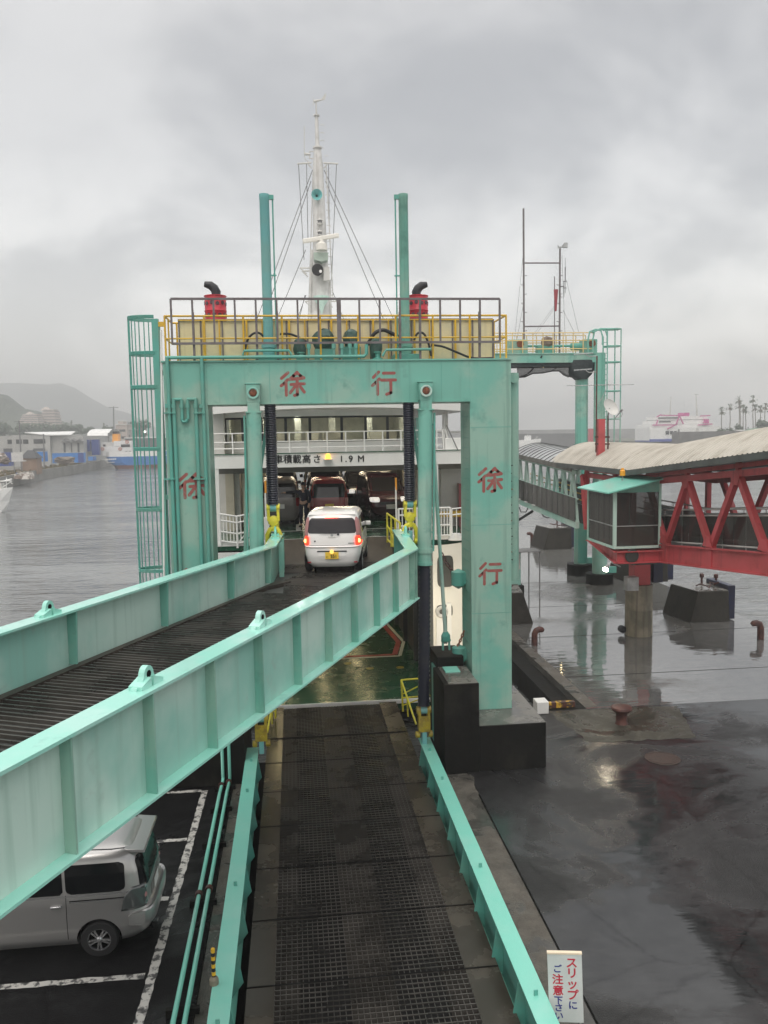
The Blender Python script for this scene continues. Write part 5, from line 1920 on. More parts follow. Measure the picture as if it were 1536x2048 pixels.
MB().lathe([(.20, 0), (.22, .05), (.17, .09), (.12, .05), (.08, 0)], (pc.x, HB - .05, pc.z), (0, -1, 0), 18).build('fairlead', M['offwhite'], ferry, smooth=True)
mb = MB().box(xo + .10, xo + .42, HB - .06, HB - .03, 1.2, 2.6)
mb.box(xo + .45, xo + .62, HB - .06, HB - .03, .4, 3.0)
mb.loose('hull_plate', M['white'], ferry)
mb = MB().box(xo + .33, xo + .47, HB - .062, HB - .05, 1.6, 2.6)
mb.build('hull_slot', M['holddark'], ferry)
t4 = thing('work_lamp', 'small lit work lamp on the plinth behind the portal column, washing the ferry hull', 'lamp', (4.4, 23.3, 2.6))
MB().box(4.55, 4.85, 23.25, 23.45, 2.2, 2.45).build('lamp_housing', M['iron'], t4, bevel=.02)
MB().box(4.57, 4.83, 23.452, 23.46, 2.22, 2.43).build('lamp_lens', M['warm'], t4)
ld = bpy.data.lights.new('work_lamp_beam', 'SPOT')
ld.energy = 420
ld.color = (1, .88, .66)
ld.spot_size = R(110)
ld.spot_blend = .8
ld.shadow_soft_size = .12
lb_ = bpy.data.objects.new('work_lamp_beam', ld)
COL.objects.link(lb_)
lb_.parent = t4
lb_.location = Vector((4.7, 23.5, 2.33)) - OFF[t4]
lb_.rotation_euler = Vector((.12, 1, .12)).to_track_quat('-Z', 'Y').to_euler()
# lower car deck
mb = MB().box(-1.75, xo, 26.45, 74, -.35, 0.0)
mb.build('lower_deck', M['deck_green'], ferry)
MB().box(-1.75, xo, 26.38, 26.447, -.12, .012).build('lower_sill', M['white'], ferry)
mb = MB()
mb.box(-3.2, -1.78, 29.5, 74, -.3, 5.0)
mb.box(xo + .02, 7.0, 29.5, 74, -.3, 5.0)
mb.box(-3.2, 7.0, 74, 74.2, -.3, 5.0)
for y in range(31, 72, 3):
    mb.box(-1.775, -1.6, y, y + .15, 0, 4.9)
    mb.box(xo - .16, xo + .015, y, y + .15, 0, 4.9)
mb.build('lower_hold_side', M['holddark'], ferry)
mb = MB()
pts = [PZ(815, 1285, .0), PZ(806, 1312, .0), PZ(640, 1318, .0)]
hx = [Vector((4.05, 31.7, .004)), Vector((4.45, 33.8, .004)), Vector((4.1, 38.5, .004))]
hx = [Vector((min(p.x, xo - .05), p.y, p.z)) for p in hx]
def stripe(mb_, a, b, w, z):
    a, b = Vector((a[0], a[1], z)), Vector((b[0], b[1], z))
    d = (b - a).normalized()
    s_ = Vector((-d.y, d.x, 0)) * w / 2
    mb_.face([a - s_, b - s_, b + s_, a + s_])
w_, r_ = MB(), MB()
HX = [(-1.0, 31.75), (3.98, 31.75), (4.42, 33.9), (3.9, 39.5)]
for a, b in zip(HX, HX[1:]):
    stripe(w_, a, b, .14, .004)
HX = [(-1.0, 31.98), (3.8, 31.98), (4.2, 33.9), (3.7, 39.4)]
for a, b in zip(HX, HX[1:]):
    stripe(r_, a, b, .22, .006)
w_.build('white_marking', M['white'], ferry, fix=False)
r_.build('red_marking', M['red'], ferry, fix=False)
mb = MB()
for px, py in ((695, 1327), (740, 1337), (800, 1335), (655, 1328)):
    q = PZ(px, py, 0)
    mb.lathe([(.15, .002), (.15, .006), (.001, .007)], (q.x, q.y, 0), n=14)
mb.loose('deck_fitting', M['ochre'], ferry)
mb = MB()
for x in (-.9, 1.35, 3.4):
    for y in (33.5, 40, 47, 54):
        mb.box(x - .08, x + .08, y, y + 1.2, 4.82, 4.88)
mb.loose('hold_lamp', M['warm'], ferry)
# upper car deck
MB().box(-3.2, 7.0, 27.52, 76, 5.0, 5.30).build('upper_deck', M['deck_green'], ferry)
mb = MB()
mb.box(-3.2, 7.0, 27.45, 27.518, 5.16, 5.33)
mb.box(-1.2, 4.9, 30.0, 30.12, 5.301, 5.306)
x0 = PZ(597, 1060, 5.3).x
mb.box(x0 - .09, x0 + .09, 30.14, 70, 5.301, 5.306)
mb.build('deck_line', M['white'], ferry)
# deck head over the upper deck, with the height notice
mb = MB()
mb.box(-2.66, 7.0, 27.6, 27.75, 7.72, 8.16)
mb.box(-2.66, 7.0, 27.75, 76, 8.0, 8.16)
mb.build('deck_head', M['white'], ferry)
mb = MB()
mb.box(-2.66, 7.0, 28.6, 28.75, 7.50, 7.999)
for y in range(31, 74, 3):
    mb.box(-2.66, 7.0, y, y + .14, 7.66, 7.999)
mb.loose('deck_beam', M['holdgrey'], ferry)
mb = MB()
for x in (-1.4, .55, 2.5, 4.6):
    for y in range(32, 70, 6):
        mb.box(x - .5, x + .5, y + .5, y + .62, 7.62, 7.67)
mb.loose('deck_lamp', emis('car_deck_lamp', (1.0, .84, .58), 15.0), ferry)
MB().box(-2.66, 7.0, 27.57, 27.6, 8.165, 8.20).build('green_edge', M['deck_green'], ferry)
for ch, px, sz in (('車', 557, .30), ('積', 575.5, .30), ('載', 594, .30), ('高', 613, .30), ('さ', 634, .29), ('1', 683, .30), ('.', 692, .30), ('9', 701.5, .30), ('M', 722, .30)):
    q = P(px, 919 - (px - 640) * .012, 27.59)
    text('notice_character', ch, sz, M['ink'], ferry, frame((q.x, 27.592, q.z), (1, 0, 0), (0, 0, 1)), .004)
q = P(656, 914, 27.45)
mb = MB().lathe([(.12, -.02), (.12, .0), (.085, .01), (.085, .12), (.05, .16), (.001, .17)], (q.x, 27.46, q.z - .05), n=14)
bc = mb.build('amber_beacon', M['amber'], ferry, smooth=True)
MB().box(q.x - .14, q.x + .14, 27.36, 27.6, q.z - .10, q.z - .07).build('beacon_bracket', M['offwhite'], ferry)
# side casings and their pillars
mb = MB()
mb.box(-3.2, -2.0, 31.0, 74, 5.3, 7.999)
mb.box(4.75, 7.0, 30.2, 74, 5.3, 7.999)
mb.build('casing', M['offwhite'], ferry)
mb = MB()
for y in range(32, 74, 2):
    mb.box(-2.0, -1.75, y, y + .25, 5.3, 7.7)
    mb.box(-1.998, -1.97, y + .3, y + 1.3, 5.5, 7.5)
    mb.box(4.5, 4.75, y, y + .25, 5.3, 7.7)
    mb.box(4.72, 4.748, y + .3, y + 1.3, 5.5, 7.5)
mb.box(-2.5, -2.2, 30.7, 30.99, 5.3, 7.9)
mb.box(-1.9, -1.6, 30.9, 31.2, 5.3, 7.9)
mb.loose('casing_rib', M['holdtan'], ferry)
mb = MB()
for px in (436, 873):
    q = P(px, 1000, 27.68)
    mb.box(q.x - .06, q.x + .06, 27.62, 27.74, 5.3, 7.72)
mb.loose('pillar', M['white'], ferry)
mb = MB()
a, b = P(882, 955, 30.1), P(928, 1045, 30.1)
mb.box(a.x, b.x + .8, 30.1, 30.19, 5.3, 7.75)
mb.build('casing_door', M['offwhite'], ferry)
q = P(922, 1005, 29.9)
MB().box(q.x - .09, q.x + .5, 29.8, 30.08, 5.3, 6.9).build('fire_locker', M['carred'], ferry)
q = P(905, 1040, 29.2)
MB().box(q.x - .6, q.x + 1.0, 29.1, 29.3, 5.75, 5.95).build('yellow_beam', M['yellow'], ferry)


def ship_rail(mb_, pts, h, bars, r_=.022, nbar=0):
    pts = [Vector(p) for p in pts]
    for f_ in bars:
        mb_.pipe([p + Vector((0, 0, h * f_)) for p in pts], r_, 8)
    for p in pts:
        mb_.tube(p, p + Vector((0, 0, h)), r_ * 1.25, 8)
    if nbar:
        for a_, b_ in zip(pts, pts[1:]):
            for i in range(1, nbar):
                q_ = a_.lerp(b_, i / nbar)
                mb_.tube(q_ + Vector((0, 0, h * bars[-1])), q_ + Vector((0, 0, h)), r_ * .6, 6)
mb = MB()
xa, xb, xc = P(440, 1050, 27.45).x, P(474, 1050, 27.45).x, P(512, 1050, 27.45).x
ship_rail(mb, [(xa, 27.4, 5.2), (xb, 27.4, 5.1), (xc, 27.4, 5.2)], 1.05, (1, .8, .45, .15), .03, 5)
mb.beam((xb + .05, 27.4, 5.3), (xc, 27.4, 6.0), .05, .04)
mb.build('bow_rail', M['white'], ferry)
mb = MB()
xs = [P(px, 1050, 27.45).x for px in (797, 833, 870, 900)]
ship_rail(mb, [(x, 27.4, 5.18) for x in xs], 1.07, (1, .8, .45, .12), .03, 5)
ship_rail(mb, [(xs[3] + .05, 27.4, 5.18), (xs[3] + .9, 27.45, 5.25)], 1.02, (1, .8, .12), .025, 5)
mb.build('bow_rail', M['white'], ferry)
mb = MB()
for px in (792,):
    q = P(px, 1000, 27.4)
    mb.tube((q.x, 27.4, 5.2), (q.x, 27.4, 7.0), .028, 8)
q = P(531, 1000, 27.4)
mb.tube((q.x, 27.4, 5.2), (q.x, 27.4, 6.9), .03, 8)
mb.box(q.x - .07, q.x + .1, 27.35, 27.45, 5.2, 6.1)
mb.build('marker_pole', M['white'], ferry)
mb = MB()
for px in (792, 531):
    q = P(px, 970, 27.39)
    mb.tube((q.x, 27.4, 6.9), (q.x, 27.4, 7.3), .032, 8)
mb.loose('marker_pole_tip', M['orange'], ferry)
mb = MB()
q = P(912, 1083, 27.4)
for k in range(5):
    mb.pipe([(q.x + (.24 - .03 * k) * math.cos(a), 27.38 + .13 * math.sin(a), 5.16 + .045 * k) for a in [2 * PI * i / 14 for i in range(14)]], .035, 6, True)
o = mb.build('rope_coil', M['white'], smooth=True)
tag(o, 'white mooring rope coiled on the ferry bow below the white rail', 'rope')

# passenger deck: curved saloon front, windows, rail
def arc(x): return 28.55 + .085 * (x - 1.2) ** 2
XS0, XS1 = -2.33, 4.12
def band(mb_, x0_, x1_, z0, z1, d, n=24):
    f = [[(lerp(x0_, x1_, i / n), arc(lerp(x0_, x1_, i / n)) + d, z) for i in range(n + 1)] for z in (z0, z1)]
    g = [[(lerp(x0_, x1_, i / n), arc(lerp(x0_, x1_, i / n)) + d + .05, z) for i in range(n + 1)] for z in (z0, z1)]
    mb_.grid(f); mb_.grid(g); mb_.grid([f[0], g[0]]); mb_.grid([f[1], g[1]])
mb = MB()
band(mb, XS0 - .15, XS1, 8.16, 8.53, 0)
band(mb, XS0 - .15, XS1, 9.42, 9.62, 0)
band(mb, XS0 - .15, XS0 + .12, 8.53, 9.42, 0, 3)
mb.build('saloon_front', M['white'], ferry, fix=True)
WZ0, WZ1 = 8.535, 9.415
edges = [(448, 482), (486, 521), (526, 547), (553, 569), (574, 617), (622, 680), (685, 728), (733, 773), (778, 833)]
fr_ = MB()
X = lambda px: P(px, 860, 28.9).x
band(fr_, X(447), XS1, WZ0, WZ0 + .05, -.004)
band(fr_, X(447), XS1, WZ1 - .06, WZ1, -.004)
cuts = [X(447)] + [X((a[1] + b[0]) / 2) for a, b in zip(edges, edges[1:])]
for c in cuts:
    band(fr_, c - .045, c + .045, WZ0 + .05, WZ1 - .06, -.004, 2)
wf = fr_.build('window_frame', M['winframe'], ferry, fix=True)
for a, b in edges:
    mb = MB()
    x0_, x1_ = X(a), min(X(b), XS1)
    mb.grid([[(lerp(x0_ - .04, x1_ + .04, i / 6), arc(lerp(x0_ - .04, x1_ + .04, i / 6)) + .02, z) for i in range(7)] for z in (WZ0 + .03, WZ1 - .03)])
    mb.build('saloon_window', M['pane'], ferry, fix=False)
mb = MB()
mb.face([(XS0, 28.7, 8.17), (XS1, 28.7, 8.17), (XS1, 34, 8.17), (XS0, 34, 8.17)])
mb.face([(XS0, 34, 8.17), (XS1, 34, 8.17), (XS1, 34, 9.6), (XS0, 34, 9.6)])
mb.face([(XS0, 29.6, 8.17), (XS0, 34, 8.17), (XS0, 34, 9.6), (XS0, 29.6, 9.6)])
mb.face([(XS1, 29.3, 8.17), (XS1, 34, 8.17), (XS1, 34, 9.6), (XS1, 29.3, 9.6)])
for x in (-1.2, .2, 1.5, 2.9):
    mb.box(x - .12, x + .12, 31.5, 31.7, 8.17, 9.6)
mb.build('saloon_interior', M['interior'], ferry)
mb = MB()
for x in (-1.8, -1.0, .1, .75, 2.0, 2.6, 3.5):
    for y in (29.8, 31.2):
        mb.box(x - .14, x + .14, y, y + .12, 9.54, 9.565)
mb.loose('saloon_lamp', M['cool'], ferry)
rb = random.Random(5)
mb = MB()
for k in range(14):
    x = rb.uniform(-2, 3.8)
    mb.box(x - .22, x + .22, 29.9 + rb.uniform(0, 2.5), 30.4 + rb.uniform(0, 2.5), 8.18, 8.9)
mb.loose('saloon_seat', M['holdtan'], ferry)
# roof with soffit, walkway on the right
mb = MB()
n = 20
lipf = [(lerp(-2.75, 7.0, i / n), 27.35 + .03 * (lerp(-2.75, 7.0, i / n) - 1.5) ** 2) for i in range(n + 1)]
mb.grid([[(x, y, 9.66 - .025 * (x - 1.5) ** 2 * .35) for x, y in lipf], [(x, y, 9.9 - .025 * (x - 1.5) ** 2 * .35) for x, y in lipf]])
mb.grid([[(x, y, 9.9 - .025 * (x - 1.5) ** 2 * .35) for x, y in lipf], [(x, 60, 9.95) for x, y in lipf]])
mb.build('roof_edge', M['white'], ferry, fix=False)
mb = MB()
mb.grid([[(x, y + .02, 9.655 - .025 * (x - 1.5) ** 2 * .35) for x, y in lipf], [(x, 30.5, 9.615) for x, y in lipf], [(x, 45, 9.60) for x, y in lipf]])
mb.build('soffit', M['offwhite'], ferry, fix=False)
mb = MB()
for px, Y in ((868, 31.0), (893, 31.0), (924, 32.0), (887, 36.0)):
    q = P(px, 850, Y)
    mb.box(q.x - .05, q.x + .05, Y - .05, Y + .05, 8.17, 9.6)
mb.box(P(866, 850, 31).x, P(934, 850, 31).x, 30.97, 31.03, 8.75, 8.82)
mb.loose('walkway_post', M['white'], ferry)
mb = MB()
pts = [(lerp(-2.62, 4.9, i / 12), 27.75 + .03 * (lerp(-2.62, 4.9, i / 12) - 1.2) ** 2 * .5, 8.17) for i in range(13)]
ship_rail(mb, pts, .70, (1, .58, .28), .018)
q0, q1 = P(868, 870, 28.0), P(930, 870, 28.0)
ship_rail(mb, [(q0.x, 28.0, 8.17), (P(888, 870, 28).x, 28.0, 8.17)], .70, (1, .62, .3, .05), .02)
mb.beam((q0.x + .33, 27.95, 8.17), (q0.x + .28, 27.95, 8.9), .04, .04)
mb.beam((q0.x + .55, 27.95, 8.17), (q0.x + .38, 27.95, 8.9), .04, .04)
mb.build('saloon_rail', M['white'], ferry, smooth=True)
a, b = P(890, 876, 27.9), P(929, 910, 27.9)
MB().box(a.x, b.x + .4, 27.85, 27.95, 8.165, a.z).build('white_locker', M['white'], ferry, bevel=.02)
MB().tube(P(893, 850, 27.7), P(918, 905, 27.7), .02, 6).build('stay_wire', M['dkgal'], ferry)
a = P(430, 850, 28.3)
MB().box(-2.9, -2.35, 28.9, 34, 8.17, 9.6).build('side_wall', M['offwhite'], ferry)
MB().box(-1.2, 4.6, 42, 52, 9.96, 14.0).build('wheelhouse', M['white'], ferry)

# mast
YM = 45.0
def mp(px, py): return P(px, py, YM)
mb = MB()
prof = [(640, 640, 19.5), (641, 560, 16.5), (640, 500, 14), (638, 420, 12), (636, 335, 10), (635, 300, 7), (635, 294, 6.6)]
sc = YM / 1650
rows = []
for px, py, hw in prof:
    c = mp(px, py)
    rows.append([(c.x + hw * sc * math.cos(a), YM + hw * sc * .8 * math.sin(a), c.z if py < 640 else 13.9) for a in [2 * PI * k / 20 for k in range(20)]])
mb.grid(rows, True)
c = mp(635, 296)
mb.lathe([(.24, -.03), (.24, .05)], c, n=18)
mb.tube(c, mp(633, 230), .115, 12, .09)
mb.lathe([(.16, -.03), (.16, .03)], mp(633, 231), n=14)
mb.tube(mp(633, 231), mp(632, 205), .05, 8, .035)
mb.tube(mp(619, 640), mp(624, 500), .10, 10)
mb.tube(mp(661, 640), mp(659, 560), .08, 10)
mast = mb.build('mast', M['mastgrey'], ferry, smooth=True)
mb = MB()
a, b = mp(626, 201), mp(652, 196)
mb.tube(mp(628, 203), mp(646, 199), .07, 10, .03)
mb.extr([mp(641, 200), mp(650, 199.5), mp(652.5, 187.5), mp(650, 187)], (0, .04, 0))
mb.beam(mp(626, 196), mp(627, 211), .04, .03)
mb.build('wind_vane', M['offwhite'], mast)
mb = MB()
mb.tube(mp(594.5, 327.5), mp(622, 326), .045, 8)
mb.tube(mp(647, 326), mp(676.5, 327.5), .045, 8)
mb.tube(mp(616, 328), mp(624, 337), .03, 6)
mb.tube(mp(655, 328), mp(647, 337), .03, 6)
mb.build('yard', M['offwhite'], mast)
mb = MB()
for a, b in (((597, 328), (608, 520)), ((613, 328), (616, 480)), ((673, 328), (663, 560)), ((657, 328), (659, 480)),
             ((625, 340), (513, 640)), ((622, 362), (540, 600)), ((648, 340), (788, 640)), ((651, 362), (768, 640)),
             ((611, 500), (553, 640)), ((610, 590), (598, 640)), ((664, 580), (688, 640)), ((612, 590), (594, 640))):
    mb.tube(mp(*a), mp(*b), .020, 5)
mb.build('stay_cable', M['dkgal'], mast)
c = mp(633, 395) + Vector((0, -.55, 0))
mb = MB().lathe([(.05, .45), (.08, .3), (.14, .15), (.29, 0), (.28, 0), (.12, .16), (.04, .28), (.001, .3)], c, (0, 1, 0), 20, caps=False)
mb.build('horn', M['teal_blue'], mast, smooth=True)
MB().lathe([(.055, 0), (.001, .002)], c + Vector((0, .24, 0)), (0, -1, 0), 10).build('horn_throat', M['ink'], mast)
for py in (449, 472):
    c = mp(639, py) + Vector((0, -.55, 0))
    MB().lathe([(.02, -.24), (.16, -.14), (.17, -.10), (.10, -.06), (.10, .06), (.16, .08), (.10, .14), (.02, .18)], c, n=14).build('mast_light', M['offwhite'], mast, smooth=True)
    MB().lathe([(.105, -.06), (.105, .06)], c, n=14).build('lamp_lens', M['dkgal'], mast)
mb = MB()
off_ = Vector((0, -.95, 0))
mb.beam(mp(605, 491) + off_, mp(676, 479) + off_, .14, .24)
mb.build('radar_scanner', M['ship_soft'], mast, bevel=.05)
c = mp(642, 500) + off_
MB().lathe([(.30, -.22), (.30, .08), (.12, .2), (.10, .32)], c, n=18).build('radar_pedestal', M['ship_soft'], mast, smooth=True)
c = mp(641, 521) + off_
mb = MB().extr([c + Vector((-.38, 0, .22)), c + Vector((.38, 0, .22)), c + Vector((.36, 0, -.14)), c + Vector((0, 0, -.24)), c + Vector((-.36, 0, -.14))], (0, .7, 0))
mb.build('mast_platform', mat('pale_green_grey', (.36, .44, .38), .5), mast)
c = mp(634, 545) + Vector((0, -.85, 0))
mb = MB().lathe([(.02, 0), (.28, .0), (.30, .06), (.28, .3), (.1, .4)], c, (0, 1, 0), 20)
mb.build('searchlight', M['ink'], mast, smooth=True)
MB().lathe([(.08, 0), (.001, .005)], c + Vector((.16, -.01, -.1)), (0, -1, 0), 10).build('search_glass', M['white'], mast)
c = mp(650, 552) + Vector((0, -.7, 0))
MB().box(c.x - .1, c.x + .22, c.y, c.y + .3, c.z - .35, c.z + .35).build('light_box', M['offwhite'], mast)
c = mp(642, 602) + Vector((0, -.62, 0))
mb = MB().lathe([(.42, .14), (.42, 0), (.16, -.35), (.04, -.75)], c, n=16)
mb.build('mast_cone', M['teal_flat'], mast, smooth=True)
mb = MB()
for px0, px1, py in ((610, 630, 603), (652, 673, 603), (600, 620, 536), (604, 622, 542)):
    mb.tube(mp(px0, py), mp(px1, py), .04, 6)
    mb.tube(mp(px0, py), mp((px1 * 2 + px0) / 3, py + 12), .03, 6)
mb.build('side_bracket', M['offwhite'], mast)
mb = MB()
pyv = 250
while pyv < 600:
    ex = 12 if pyv < 300 else 20 + (pyv - 300) * .035
    c = mp(634 + ex - 6, pyv)
    mb.pipe([c, c + Vector((.2, 0, .02)), c + Vector((.22, 0, -.06))], .018, 6)
    pyv += 15.5
mb.tube(mp(652, 330), mp(666, 600), .028, 6)
mb.tube(mp(626, 345), mp(618, 600), .03, 6)
mb.build('mast_rung', M['offwhite'], mast)
mb = MB()
mb.tube(mp(609, 308), mp(621, 309), .07, 8)
mb.tube(mp(608.5, 308), mp(608.5, 253), .022, 6)
mb.pipe([mp(608.5, 308), mp(610, 318), mp(617, 324), mp(624, 325)], .02, 6)
mb.tube(mp(619, 303), mp(630, 303), .03, 6)
mb.tube(mp(619, 317), mp(630, 317), .03, 6)
mb.tube(mp(619, 303), mp(619, 317), .025, 6)
mb.build('whip_aerial', M['offwhite'], mast)

# ------------------------------------------------------------------ things on the apron and pier
t = thing('warning_sign', 'white upright slip warning sign with red and blue Japanese characters', 'sign', (3.6, 10.9, 0))
YS = 10.9
bl, br, tl, tr = P(1098, 2046, YS), P(1163, 2041, YS), P(1096, 1910, YS), P(1162, 1904, YS)
zc_, xc_ = (bl.z + tl.z) / 2, (bl.x + br.x) / 2
w_, h_ = abs(br.x - bl.x), (tl.z - bl.z)
tilt = R(-2.0)
Ms = Matrix.Translation((xc_, YS, zc_)) @ Matrix.Rotation(R(-13), 4, 'Z') @ Matrix.Rotation(tilt, 4, 'Y')
def sgn(q): return [Ms @ Vector(p) for p in q]
MB().hexa(sgn([(-w_ / 2, -.02, -h_ / 2), (w_ / 2, -.02, -h_ / 2), (w_ / 2, .02, -h_ / 2), (-w_ / 2, .02, -h_ / 2), (-w_ / 2, -.02, h_ / 2), (w_ / 2, -.02, h_ / 2), (w_ / 2, .02, h_ / 2), (-w_ / 2, .02, h_ / 2)])).build('sign_board', M['signface'], t, bevel=.004)
MB().hexa(sgn([(-w_ / 2 - .004, -.028, h_ / 2), (w_ / 2 + .004, -.028, h_ / 2), (w_ / 2 + .004, .028, h_ / 2), (-w_ / 2 - .004, .028, h_ / 2), (-w_ / 2 - .004, -.028, h_ / 2 + .025), (w_ / 2 + .004, -.028, h_ / 2 + .025), (w_ / 2 + .004, .028, h_ / 2 + .025), (-w_ / 2 - .004, .028, h_ / 2 + .025)])).build('top_trim', M['signtrim'], t)
mb = MB()
for x in (-w_ * .42, w_ * .42):
    a = Ms @ Vector((x, .03, -h_ / 2 + .1))
    mb.tube((a.x, a.y, 0), a, .014, 8)
mb.loose('sign_leg', M['gal'], t)
def put(ch, fx, fy, sz, m):
    q = Ms @ Vector(((fx - .5) * w_, -.0215, (.5 - fy) * h_))
    F = Ms.to_3x3()
    text('sign_character', ch, sz, m, t, frame(q, F @ Vector((1, 0, 0)), F @ Vector((0, 0, 1))), .0008)
for ch, fy in (('ス', .13), ('リ', .28), ('ッ', .44), ('プ', .60)):
    put(ch, .70, fy, h_ * .165, M['inkred'])
put('に', .70, .75, h_ * .135, M['inkblue'])
for ch, fy, m_, k in (('ご', .22, 'inkblue', .125), ('注', .375, 'inkred', .155), ('意', .54, 'inkred', .155), ('下', .68, 'inkblue', .125), ('さ', .79, 'inkblue', .125), ('い', .91, 'inkblue', .125)):
    put(ch, .28, fy, h_ * k, M[m_])

o = MB().lathe([(.20, 0), (.17, .05), (.165, .28), (.20, .36), (.30, .42), (.32, .47), (.30, .52), (.22, .54), (.001, .55)], PZ(1243, 1447, 0), n=24).build('bollard', M['iron'], smooth=True)
tag(o, 'rusty mushroom shaped bollard on the concrete patch by the pier edge', 'bollard', 'mooring bollards')


def horn(px, py, sgn_, sc_, label):
    c = PZ(px, py, 0)
    q = [(0, 0), (0, .35), (.01, .62), (.10, .80), (.25, .86), (.40, .84), (.50, .78)]
    mb_ = MB().pipe([c + Vector((sgn_ * a * sc_, 0, b * sc_)) for a, b in q], [.17 * sc_, .17 * sc_, .17 * sc_, .17 * sc_, .17 * sc_, .16 * sc_, .11 * sc_], 14)
    o_ = mb_.build('bollard', M['iron'], smooth=True)
    return tag(o_, label, 'bollard', 'mooring bollards')
horn(1069, 1290, 1, .75, 'dark hooked bollard at the trench edge near the portal column')
horn(1521, 1278, -1, .8, 'dark hooked bollard on the pier near the lone large fender block')
horn(1064, 1084, -1, .8, 'small dark hooked bollard far out on the pier in front of the distant fender block')

o = MB().lathe([(.46, .001), (.46, .012), (.40, .013), (.40, .006), (.38, .006), (.38, .014), (.001, .014)], PZ(1325, 1517, 0), n=32).build('manhole_cover', M['duct'])
tag(o, 'round rusty manhole cover set in the wet asphalt', 'manhole')
t = thing('wheel_stop', 'yellow and black striped wheel stop bar with a white box at the trench edge', 'wheel stop', (7.6, 24.8, 0))
mb = MB()
a, b = PZ(1085, 1410, 0), PZ(1146, 1410, 0)
n = 14
for i in range(n):
    mb.mat(1 if (i * 7) % 5 in (1, 3) else 0)
    x0_, x1_ = lerp(a.x, b.x, i / n), lerp(a.x, b.x, (i + 1) / n)
    mb.box(x0_, x1_, 24.78, 24.97, 0.0, .17)
mb.build('striped_bar', [M['wornhazard'], M['iron']], t)
a = PZ(1075, 1418, 0)
MB().box(a.x - .16, a.x + .22, 24.3, 24.75, 0, .38).build('white_box', M['white'], t, bevel=.02)


def dolphin(loc, flip, label, sc_=1.0):
    """fender block: sloping concrete block with a dark rubber face and lamps/ropes on its head"""
    t_ = thing('fender_block', label, 'fender block', (0, 0, 0), 'concrete fender blocks on the pier', local=True)
    x = 1 if not flip else -1
    H_ = 1.38
    def pt(a, b, c): return (x * a, b, c)
    mb_ = MB()
    lo_ = [pt(-1.05, -1.0, 0), pt(.85, -1.0, 0), pt(.85, 1.2, 0), pt(-1.35, 1.2, 0)]
    hi_ = [pt(-.62, -.86, H_), pt(.85, -.86, H_), pt(.85, 1.2, H_), pt(-.95, 1.2, H_)]
    mb_.hexa(lo_ + hi_)
    mb_.build('block', M['conc_block'], t_, bevel=.03)
    MB().box(min(x * .853, x * 1.2), max(x * .853, x * 1.2), -.8, 1.25, .05, H_ + .22).build('rubber_fender', M['fendblue'], t_, bevel=.03)
    MB().hexa([pt(-.60, -.84, H_ + .003), pt(.83, -.84, H_ + .003), pt(.83, 1.18, H_ + .003), pt(-.93, 1.18, H_ + .003), pt(-.60, -.84, H_ + .02), pt(.83, -.84, H_ + .02), pt(.83, 1.18, H_ + .02), pt(-.93, 1.18, H_ + .02)]).build('wet_top', M['conc_top'], t_)
    mb_ = MB()
    for a_, b_ in ((.45, .9), (1.0, .6)):
        mb_.tube(pt(a_, b_, H_), pt(a_, b_, H_ + .32), .05, 8)
        mb_.lathe([(.05, 0), (.10, .04), (.10, .18), (.05, .22)], pt(a_, b_, H_ + .30), n=10)
    mb_.loose('marker_stub', M['iron'], t_)
    r_ = random.Random(len(label))
    mb_ = MB()
    pts = [pt(-.3 + .12 * i + r_.uniform(-.1, .1), -.1 + r_.uniform(-.35, .35), H_ + .05 + r_.uniform(0, .2)) for i in range(12)]
    mb_.pipe(pts, .035, 6)
    mb_.build('old_rope', M['iron'], t_)
    t_.location = loc
    t_.scale = (sc_,) * 3
    return t_
c = PZ(1420, 1244, 0)
dolphin((c.x + .1, c.y + 1.0, 0), False, 'large sloping concrete fender block standing alone below the red truss footbridge', 1.0)
c = PZ(1118, 1098, 0)
dolphin((c.x, c.y + 1.0, 0), False, 'distant sloping concrete fender block under the teal boarding bridge', 1.12)
dolphin((9.65, 37.2, 0), True, 'black sloping fender block half hidden behind the portal column', 1.02)
c = PZ(1260, 1150, 0)
dolphin((c.x + .2, 46.0, 0), False, 'dark fender block in the shade beneath the red footbridge booth', 1.2)
t = thing('tide_gauge_table', 'thin legged steel platform with a cabinet, standing beyond the portal column', 'platform', (10.6, 44, 0))
a, b = P(1018, 1101, 42), P(1076, 1097, 42)
mb = MB().box(a.x, b.x, 41.4, 42.6, a.z - .05, a.z)
for x in (b.x - .06, b.x - .35):
    mb.tube((x, 41.5 if x > b.x - .2 else 42.5, 0), (x, 41.5 if x > b.x - .2 else 42.5, a.z), .035, 8)
mb.build('platform_frame', M['dkgal'], t)
q = P(1030, 1150, 42.2)
MB().box(q.x - .5, q.x + .32, 42.2, 43.0, P(1030, 1172, 42).z, P(1030, 1102, 42).z - .06).build('cabinet', M['teal_flat'], t, bevel=.02)
MB().box(q.x - .6, q.x + .45, 42.0, 43.2, 0, P(1030, 1172, 42).z).build('footing', M['concrete'], t, bevel=.02)
MB().box(q.x + .1, q.x + .28, 42.17, 42.2, P(1030, 1140, 42).z, P(1030, 1110, 42).z).build('cabinet_plate', M['offwhite'], t)

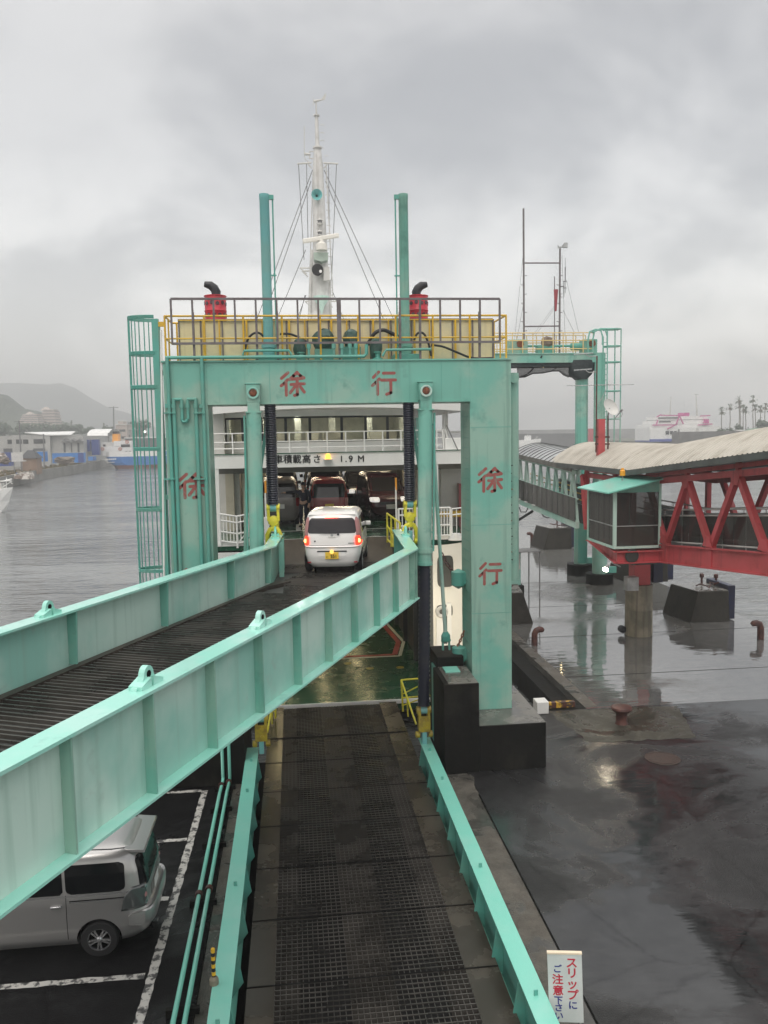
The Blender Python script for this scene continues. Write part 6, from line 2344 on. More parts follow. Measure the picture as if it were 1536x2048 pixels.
# ------------------------------------------------------------------ red footbridge with vaulted roof
XB = 13.4
rbg = thing('footbridge', 'red steel truss footbridge with a cream corrugated vaulted roof and brown side panels', 'footbridge', (15, 30, 0))
WB = 3.0
def brz(y):       # floor rises towards the viewer from the pivot
    return 0.0 if y > 30.5 else (30.5 - y) * .098
def RB(y, z, dx_=0.0): return Vector((XB + dx_, y, z + brz(y)))
ZBOT, ZCH, ZTOP, ZEAV = 3.72, 4.36, 6.72, 7.18
Y0, Y1 = 14.0, 36.5
mb = MB()
for dx_ in (0, WB):
    for ya, yb in ((Y0, 30.5), (30.5, Y1)):
        mb.hexa([RB(ya, ZBOT, dx_ - .02), RB(ya, ZBOT, dx_ + .10), RB(yb, ZBOT, dx_ + .10), RB(yb, ZBOT, dx_ - .02), RB(ya, ZCH, dx_ - .02), RB(ya, ZCH, dx_ + .10), RB(yb, ZCH, dx_ + .10), RB(yb, ZCH, dx_ - .02)])
        mb.beam(RB(ya, ZCH, dx_ + .02), RB(yb, ZCH, dx_ + .02), .26, .04)
        mb.beam(RB(ya, ZBOT, dx_ + .02), RB(yb, ZBOT, dx_ + .02), .26, .04)
mb.loose('bottom_chord', M['red'], rbg)
mb = MB()
for dx_ in (0, WB):
    for ya, yb in ((Y0, 30.5), (30.5, Y1)):
        mb.beam(RB(ya, ZTOP, dx_), RB(yb, ZTOP, dx_), .22, .20)
        mb.beam(RB(ya, ZTOP + .24, dx_), RB(yb, ZTOP + .24, dx_), .14, .14)
mb.loose('top_chord', M['red'], rbg)
# diagonals: node positions read off the near side, then repeated for the far side
top_n = [PX(1376, 950, XB).y, PX(1478, 938, XB).y]
bot_n = [PX(1335, 1098, XB).y, PX(1420, 1112, XB).y, PX(1536, 1135, XB).y]
step = ((top_n[0] - top_n[1]) + (bot_n[0] - bot_n[2]) / 2) / 2
mb = MB()
nodes = []
yb_ = bot_n[1]
k0 = -3
for k in range(k0, 6):
    yb = yb_ - step * k
    yt = top_n[0] - step * k
    for dx_ in (0, WB):
        for ye in (yb, yb + step):
            a, b = RB(ye, ZCH, dx_ + .02), RB(yt, ZTOP, dx_)
            if Y0 - 1 < ye < 31.0 and Y0 - 1 < yt < 31.0:
                mb.beam(a, b, .20, .17, (1, 0, 0))
    mb.box(XB - .06, XB + .12, yb - .18, yb + .18, ZBOT + brz(yb) + .03, ZCH + brz(yb) + .25)
mb.loose('truss_diagonal', M['red'], rbg)
mb = MB()
for k in range(-3, 6):
    yt, yb = top_n[0] - step * k, yb_ - step * k
    for y, z in ((yt, ZTOP - .12), (yb, ZCH + .18)):
        if Y0 < y < 30.3:
            z += brz(y)
            mb.extr([(XB - .115, y - .30, z + .12), (XB - .115, y + .30, z + .12), (XB - .115, y + .14, z - .22), (XB - .115, y - .14, z - .22)] if z > 5.6 + brz(y) else
                    [(XB - .115, y - .14, z + .22), (XB - .115, y + .14, z + .22), (XB - .115, y + .30, z - .12), (XB - .115, y - .30, z - .12)], (.014, 0, 0))
mb.loose('gusset_plate', M['red'], rbg)
mb = MB()
for ya, yb in ((Y0, 30.5), (30.5, Y1)):
    mb.hexa([RB(ya, ZCH - .1, .12), RB(ya, ZCH - .1, WB - .1), RB(yb, ZCH - .1, WB - .1), RB(yb, ZCH - .1, .12), RB(ya, ZCH, .12), RB(ya, ZCH, WB - .1), RB(yb, ZCH, WB - .1), RB(yb, ZCH, .12)])
mb.build('bridge_floor', M['holdgrey'], rbg)
mb = MB()
for dx_ in (.35, WB - .35):
    for ya, yb in ((Y0, 30.5), (30.5, Y1)):
        n = int(abs(yb - ya) / 1.4)
        for i in range(n):
            p, q = lerp(ya, yb, i / n) + .02, lerp(ya, yb, (i + 1) / n) - .02
            mb.hexa([RB(p, ZCH + .10, dx_), RB(p, ZCH + .10, dx_ + .015), RB(q, ZCH + .10, dx_ + .015), RB(q, ZCH + .10, dx_), RB(p, ZCH + 1.05, dx_), RB(p, ZCH + 1.05, dx_ + .015), RB(q, ZCH + 1.05, dx_ + .015), RB(q, ZCH + 1.05, dx_)])
mb.loose('side_panel', M['smoke'], rbg)
mb = MB()
for dx_ in (.34, WB - .34):
    for h in (.10, .05 + 1.02, 1.28):
        for ya, yb in ((Y0, 30.5), (30.5, Y1)):
            mb.tube(RB(ya, ZCH + h, dx_), RB(yb, ZCH + h, dx_), .03, 8)
    y = Y0
    while y < Y1:
        mb.tube(RB(y, ZCH, dx_ + .03), RB(y, ZCH + 1.28, dx_ + .03), .02, 6)
        y += 1.4
mb.build('handrail', M['offwhite'], rbg, smooth=True)
# roof: ribs of the corrugation run over the vault
def vault(mb_, x0_, x1_, ya, yb, ze, rise, zf, pitch=.20, depth=.035, ny=None):
    n = int(abs(yb - ya) / (pitch / 4))
    rows = []
    for i in range(n + 1):
        y = lerp(ya, yb, i / n)
        d = depth * (1 if (i % 4) in (0, 1) else -1)
        row = []
        for j in range(15):
            u = j / 14
            row.append(Vector((lerp(x0_, x1_, u), y, ze + zf(y) + rise * (1 - (2 * u - 1) ** 2) + d * .7)))
        rows.append(row)
    mb_.grid(rows)
mb = MB()
vault(mb, XB - .62, XB + WB + .62, Y0, 40.4, ZEAV + .02, .95, brz, .27, .05)
mb.build('corrugated_roof', M['roof_cream'], rbg, fix=False)
mb = MB()
for dx_ in (-.62, WB + .62):
    for ya, yb, m_ in ((Y0, 25.5, 0), (25.5, 30.5, 0), (30.5, 40.4, 0)):
        mb.hexa([RB(ya, ZEAV - .17, dx_ - .03), RB(ya, ZEAV - .17, dx_ + .06), RB(yb, ZEAV - .17, dx_ + .06), RB(yb, ZEAV - .17, dx_ - .03), RB(ya, ZEAV + .03, dx_ - .03), RB(ya, ZEAV + .03, dx_ + .06), RB(yb, ZEAV + .03, dx_ + .06), RB(yb, ZEAV + .03, dx_ - .03)])
mb.loose('gutter', M['gutter'], rbg)
mb = MB()
for ya, yb in ((Y0, 30.5), (30.5, 40.2)):
    mb.hexa([RB(ya, ZEAV - .10, -.55), RB(ya, ZEAV - .10, WB + .55), RB(yb, ZEAV - .10, WB + .55), RB(yb, ZEAV - .10, -.55), RB(ya, ZEAV - .07, -.55), RB(ya, ZEAV - .07, WB + .55), RB(yb, ZEAV - .07, WB + .55), RB(yb, ZEAV - .07, -.55)])
mb.build('roof_lining', M['gutter'], rbg)
mb = MB()
for y in [top_n[0] - step * k for k in range(-5, 6)]:
    for dx_ in (0, WB):
        if Y0 < y < Y1:
            mb.box(XB + dx_ - .06, XB + dx_ + .06, y - .07, y + .07, ZTOP + brz(y) + .1, ZEAV + brz(y) - .1)
for y in (36.4, 33.0, 31.2):
    for dx_ in (-.1, WB):
        mb.box(XB + dx_ - .09, XB + dx_ + .09, y - .09, y + .09, ZCH, ZEAV - .1)
mb.beam((XB - .25, 36.6, ZTOP), (XB - .02, 34.9, ZBOT + .3), .16, .2)
mb.beam((XB - .25, 36.6, ZTOP), (XB - .1, 36.5, ZBOT + .5), .16, .16)
mb.loose('end_post', M['red'], rbg)
mb = MB()
pvx = P(1183, 1085, 34.6).x
mb.hexa([(pvx, 34.6, 3.92), (11.66, 28.75, 3.92), (XB + WB, 28.75, 3.92), (XB + WB, 37.2, 3.92), (pvx, 34.6, 4.32), (11.66, 28.75, 4.32), (XB + WB, 28.75, 4.32), (XB + WB, 37.2, 4.32)])
mb.beam((pvx - .05, 34.6, 4.33), (11.62, 28.70, 4.33), .2, .03)
mb.beam((11.62, 28.70, 4.33), (XB - .04, 28.70, 4.33), .2, .03)
mb.beam((pvx - .05, 34.6, 3.92), (11.62, 28.70, 3.92), .2, .03)
mb.beam((11.62, 28.70, 3.92), (XB - .04, 28.70, 3.92), .2, .03)
mb.build('pivot_platform', M['red'], rbg)
o = MB().lathe([(.26, 0), (.22, .02), (.001, .02)], P(1264, 1112, 28.68), (0, -1, 0), 18).build('dark_port', M['holddark'], rbg)
# pillar
t = thing('bridge_pillar', 'round stained concrete pillar carrying the red footbridge', 'pillar', (14.53, 33.4, 0))
MB().lathe([(.58, 0), (.57, 1.1), (.585, 1.12), (.57, 1.16), (.56, 2.2)], (14.53, 33.4, 0), n=28).build('shaft', M['conc_pillar'], t, smooth=True)
MB().box(14.2, 14.9, 33.1, 33.7, 2.2, 3.1).build('red_bearing', M['red'], t)
MB().box(14.0, 15.1, 32.9, 33.9, 3.1, 3.70).build('bearing_head', M['holddark'], t)
a = P(1263, 1168, 32.6)
MB().box(a.x - .22, a.x + .28, 32.5, 32.9, a.z - .28, a.z + .30).build('junction_box', M['gal'], t, bevel=.02)
MB().box(15.0, 15.4, 33, 33.6, 2.3, 3.4).build('dark_bracket', M['fendblue'], t)
MB().lathe([(.02, 0), (.16, .05), (.16, .25), (.02, .3)], (13.82, 33.3, .25), (0, 1, 0), 12).build('rubber_ring', M['black'], t)
MB().beam((15.3, 33.3, 3.4), (19.5, 30.9, 3.45), .25, .22).build('cable_tray', M['holddark'], t)

# kiosk
kx0, kx1, ky0, ky1, kz0, kz1 = 11.62, 13.33, 28.9, 31.6, 4.42, 6.50
t = thing('control_booth', 'teal framed control booth with dark glass hung on the side of the red footbridge', 'booth', (12.5, 30, 4.13))
mb = MB()
for x in (kx0, kx1):
    for y in (ky0, ky1):
        w = .055 if (x, y) == (kx0, ky0) else .045
        mb.box(x - w, x + w, y - w, y + w, kz0, kz1 + (.42 if x == kx1 else 0))
for z in (kz0 + .04,):
    mb.beam((kx0, ky0, z), (kx1, ky0, z), .09, .09)
    mb.beam((kx0, ky0, z), (kx0, ky1, z), .09, .09)
mb.loose('booth_frame', M['teal_flat'], t)
mb = MB()
mb.beam((kx0, ky0 - .02, kz0 + .83), (kx1, ky0 - .02, kz0 + .83), .03, .035)
mb.beam((kx0 - .02, ky0, kz0 + .83), (kx0 - .02, ky1, kz0 + .83), .03, .035)
mb.loose('glazing_bar', M['gal'], t)
MB().box(kx0 + .05, kx1 - .05, ky0 - .006, ky0 + .006, kz0 + .09, kz1 - .02).build('front_pane', M['kiosk_glass'], t)
MB().box(kx0 - .006, kx0 + .006, ky0 + .05, ky1 - .05, kz0 + .09, kz1 - .02).build('side_pane', M['kiosk_glass'], t)
MB().extr([(kx0 + .04, ky0 - .01, kz1 - .02), (kx1, ky0 - .01, kz1 - .02), (kx1, ky0 - .01, kz1 + .42), (kx0 + .04, ky0 - .01, kz1 + .03)], (0, .03, 0)).build('gable', M['teal'], t)
mb = MB()
mb.hexa([(kx0 - .40, ky0 - .35, kz1 - .03), (kx1 + .08, ky0 - .35, kz1 + .47), (kx1 + .08, ky1 + .2, kz1 + .47), (kx0 - .40, ky1 + .2, kz1 - .03), (kx0 - .40, ky0 - .35, kz1 + .02), (kx1 + .08, ky0 - .35, kz1 + .52), (kx1 + .08, ky1 + .2, kz1 + .52), (kx0 - .40, ky1 + .2, kz1 + .02)])
mb.build('shed_roof', M['teal_bright'], t)
mb = MB().box(kx0 + .25, kx0 + .75, ky0 + .25, ky0 + .8, kz0, kz0 + .75).box(kx0 + .85, kx1 - .12, ky0 + .2, ky0 + .7, kz0, kz0 + .72)
mb.loose('desk', M['interior'], t)
MB().box(kx0 + .06, kx1 - .06, ky1 - .05, ky1, kz0, kz1).build('back_wall', M['holddark'], t)
mb = MB()
for y in (29.3, 29.8, 30.4, 30.9):
    mb.box(kx0 + .1, kx0 + .13, y, y + .3, kz0 + .1, kz1 - .1)
mb.loose('curtain', M['offwhite'], t)
a = P(1245, 945, 29.7)
t2 = thing('warning_lamp', 'orange rotating lamp on the booth roof edge', 'lamp', (a.x, 29.7, a.z - .15))
MB().lathe([(.10, -.12), (.10, .06), (.06, .1), (.06, .16), (.001, .17)], a, n=12).build('lamp_dome', M['orange'], t2, smooth=True)
MB().tube(a + Vector((0, 0, -.3)), a + Vector((0, 0, -.12)), .03, 8).build('lamp_stem', M['dkgal'], t2)

# mast with dish on the roof
t = thing('aerial_post', 'red square post with a white dish and fishbone aerials rising through the cream roof', 'aerial', (13.6, 35.2, 7.2))
YD = 35.2
a, b = P(1200, 935, YD), P(1203, 838, YD)
MB().box(a.x - .13, a.x + .17, YD - .13, YD + .13, 7.0, b.z).build('red_post', M['red'], t)
MB().lathe([(.42, 0), (.20, .25), (.16, .3)], (a.x + .02, YD, a.z - .15), n=8).build('flashing', M['red'], t)
mb = MB()
p0, p1 = P(1192, 905, YD - .1), P(1194, 712, YD - .1)
mb.tube(p0, p1, .035, 8)
q0, q1 = P(1216, 908, YD), P(1216, 832, YD)
mb.tube(q0, q1, .035, 8)
for py in (874, 888):
    mb.beam(P(1190, py, YD - .1), P(1219, py, YD - .1), .05, .07)
mb.build('aerial_pole', M['iron'], t)
c = P(1222, 814, YD - .15)
nrm = Vector((.35, -.75, .42)).normalized()
prof = [(.39 * math.sin(k * .5 / 8 * 1.57) / math.sin(.785), .0) for k in range(9)]
MB().lathe([(max(.001, .40 * k / 8), -.10 + .10 * (k / 8) ** 2) for k in range(9)] + [(.40, .012), (.37, .0)], c, nrm, 28, caps=False).build('dish', M['offwhite'], t, smooth=True)
mb = MB()
tip = P(1243, 821, YD - .6)
mb.tube(P(1229, 838, YD - .2), tip, .018, 6)
mb.lathe([(.05, -.05), (.05, .05)], tip, nrm, 8)
mb.pipe([P(1238, 822, YD - .5), P(1245, 826, YD - .5), P(1243, 833, YD - .4), P(1235, 835, YD - .3)], .01, 5)
mb.tube(c - nrm * .1, q1, .03, 8)
mb.build('feed_arm', M['dkgal'], t)
def yagi(name, z_px, x0_, x1_, nel, half, y):
    a_, b_ = P(x0_, z_px + 1.5, y), P(x1_, z_px - 1, y)
    mb_ = MB().tube(a_, b_, .014, 6)
    for i in range(nel):
        p = a_.lerp(b_, (i + .4) / nel)
        mb_.tube(p + Vector((-.03, -half, -.03)), p + Vector((.03, half, .03)), .012, 5)
    return mb_.build(name, M['gal'], t)
yagi('fishbone_aerial', 770, 1133, 1268, 3, .02, YD - .1)
yagi('fishbone_aerial', 770, 1148, 1235, 13, .16, YD - .1)
yagi('fishbone_aerial', 739, 1148, 1184, 13, .10, YD - .1)
yagi('fishbone_aerial', 707, 1148, 1186, 13, .10, YD - .1)
mb = MB()
for py in (739, 707):
    mb.pipe([P(1172, py + 2, YD - .1), P(1178, py + 6, YD - .1), P(1194, py + 5, YD - .1)], .02, 6)
mb.pipe([P(1196, 808, YD - .1), P(1204, 796, YD - .1), P(1212, 780, YD - .1)], .012, 5)
mb.build('aerial_bracket', M['gal'], t)

# floodlight by the pivot
t = thing('floodlight', 'lit floodlight hung at the corner of the red platform below the control booth', 'floodlight', (11.3, 28.6, 3.9))
c = P(1211, 1139, 28.6)
d = Vector((-.62, -.70, -.50)).normalized()
MB().lathe([(.05, -.25), (.10, -.05), (.12, 0)], c, d, 16).build('lamp_housing', M['gal'], t, smooth=True)
MB().lathe([(.105, 0), (.001, .03)], c, d, 16, caps=False).build('lens', M['flood'], t)
MB().pipe([c - d * .2, c - d * .3 + Vector((.1, 0, .1)), (11.85, 28.9, 3.75)], .03, 6).build('lamp_bracket', M['gal'], t)
ld = bpy.data.lights.new('floodlight_beam', 'SPOT')
ld.energy = 45
ld.color = (1, .86, .62)
ld.spot_size = R(95)
ld.spot_blend = .6
ld.shadow_soft_size = .18
lo_ = bpy.data.objects.new('floodlight_beam', ld)
COL.objects.link(lo_)
lo_.parent = t
lo_.location = (c + d * .08) - OFF[t]
lo_.rotation_euler = d.to_track_quat('-Z', 'Y').to_euler()

# ------------------------------------------------------------------ teal boarding bridge
tb = thing('boarding_bridge', 'teal lattice boarding bridge with a grey vaulted roof leading to the ferry', 'boarding bridge', (13, 42, 4.4))
T0, T1 = Vector((13.15, 37.2, 0)), Vector((12.85, 46.6, 0))
def TB(s_, side, z): return T0.lerp(T1, s_) + Vector((side * 2.6, side * .15, z + lerp(4.36, 4.80, s_)))
mb = MB()
for sd_ in (0, 1):
    for z, w, h in ((0, .18, .34), (2.45, .16, .18), (1.2, .08, .08)):
        mb.beam(TB(0, sd_, z), TB(1, sd_, z), w, h)
    n = 8
    for i in range(n):
        s0, s1 = i / n, (i + 1) / n
        mb.beam(TB(s0, sd_, .1), TB((s0 + s1) / 2, sd_, 2.4), .10, .12, (1, 0, 0))
        mb.beam(TB((s0 + s1) / 2, sd_, 2.4), TB(s1, sd_, .1), .10, .12, (1, 0, 0))
mb.build('lattice_truss', M['teal_flat'], tb)
mb = MB()
for i in range(12):
    s0, s1 = i / 12 + .004, (i + 1) / 12 - .004
    mb.hexa([TB(s0, -.05, .14), TB(s0, -.04, .14), TB(s1, -.04, .14), TB(s1, -.05, .14), TB(s0, -.05, 1.25), TB(s0, -.04, 1.25), TB(s1, -.04, 1.25), TB(s1, -.05, 1.25)])
    mb.hexa([TB(s0, .92, .18), TB(s0, .935, .18), TB(s1, .935, .18), TB(s1, .92, .18), TB(s0, .92, 1.2), TB(s0, .935, 1.2), TB(s1, .935, 1.2), TB(s1, .92, 1.2)])
mb.loose('side_panel', M['smoke'], tb)
MB().hexa([TB(0, .08, .05), TB(0, .92, .05), TB(1, .92, .05), TB(1, .08, .05), TB(0, .08, .15), TB(0, .92, .15), TB(1, .92, .15), TB(1, .08, .15)]).build('bridge_floor', M['holddark'], tb)
mb = MB()
rows = []
n = 60
for i in range(n + 1):
    s_ = i / n
    rows.append([TB(s_, lerp(-.12, 1.12, j / 12), 2.72 + .55 * (1 - (2 * j / 12 - 1) ** 2)) for j in range(13)])
mb.grid(rows)
mb.build('vault_roof', M['roof_grey'], tb, smooth=True, fix=False)
mb = MB()
for i in range(16):
    s_ = (i + .1) / 15.2
    mb.pipe([TB(s_, lerp(-.125, 1.125, j / 12), 2.735 + .55 * (1 - (2 * j / 12 - 1) ** 2)) for j in range(13)], .022, 5)
mb.loose('roof_rib', M['gutter'], tb)
mb = MB()
for sd_ in (-.12, 1.12):
    for k in range(18):
        a_, b_ = k / 18, (k + .93) / 18
        mb.hexa([TB(a_, sd_ - .01, 2.50), TB(a_, sd_ + .01, 2.50), TB(b_, sd_ + .01, 2.50), TB(b_, sd_ - .01, 2.50), TB(a_, sd_ - .01, 2.735), TB(a_, sd_ + .01, 2.735), TB(b_, sd_ + .01, 2.735), TB(b_, sd_ - .01, 2.735)])
mb.loose('eave_board', M['holdgrey'], tb)
mb = MB()
for h in (1.5, 1.25, .95):
    mb.beam(TB(0, .3, h), TB(1, .3, h), .04, .05)
mb.build('yellow_rail', M['yellow'], tb)
mb = MB()
for s_ in (.08, .22, .36):
    c = TB(1 - s_, 0, -.15)
    mb.beam(c + Vector((-.12, -.25, .3)), c + Vector((-.12, .25, .3)), .12, .05)
mb.loose('walkway_bracket', M['white'], tb)
c = P(1095, 1010, 44)
mb = MB().lathe([(.09, 0), (.06, .06), (.001, .08)], P(1095, 1012, 44.0), (0, -1, 0), 12)
mb.lathe([(.05, 0), (.001, .05)], P(1124, 1013, 43.5), (0, -1, 0), 12)
mb.loose('walkway_lamp', M['warm'], tb)
mb = MB()
a = TB(.95, 0, -.2)
mb.beam(P(1036, 1041, 46), P(1066, 1022, 45.5), .12, .14)
mb.beam(P(1028, 1022, 46.4), P(1036, 1041, 46), .12, .14)
mb.pipe([P(1038, 1014, 46), P(1042, 1024, 46), P(1052, 1024, 46), P(1056, 1016, 46)], .03, 6)
mb.pipe([P(1082, 1022, 45), P(1087, 1033, 45), P(1096, 1036, 45), P(1104, 1030, 45)], .035, 6)
mb.build('slack_cable', M['black'], tb)
for px, py0, py1, pyb, w, lab in ((1160, 1040, 1127, 1152, .37, 'thinner teal support leg on a round footing, nearer the distant fender block'), (1199, 1090, 1146, 1170, .42, 'thicker teal support leg on a round footing beside the lit floodlight')):
    Yg = PZ(px, pyb, 0).y + .6
    c = P(px, py1, Yg)
    t = thing('support_leg', lab, 'support leg', (c.x, Yg, 0), 'teal legs under the boarding bridge')
    MB().tube((c.x, Yg, c.z), (c.x, Yg, 4.6), w, 20).build('leg_tube', M['teal'], t, smooth=True)
    MB().lathe([(.78, -.2), (.78, c.z)], (c.x, Yg, 0), n=24).build('footing', M['concrete'], t, smooth=True)
    MB().box(c.x + w - .02, c.x + w + .55, Yg - .1, Yg + .1, c.z, c.z + .35).build('stub_beam', M['teal_dark'], t)

# ------------------------------------------------------------------ second gate (hoist of the boarding bridge)
g2 = thing('hoist_gate', 'slimmer teal hoist gate with yellow railings and octagonal column over the boarding bridge', 'gate', (12, 47, 0))
YG = 46.0
bx0, bx1 = 7.0, P(1207, 700, YG).x
zt_ = P(1110, 708, YG).z
mb = MB().box(bx0, bx1, YG, YG + 1.2, zt_ - .48, zt_)
mb.box(bx0, bx1 + .05, YG - .06, YG + 1.26, zt_, zt_ + .06)
mb.build('gate_beam', M['teal'], g2)
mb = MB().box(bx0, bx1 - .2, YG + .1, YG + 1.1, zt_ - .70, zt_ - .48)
mb.build('beam_shadow', M['netdark'], g2)  # near-black box drawn as the shadow under the gate beam
a, b = P(1148, 800, YG), P(1181, 800, YG)
xc_ = (a.x + b.x) / 2
rr = .34
xc_ += .14
prof = [(xc_ + rr * 1.06 * math.cos(PI / 8 + PI / 4 * k), YG + .5 + rr * 1.06 * math.sin(PI / 8 + PI / 4 * k), P(1165, 888, YG).z) for k in range(8)]
mb = MB().extr(prof, (0, 0, zt_ - .48 - prof[0][2]))
mb.build('octagonal_column', M['teal'], g2)
mb = MB().extr([(xc_ - rr, YG + .1, prof[0][2] - .001), (xc_ + rr, YG + .1, prof[0][2] - .001), (xc_ + rr, YG + .9, prof[0][2] - .001), (xc_ - rr, YG + .9, prof[0][2] - .001)], (.25, 0, -.22))
mb.tube((xc_ + .1, YG + .5, 1.0), (xc_ + .1, YG + .5, prof[0][2]), .28, 16)
mb.build('lower_column', M['teal_dark'], g2)
a, b = P(1190, 780, YG), P(1210, 780, YG)
mb = MB().box(a.x, b.x, YG - .05, YG + .2, 1.0, zt_)
mb.build('plate_column', M['teal'], g2)
MB().box(6.9, 7.7, YG, YG + 1.2, -.5, zt_).build('plate_column', M['teal'], g2)
# hoops of the caged ladder
mb = MB()
lx0, lx1 = P(1213, 700, YG).x, P(1240, 700, YG).x
ztop = P(1225, 658, YG).z
for px in (1213, 1228, 1240):
    x = P(px, 750, YG).x
    mb.tube((x, YG - .1, 7.6), (x, YG - .1, ztop), .035, 6)
mb.tube((lx0, YG + .5, 7.6), (lx0, YG + .5, ztop - .4), .035, 6)
for py in (658, 692, 724, 782, 838):
    z = P(1225, py, YG).z
    mb.pipe([(lx0, YG + .5, z), (lx0, YG - .1, z), (lerp(lx0, lx1, .6), YG - .25, z), (lx1, YG - .1, z), (lx1, YG + .4, z), (lx0, YG + .6, z)], .04, 6)
z = 7.7
while z < ztop - .6:
    mb.tube((lx0 - .25, YG - .1, z), (lx0, YG - .1, z), .018, 5)
    z += .3
mb.tube((lx0 - .25, YG - .1, 7.6), (lx0 - .25, YG - .1, ztop - .4), .03, 6)
for dx_ in (0, -.28):
    pts = [(lx0 + dx_, YG - .1, ztop - .9), (lx0 + dx_, YG - .1, ztop - .4), (lx0 + dx_ - .1, YG - .1, ztop - .1), (lx0 + dx_ - .4, YG - .1, ztop - .02), (lx0 + dx_ - .75, YG - .1, ztop - .15), (lx0 + dx_ - .85, YG - .1, ztop - .6), (lx0 + dx_ - .85, YG - .1, zt_)]
    mb.pipe(pts, .045, 8)
mb.pipe([(lx0 - .9, YG - .1, ztop - .2), (lx0 - .4, YG - .1, ztop), (lx1, YG - .1, ztop)], .05, 8)
mb.build('caged_ladder', M['teal'], g2)
mb = MB()
h_ = 1.12
xa, xb = 9.5, P(1186, 690, YG).x
for y in (YG - .02, YG + 1.22):
    for f_ in (1, .62, .2):
        mb.tube((xa, y, zt_ + .06 + h_ * f_), (xb, y, zt_ + .06 + h_ * f_), .030, 6)
    n = 13
    for i in range(n + 1):
        x = lerp(xa, xb, i / n)
        mb.tube((x, y, zt_ + .06), (x, y, zt_ + .06 + h_), .028, 6)
mb.build('yellow_guard_rail', mat('faded_yellow_rail', (.66, .50, .22), .5), g2)
for px, wid, lab, m_ in ((1034, .55, 'left', 'teal'), (1177, .42, 'right', 'teal')):
    q = P(px, 690, YG + .5)
    MB().box(q.x - wid, q.x + wid, YG + .2, YG + .9, zt_ + .06, zt_ + .85).build('winch_box', M[m_], g2, bevel=.03)
    MB().lathe([(.22, 0), (.22, .05), (.001, .06)], (q.x + .1, YG + .19, zt_ + .6), (0, -1, 0), 6).build('winch_hub', M['rust'], g2)
q = P(1096, 690, YG)
mb = MB().tube((P(1030, 690, YG).x, YG + .5, zt_ + .5), (P(1178, 690, YG).x, YG + .5, zt_ + .5), .07, 8)
mb.box(q.x - .5, q.x + .5, YG + .3, YG + .8, zt_ + .06, zt_ + .5)
mb.lathe([(.12, -.4), (.2, -.35), (.2, .35), (.12, .4)], (P(1160, 690, YG).x, YG + .5, zt_ + .45), (1, 0, 0), 12)
mb.build('drive_shaft', M['teal_dark'], g2, smooth=True)
lump((q.x + .1, YG + .5, zt_ + .72), .33, .3, .32, 4, M['stone'], 'hoist_motor', g2)
q = P(1092, 732, YG)
MB().lathe([(.22, .12), (.24, 0), (.001, -.06)], (q.x, YG + .5, q.z + .02), n=12).build('gate_lamp', M['warm'], g2)

# draped black net below the gate beam
t = thing('safety_net', 'black net hanging in folds below the beam of the hoist gate', 'net', (14, YG, zt_ - .9))
edge = [(1037, 755), (1050, 754), (1065, 747), (1085, 746), (1105, 742), (1120, 742), (1130, 750), (1142, 754), (1150, 748)]
rows = []
for k in range(7):
    row = []
    for i, (px, py) in enumerate(edge):
        top = P(px, 724, YG)
        bot = P(px, py, YG)
        q = Vector((bot.x, YG + .3, top.z)).lerp(Vector((bot.x, YG + .35 + .12 * math.sin(i * 2.1 + k), bot.z)), k / 6)
        row.append(q)
    rows.append(row)
thick(MB().grid(rows).build('net_sheet', M['net'], t, smooth=True, fix=False), .01)
mb = MB()
mb.pipe([P(1038, 754, YG + .3), P(1052, 750, YG + .3), P(1064, 740, YG + .3), P(1076, 722, YG + .3), P(1084, 712, YG - .1)], .05, 6)
mb.pipe([P(px, py, YG + .35) for px, py in edge], .035, 6)
mb.pipe([P(1105, 741, YG + .3), P(1116, 734, YG + .3), P(1124, 724, YG + .3)], .03, 6)
mb.build('net_rope', M['ink'], t)
rows = []
for k in range(8):
    z = lerp(P(1160, 720, YG).z, P(1160, 759, YG).z, k / 7)
    w = [.78, .82, .80, .74, .7, .66, .5, .28][k]
    rows.append([(xc_ - .1 + w * math.cos(a) * (1 + .08 * math.sin(3 * a + k)), YG + .35 + .55 * math.sin(a) * (1 + .08 * math.cos(5 * a)), z) for a in [2 * PI * i / 18 for i in range(18)]])
MB().grid(rows, True).build('net_bundle', M['netdark'], t, smooth=True)

# weather mast on the gate
t = thing('weather_mast', 'twin grey poles with cross bars, wind vane and red windsock on the hoist gate', 'mast', (14, YG + .6, zt_ + .06))
YW = YG + .6
mb = MB()
pl0, pl1, pr0, pr1 = P(1048, 700, YW), P(1047, 417, YW), P(1119, 698, YW), P(1120, 497, YW)
mb.tube((pl0.x, YW, zt_), pl1, .055, 8)
mb.tube((pr0.x, YW, zt_), pr1, .055, 8)
mb.tube(P(1048, 526, YW), P(1120, 526, YW), .04, 8)
mb.tube(P(1048, 653, YW), P(1119, 652, YW), .04, 8)
for i in range(7):
    for px in (1048, 1119):
        a = P(px, 552 + i * 18.4, YW)
        s_ = -1 if i % 2 else 1
        mb.tube(a, a + Vector((s_ * .17, 0, .03)), .018, 5)
mb.tube(P(1109, 553, YW), P(1109, 690, YW), .025, 6)
mb.build('mast_frame', M['rail_grey'], t)
mb = MB()
a = P(1120, 495, YW)
mb.tube(pr1, a, .05, 8)
mb.tube(P(1116, 494, YW), P(1135, 494, YW), .035, 8)
mb.extr([P(1122, 495, YW), P(1135, 496, YW), P(1136, 485, YW), P(1129, 485, YW)], (0, .05, 0))
mb.beam(P(1116, 490, YW), P(1116, 498, YW), .04, .03)
mb.build('wind_vane', M['gal'], t)
rows = []
for k in range(7):
    c = P(1112 - .5 * k * .3, 579 + k * 7.2, YW)
    rows.append([(c.x + (.13 - .012 * k) * math.cos(2 * PI * i / 10), YW + .1 * math.sin(2 * PI * i / 10), c.z) for i in range(10)])
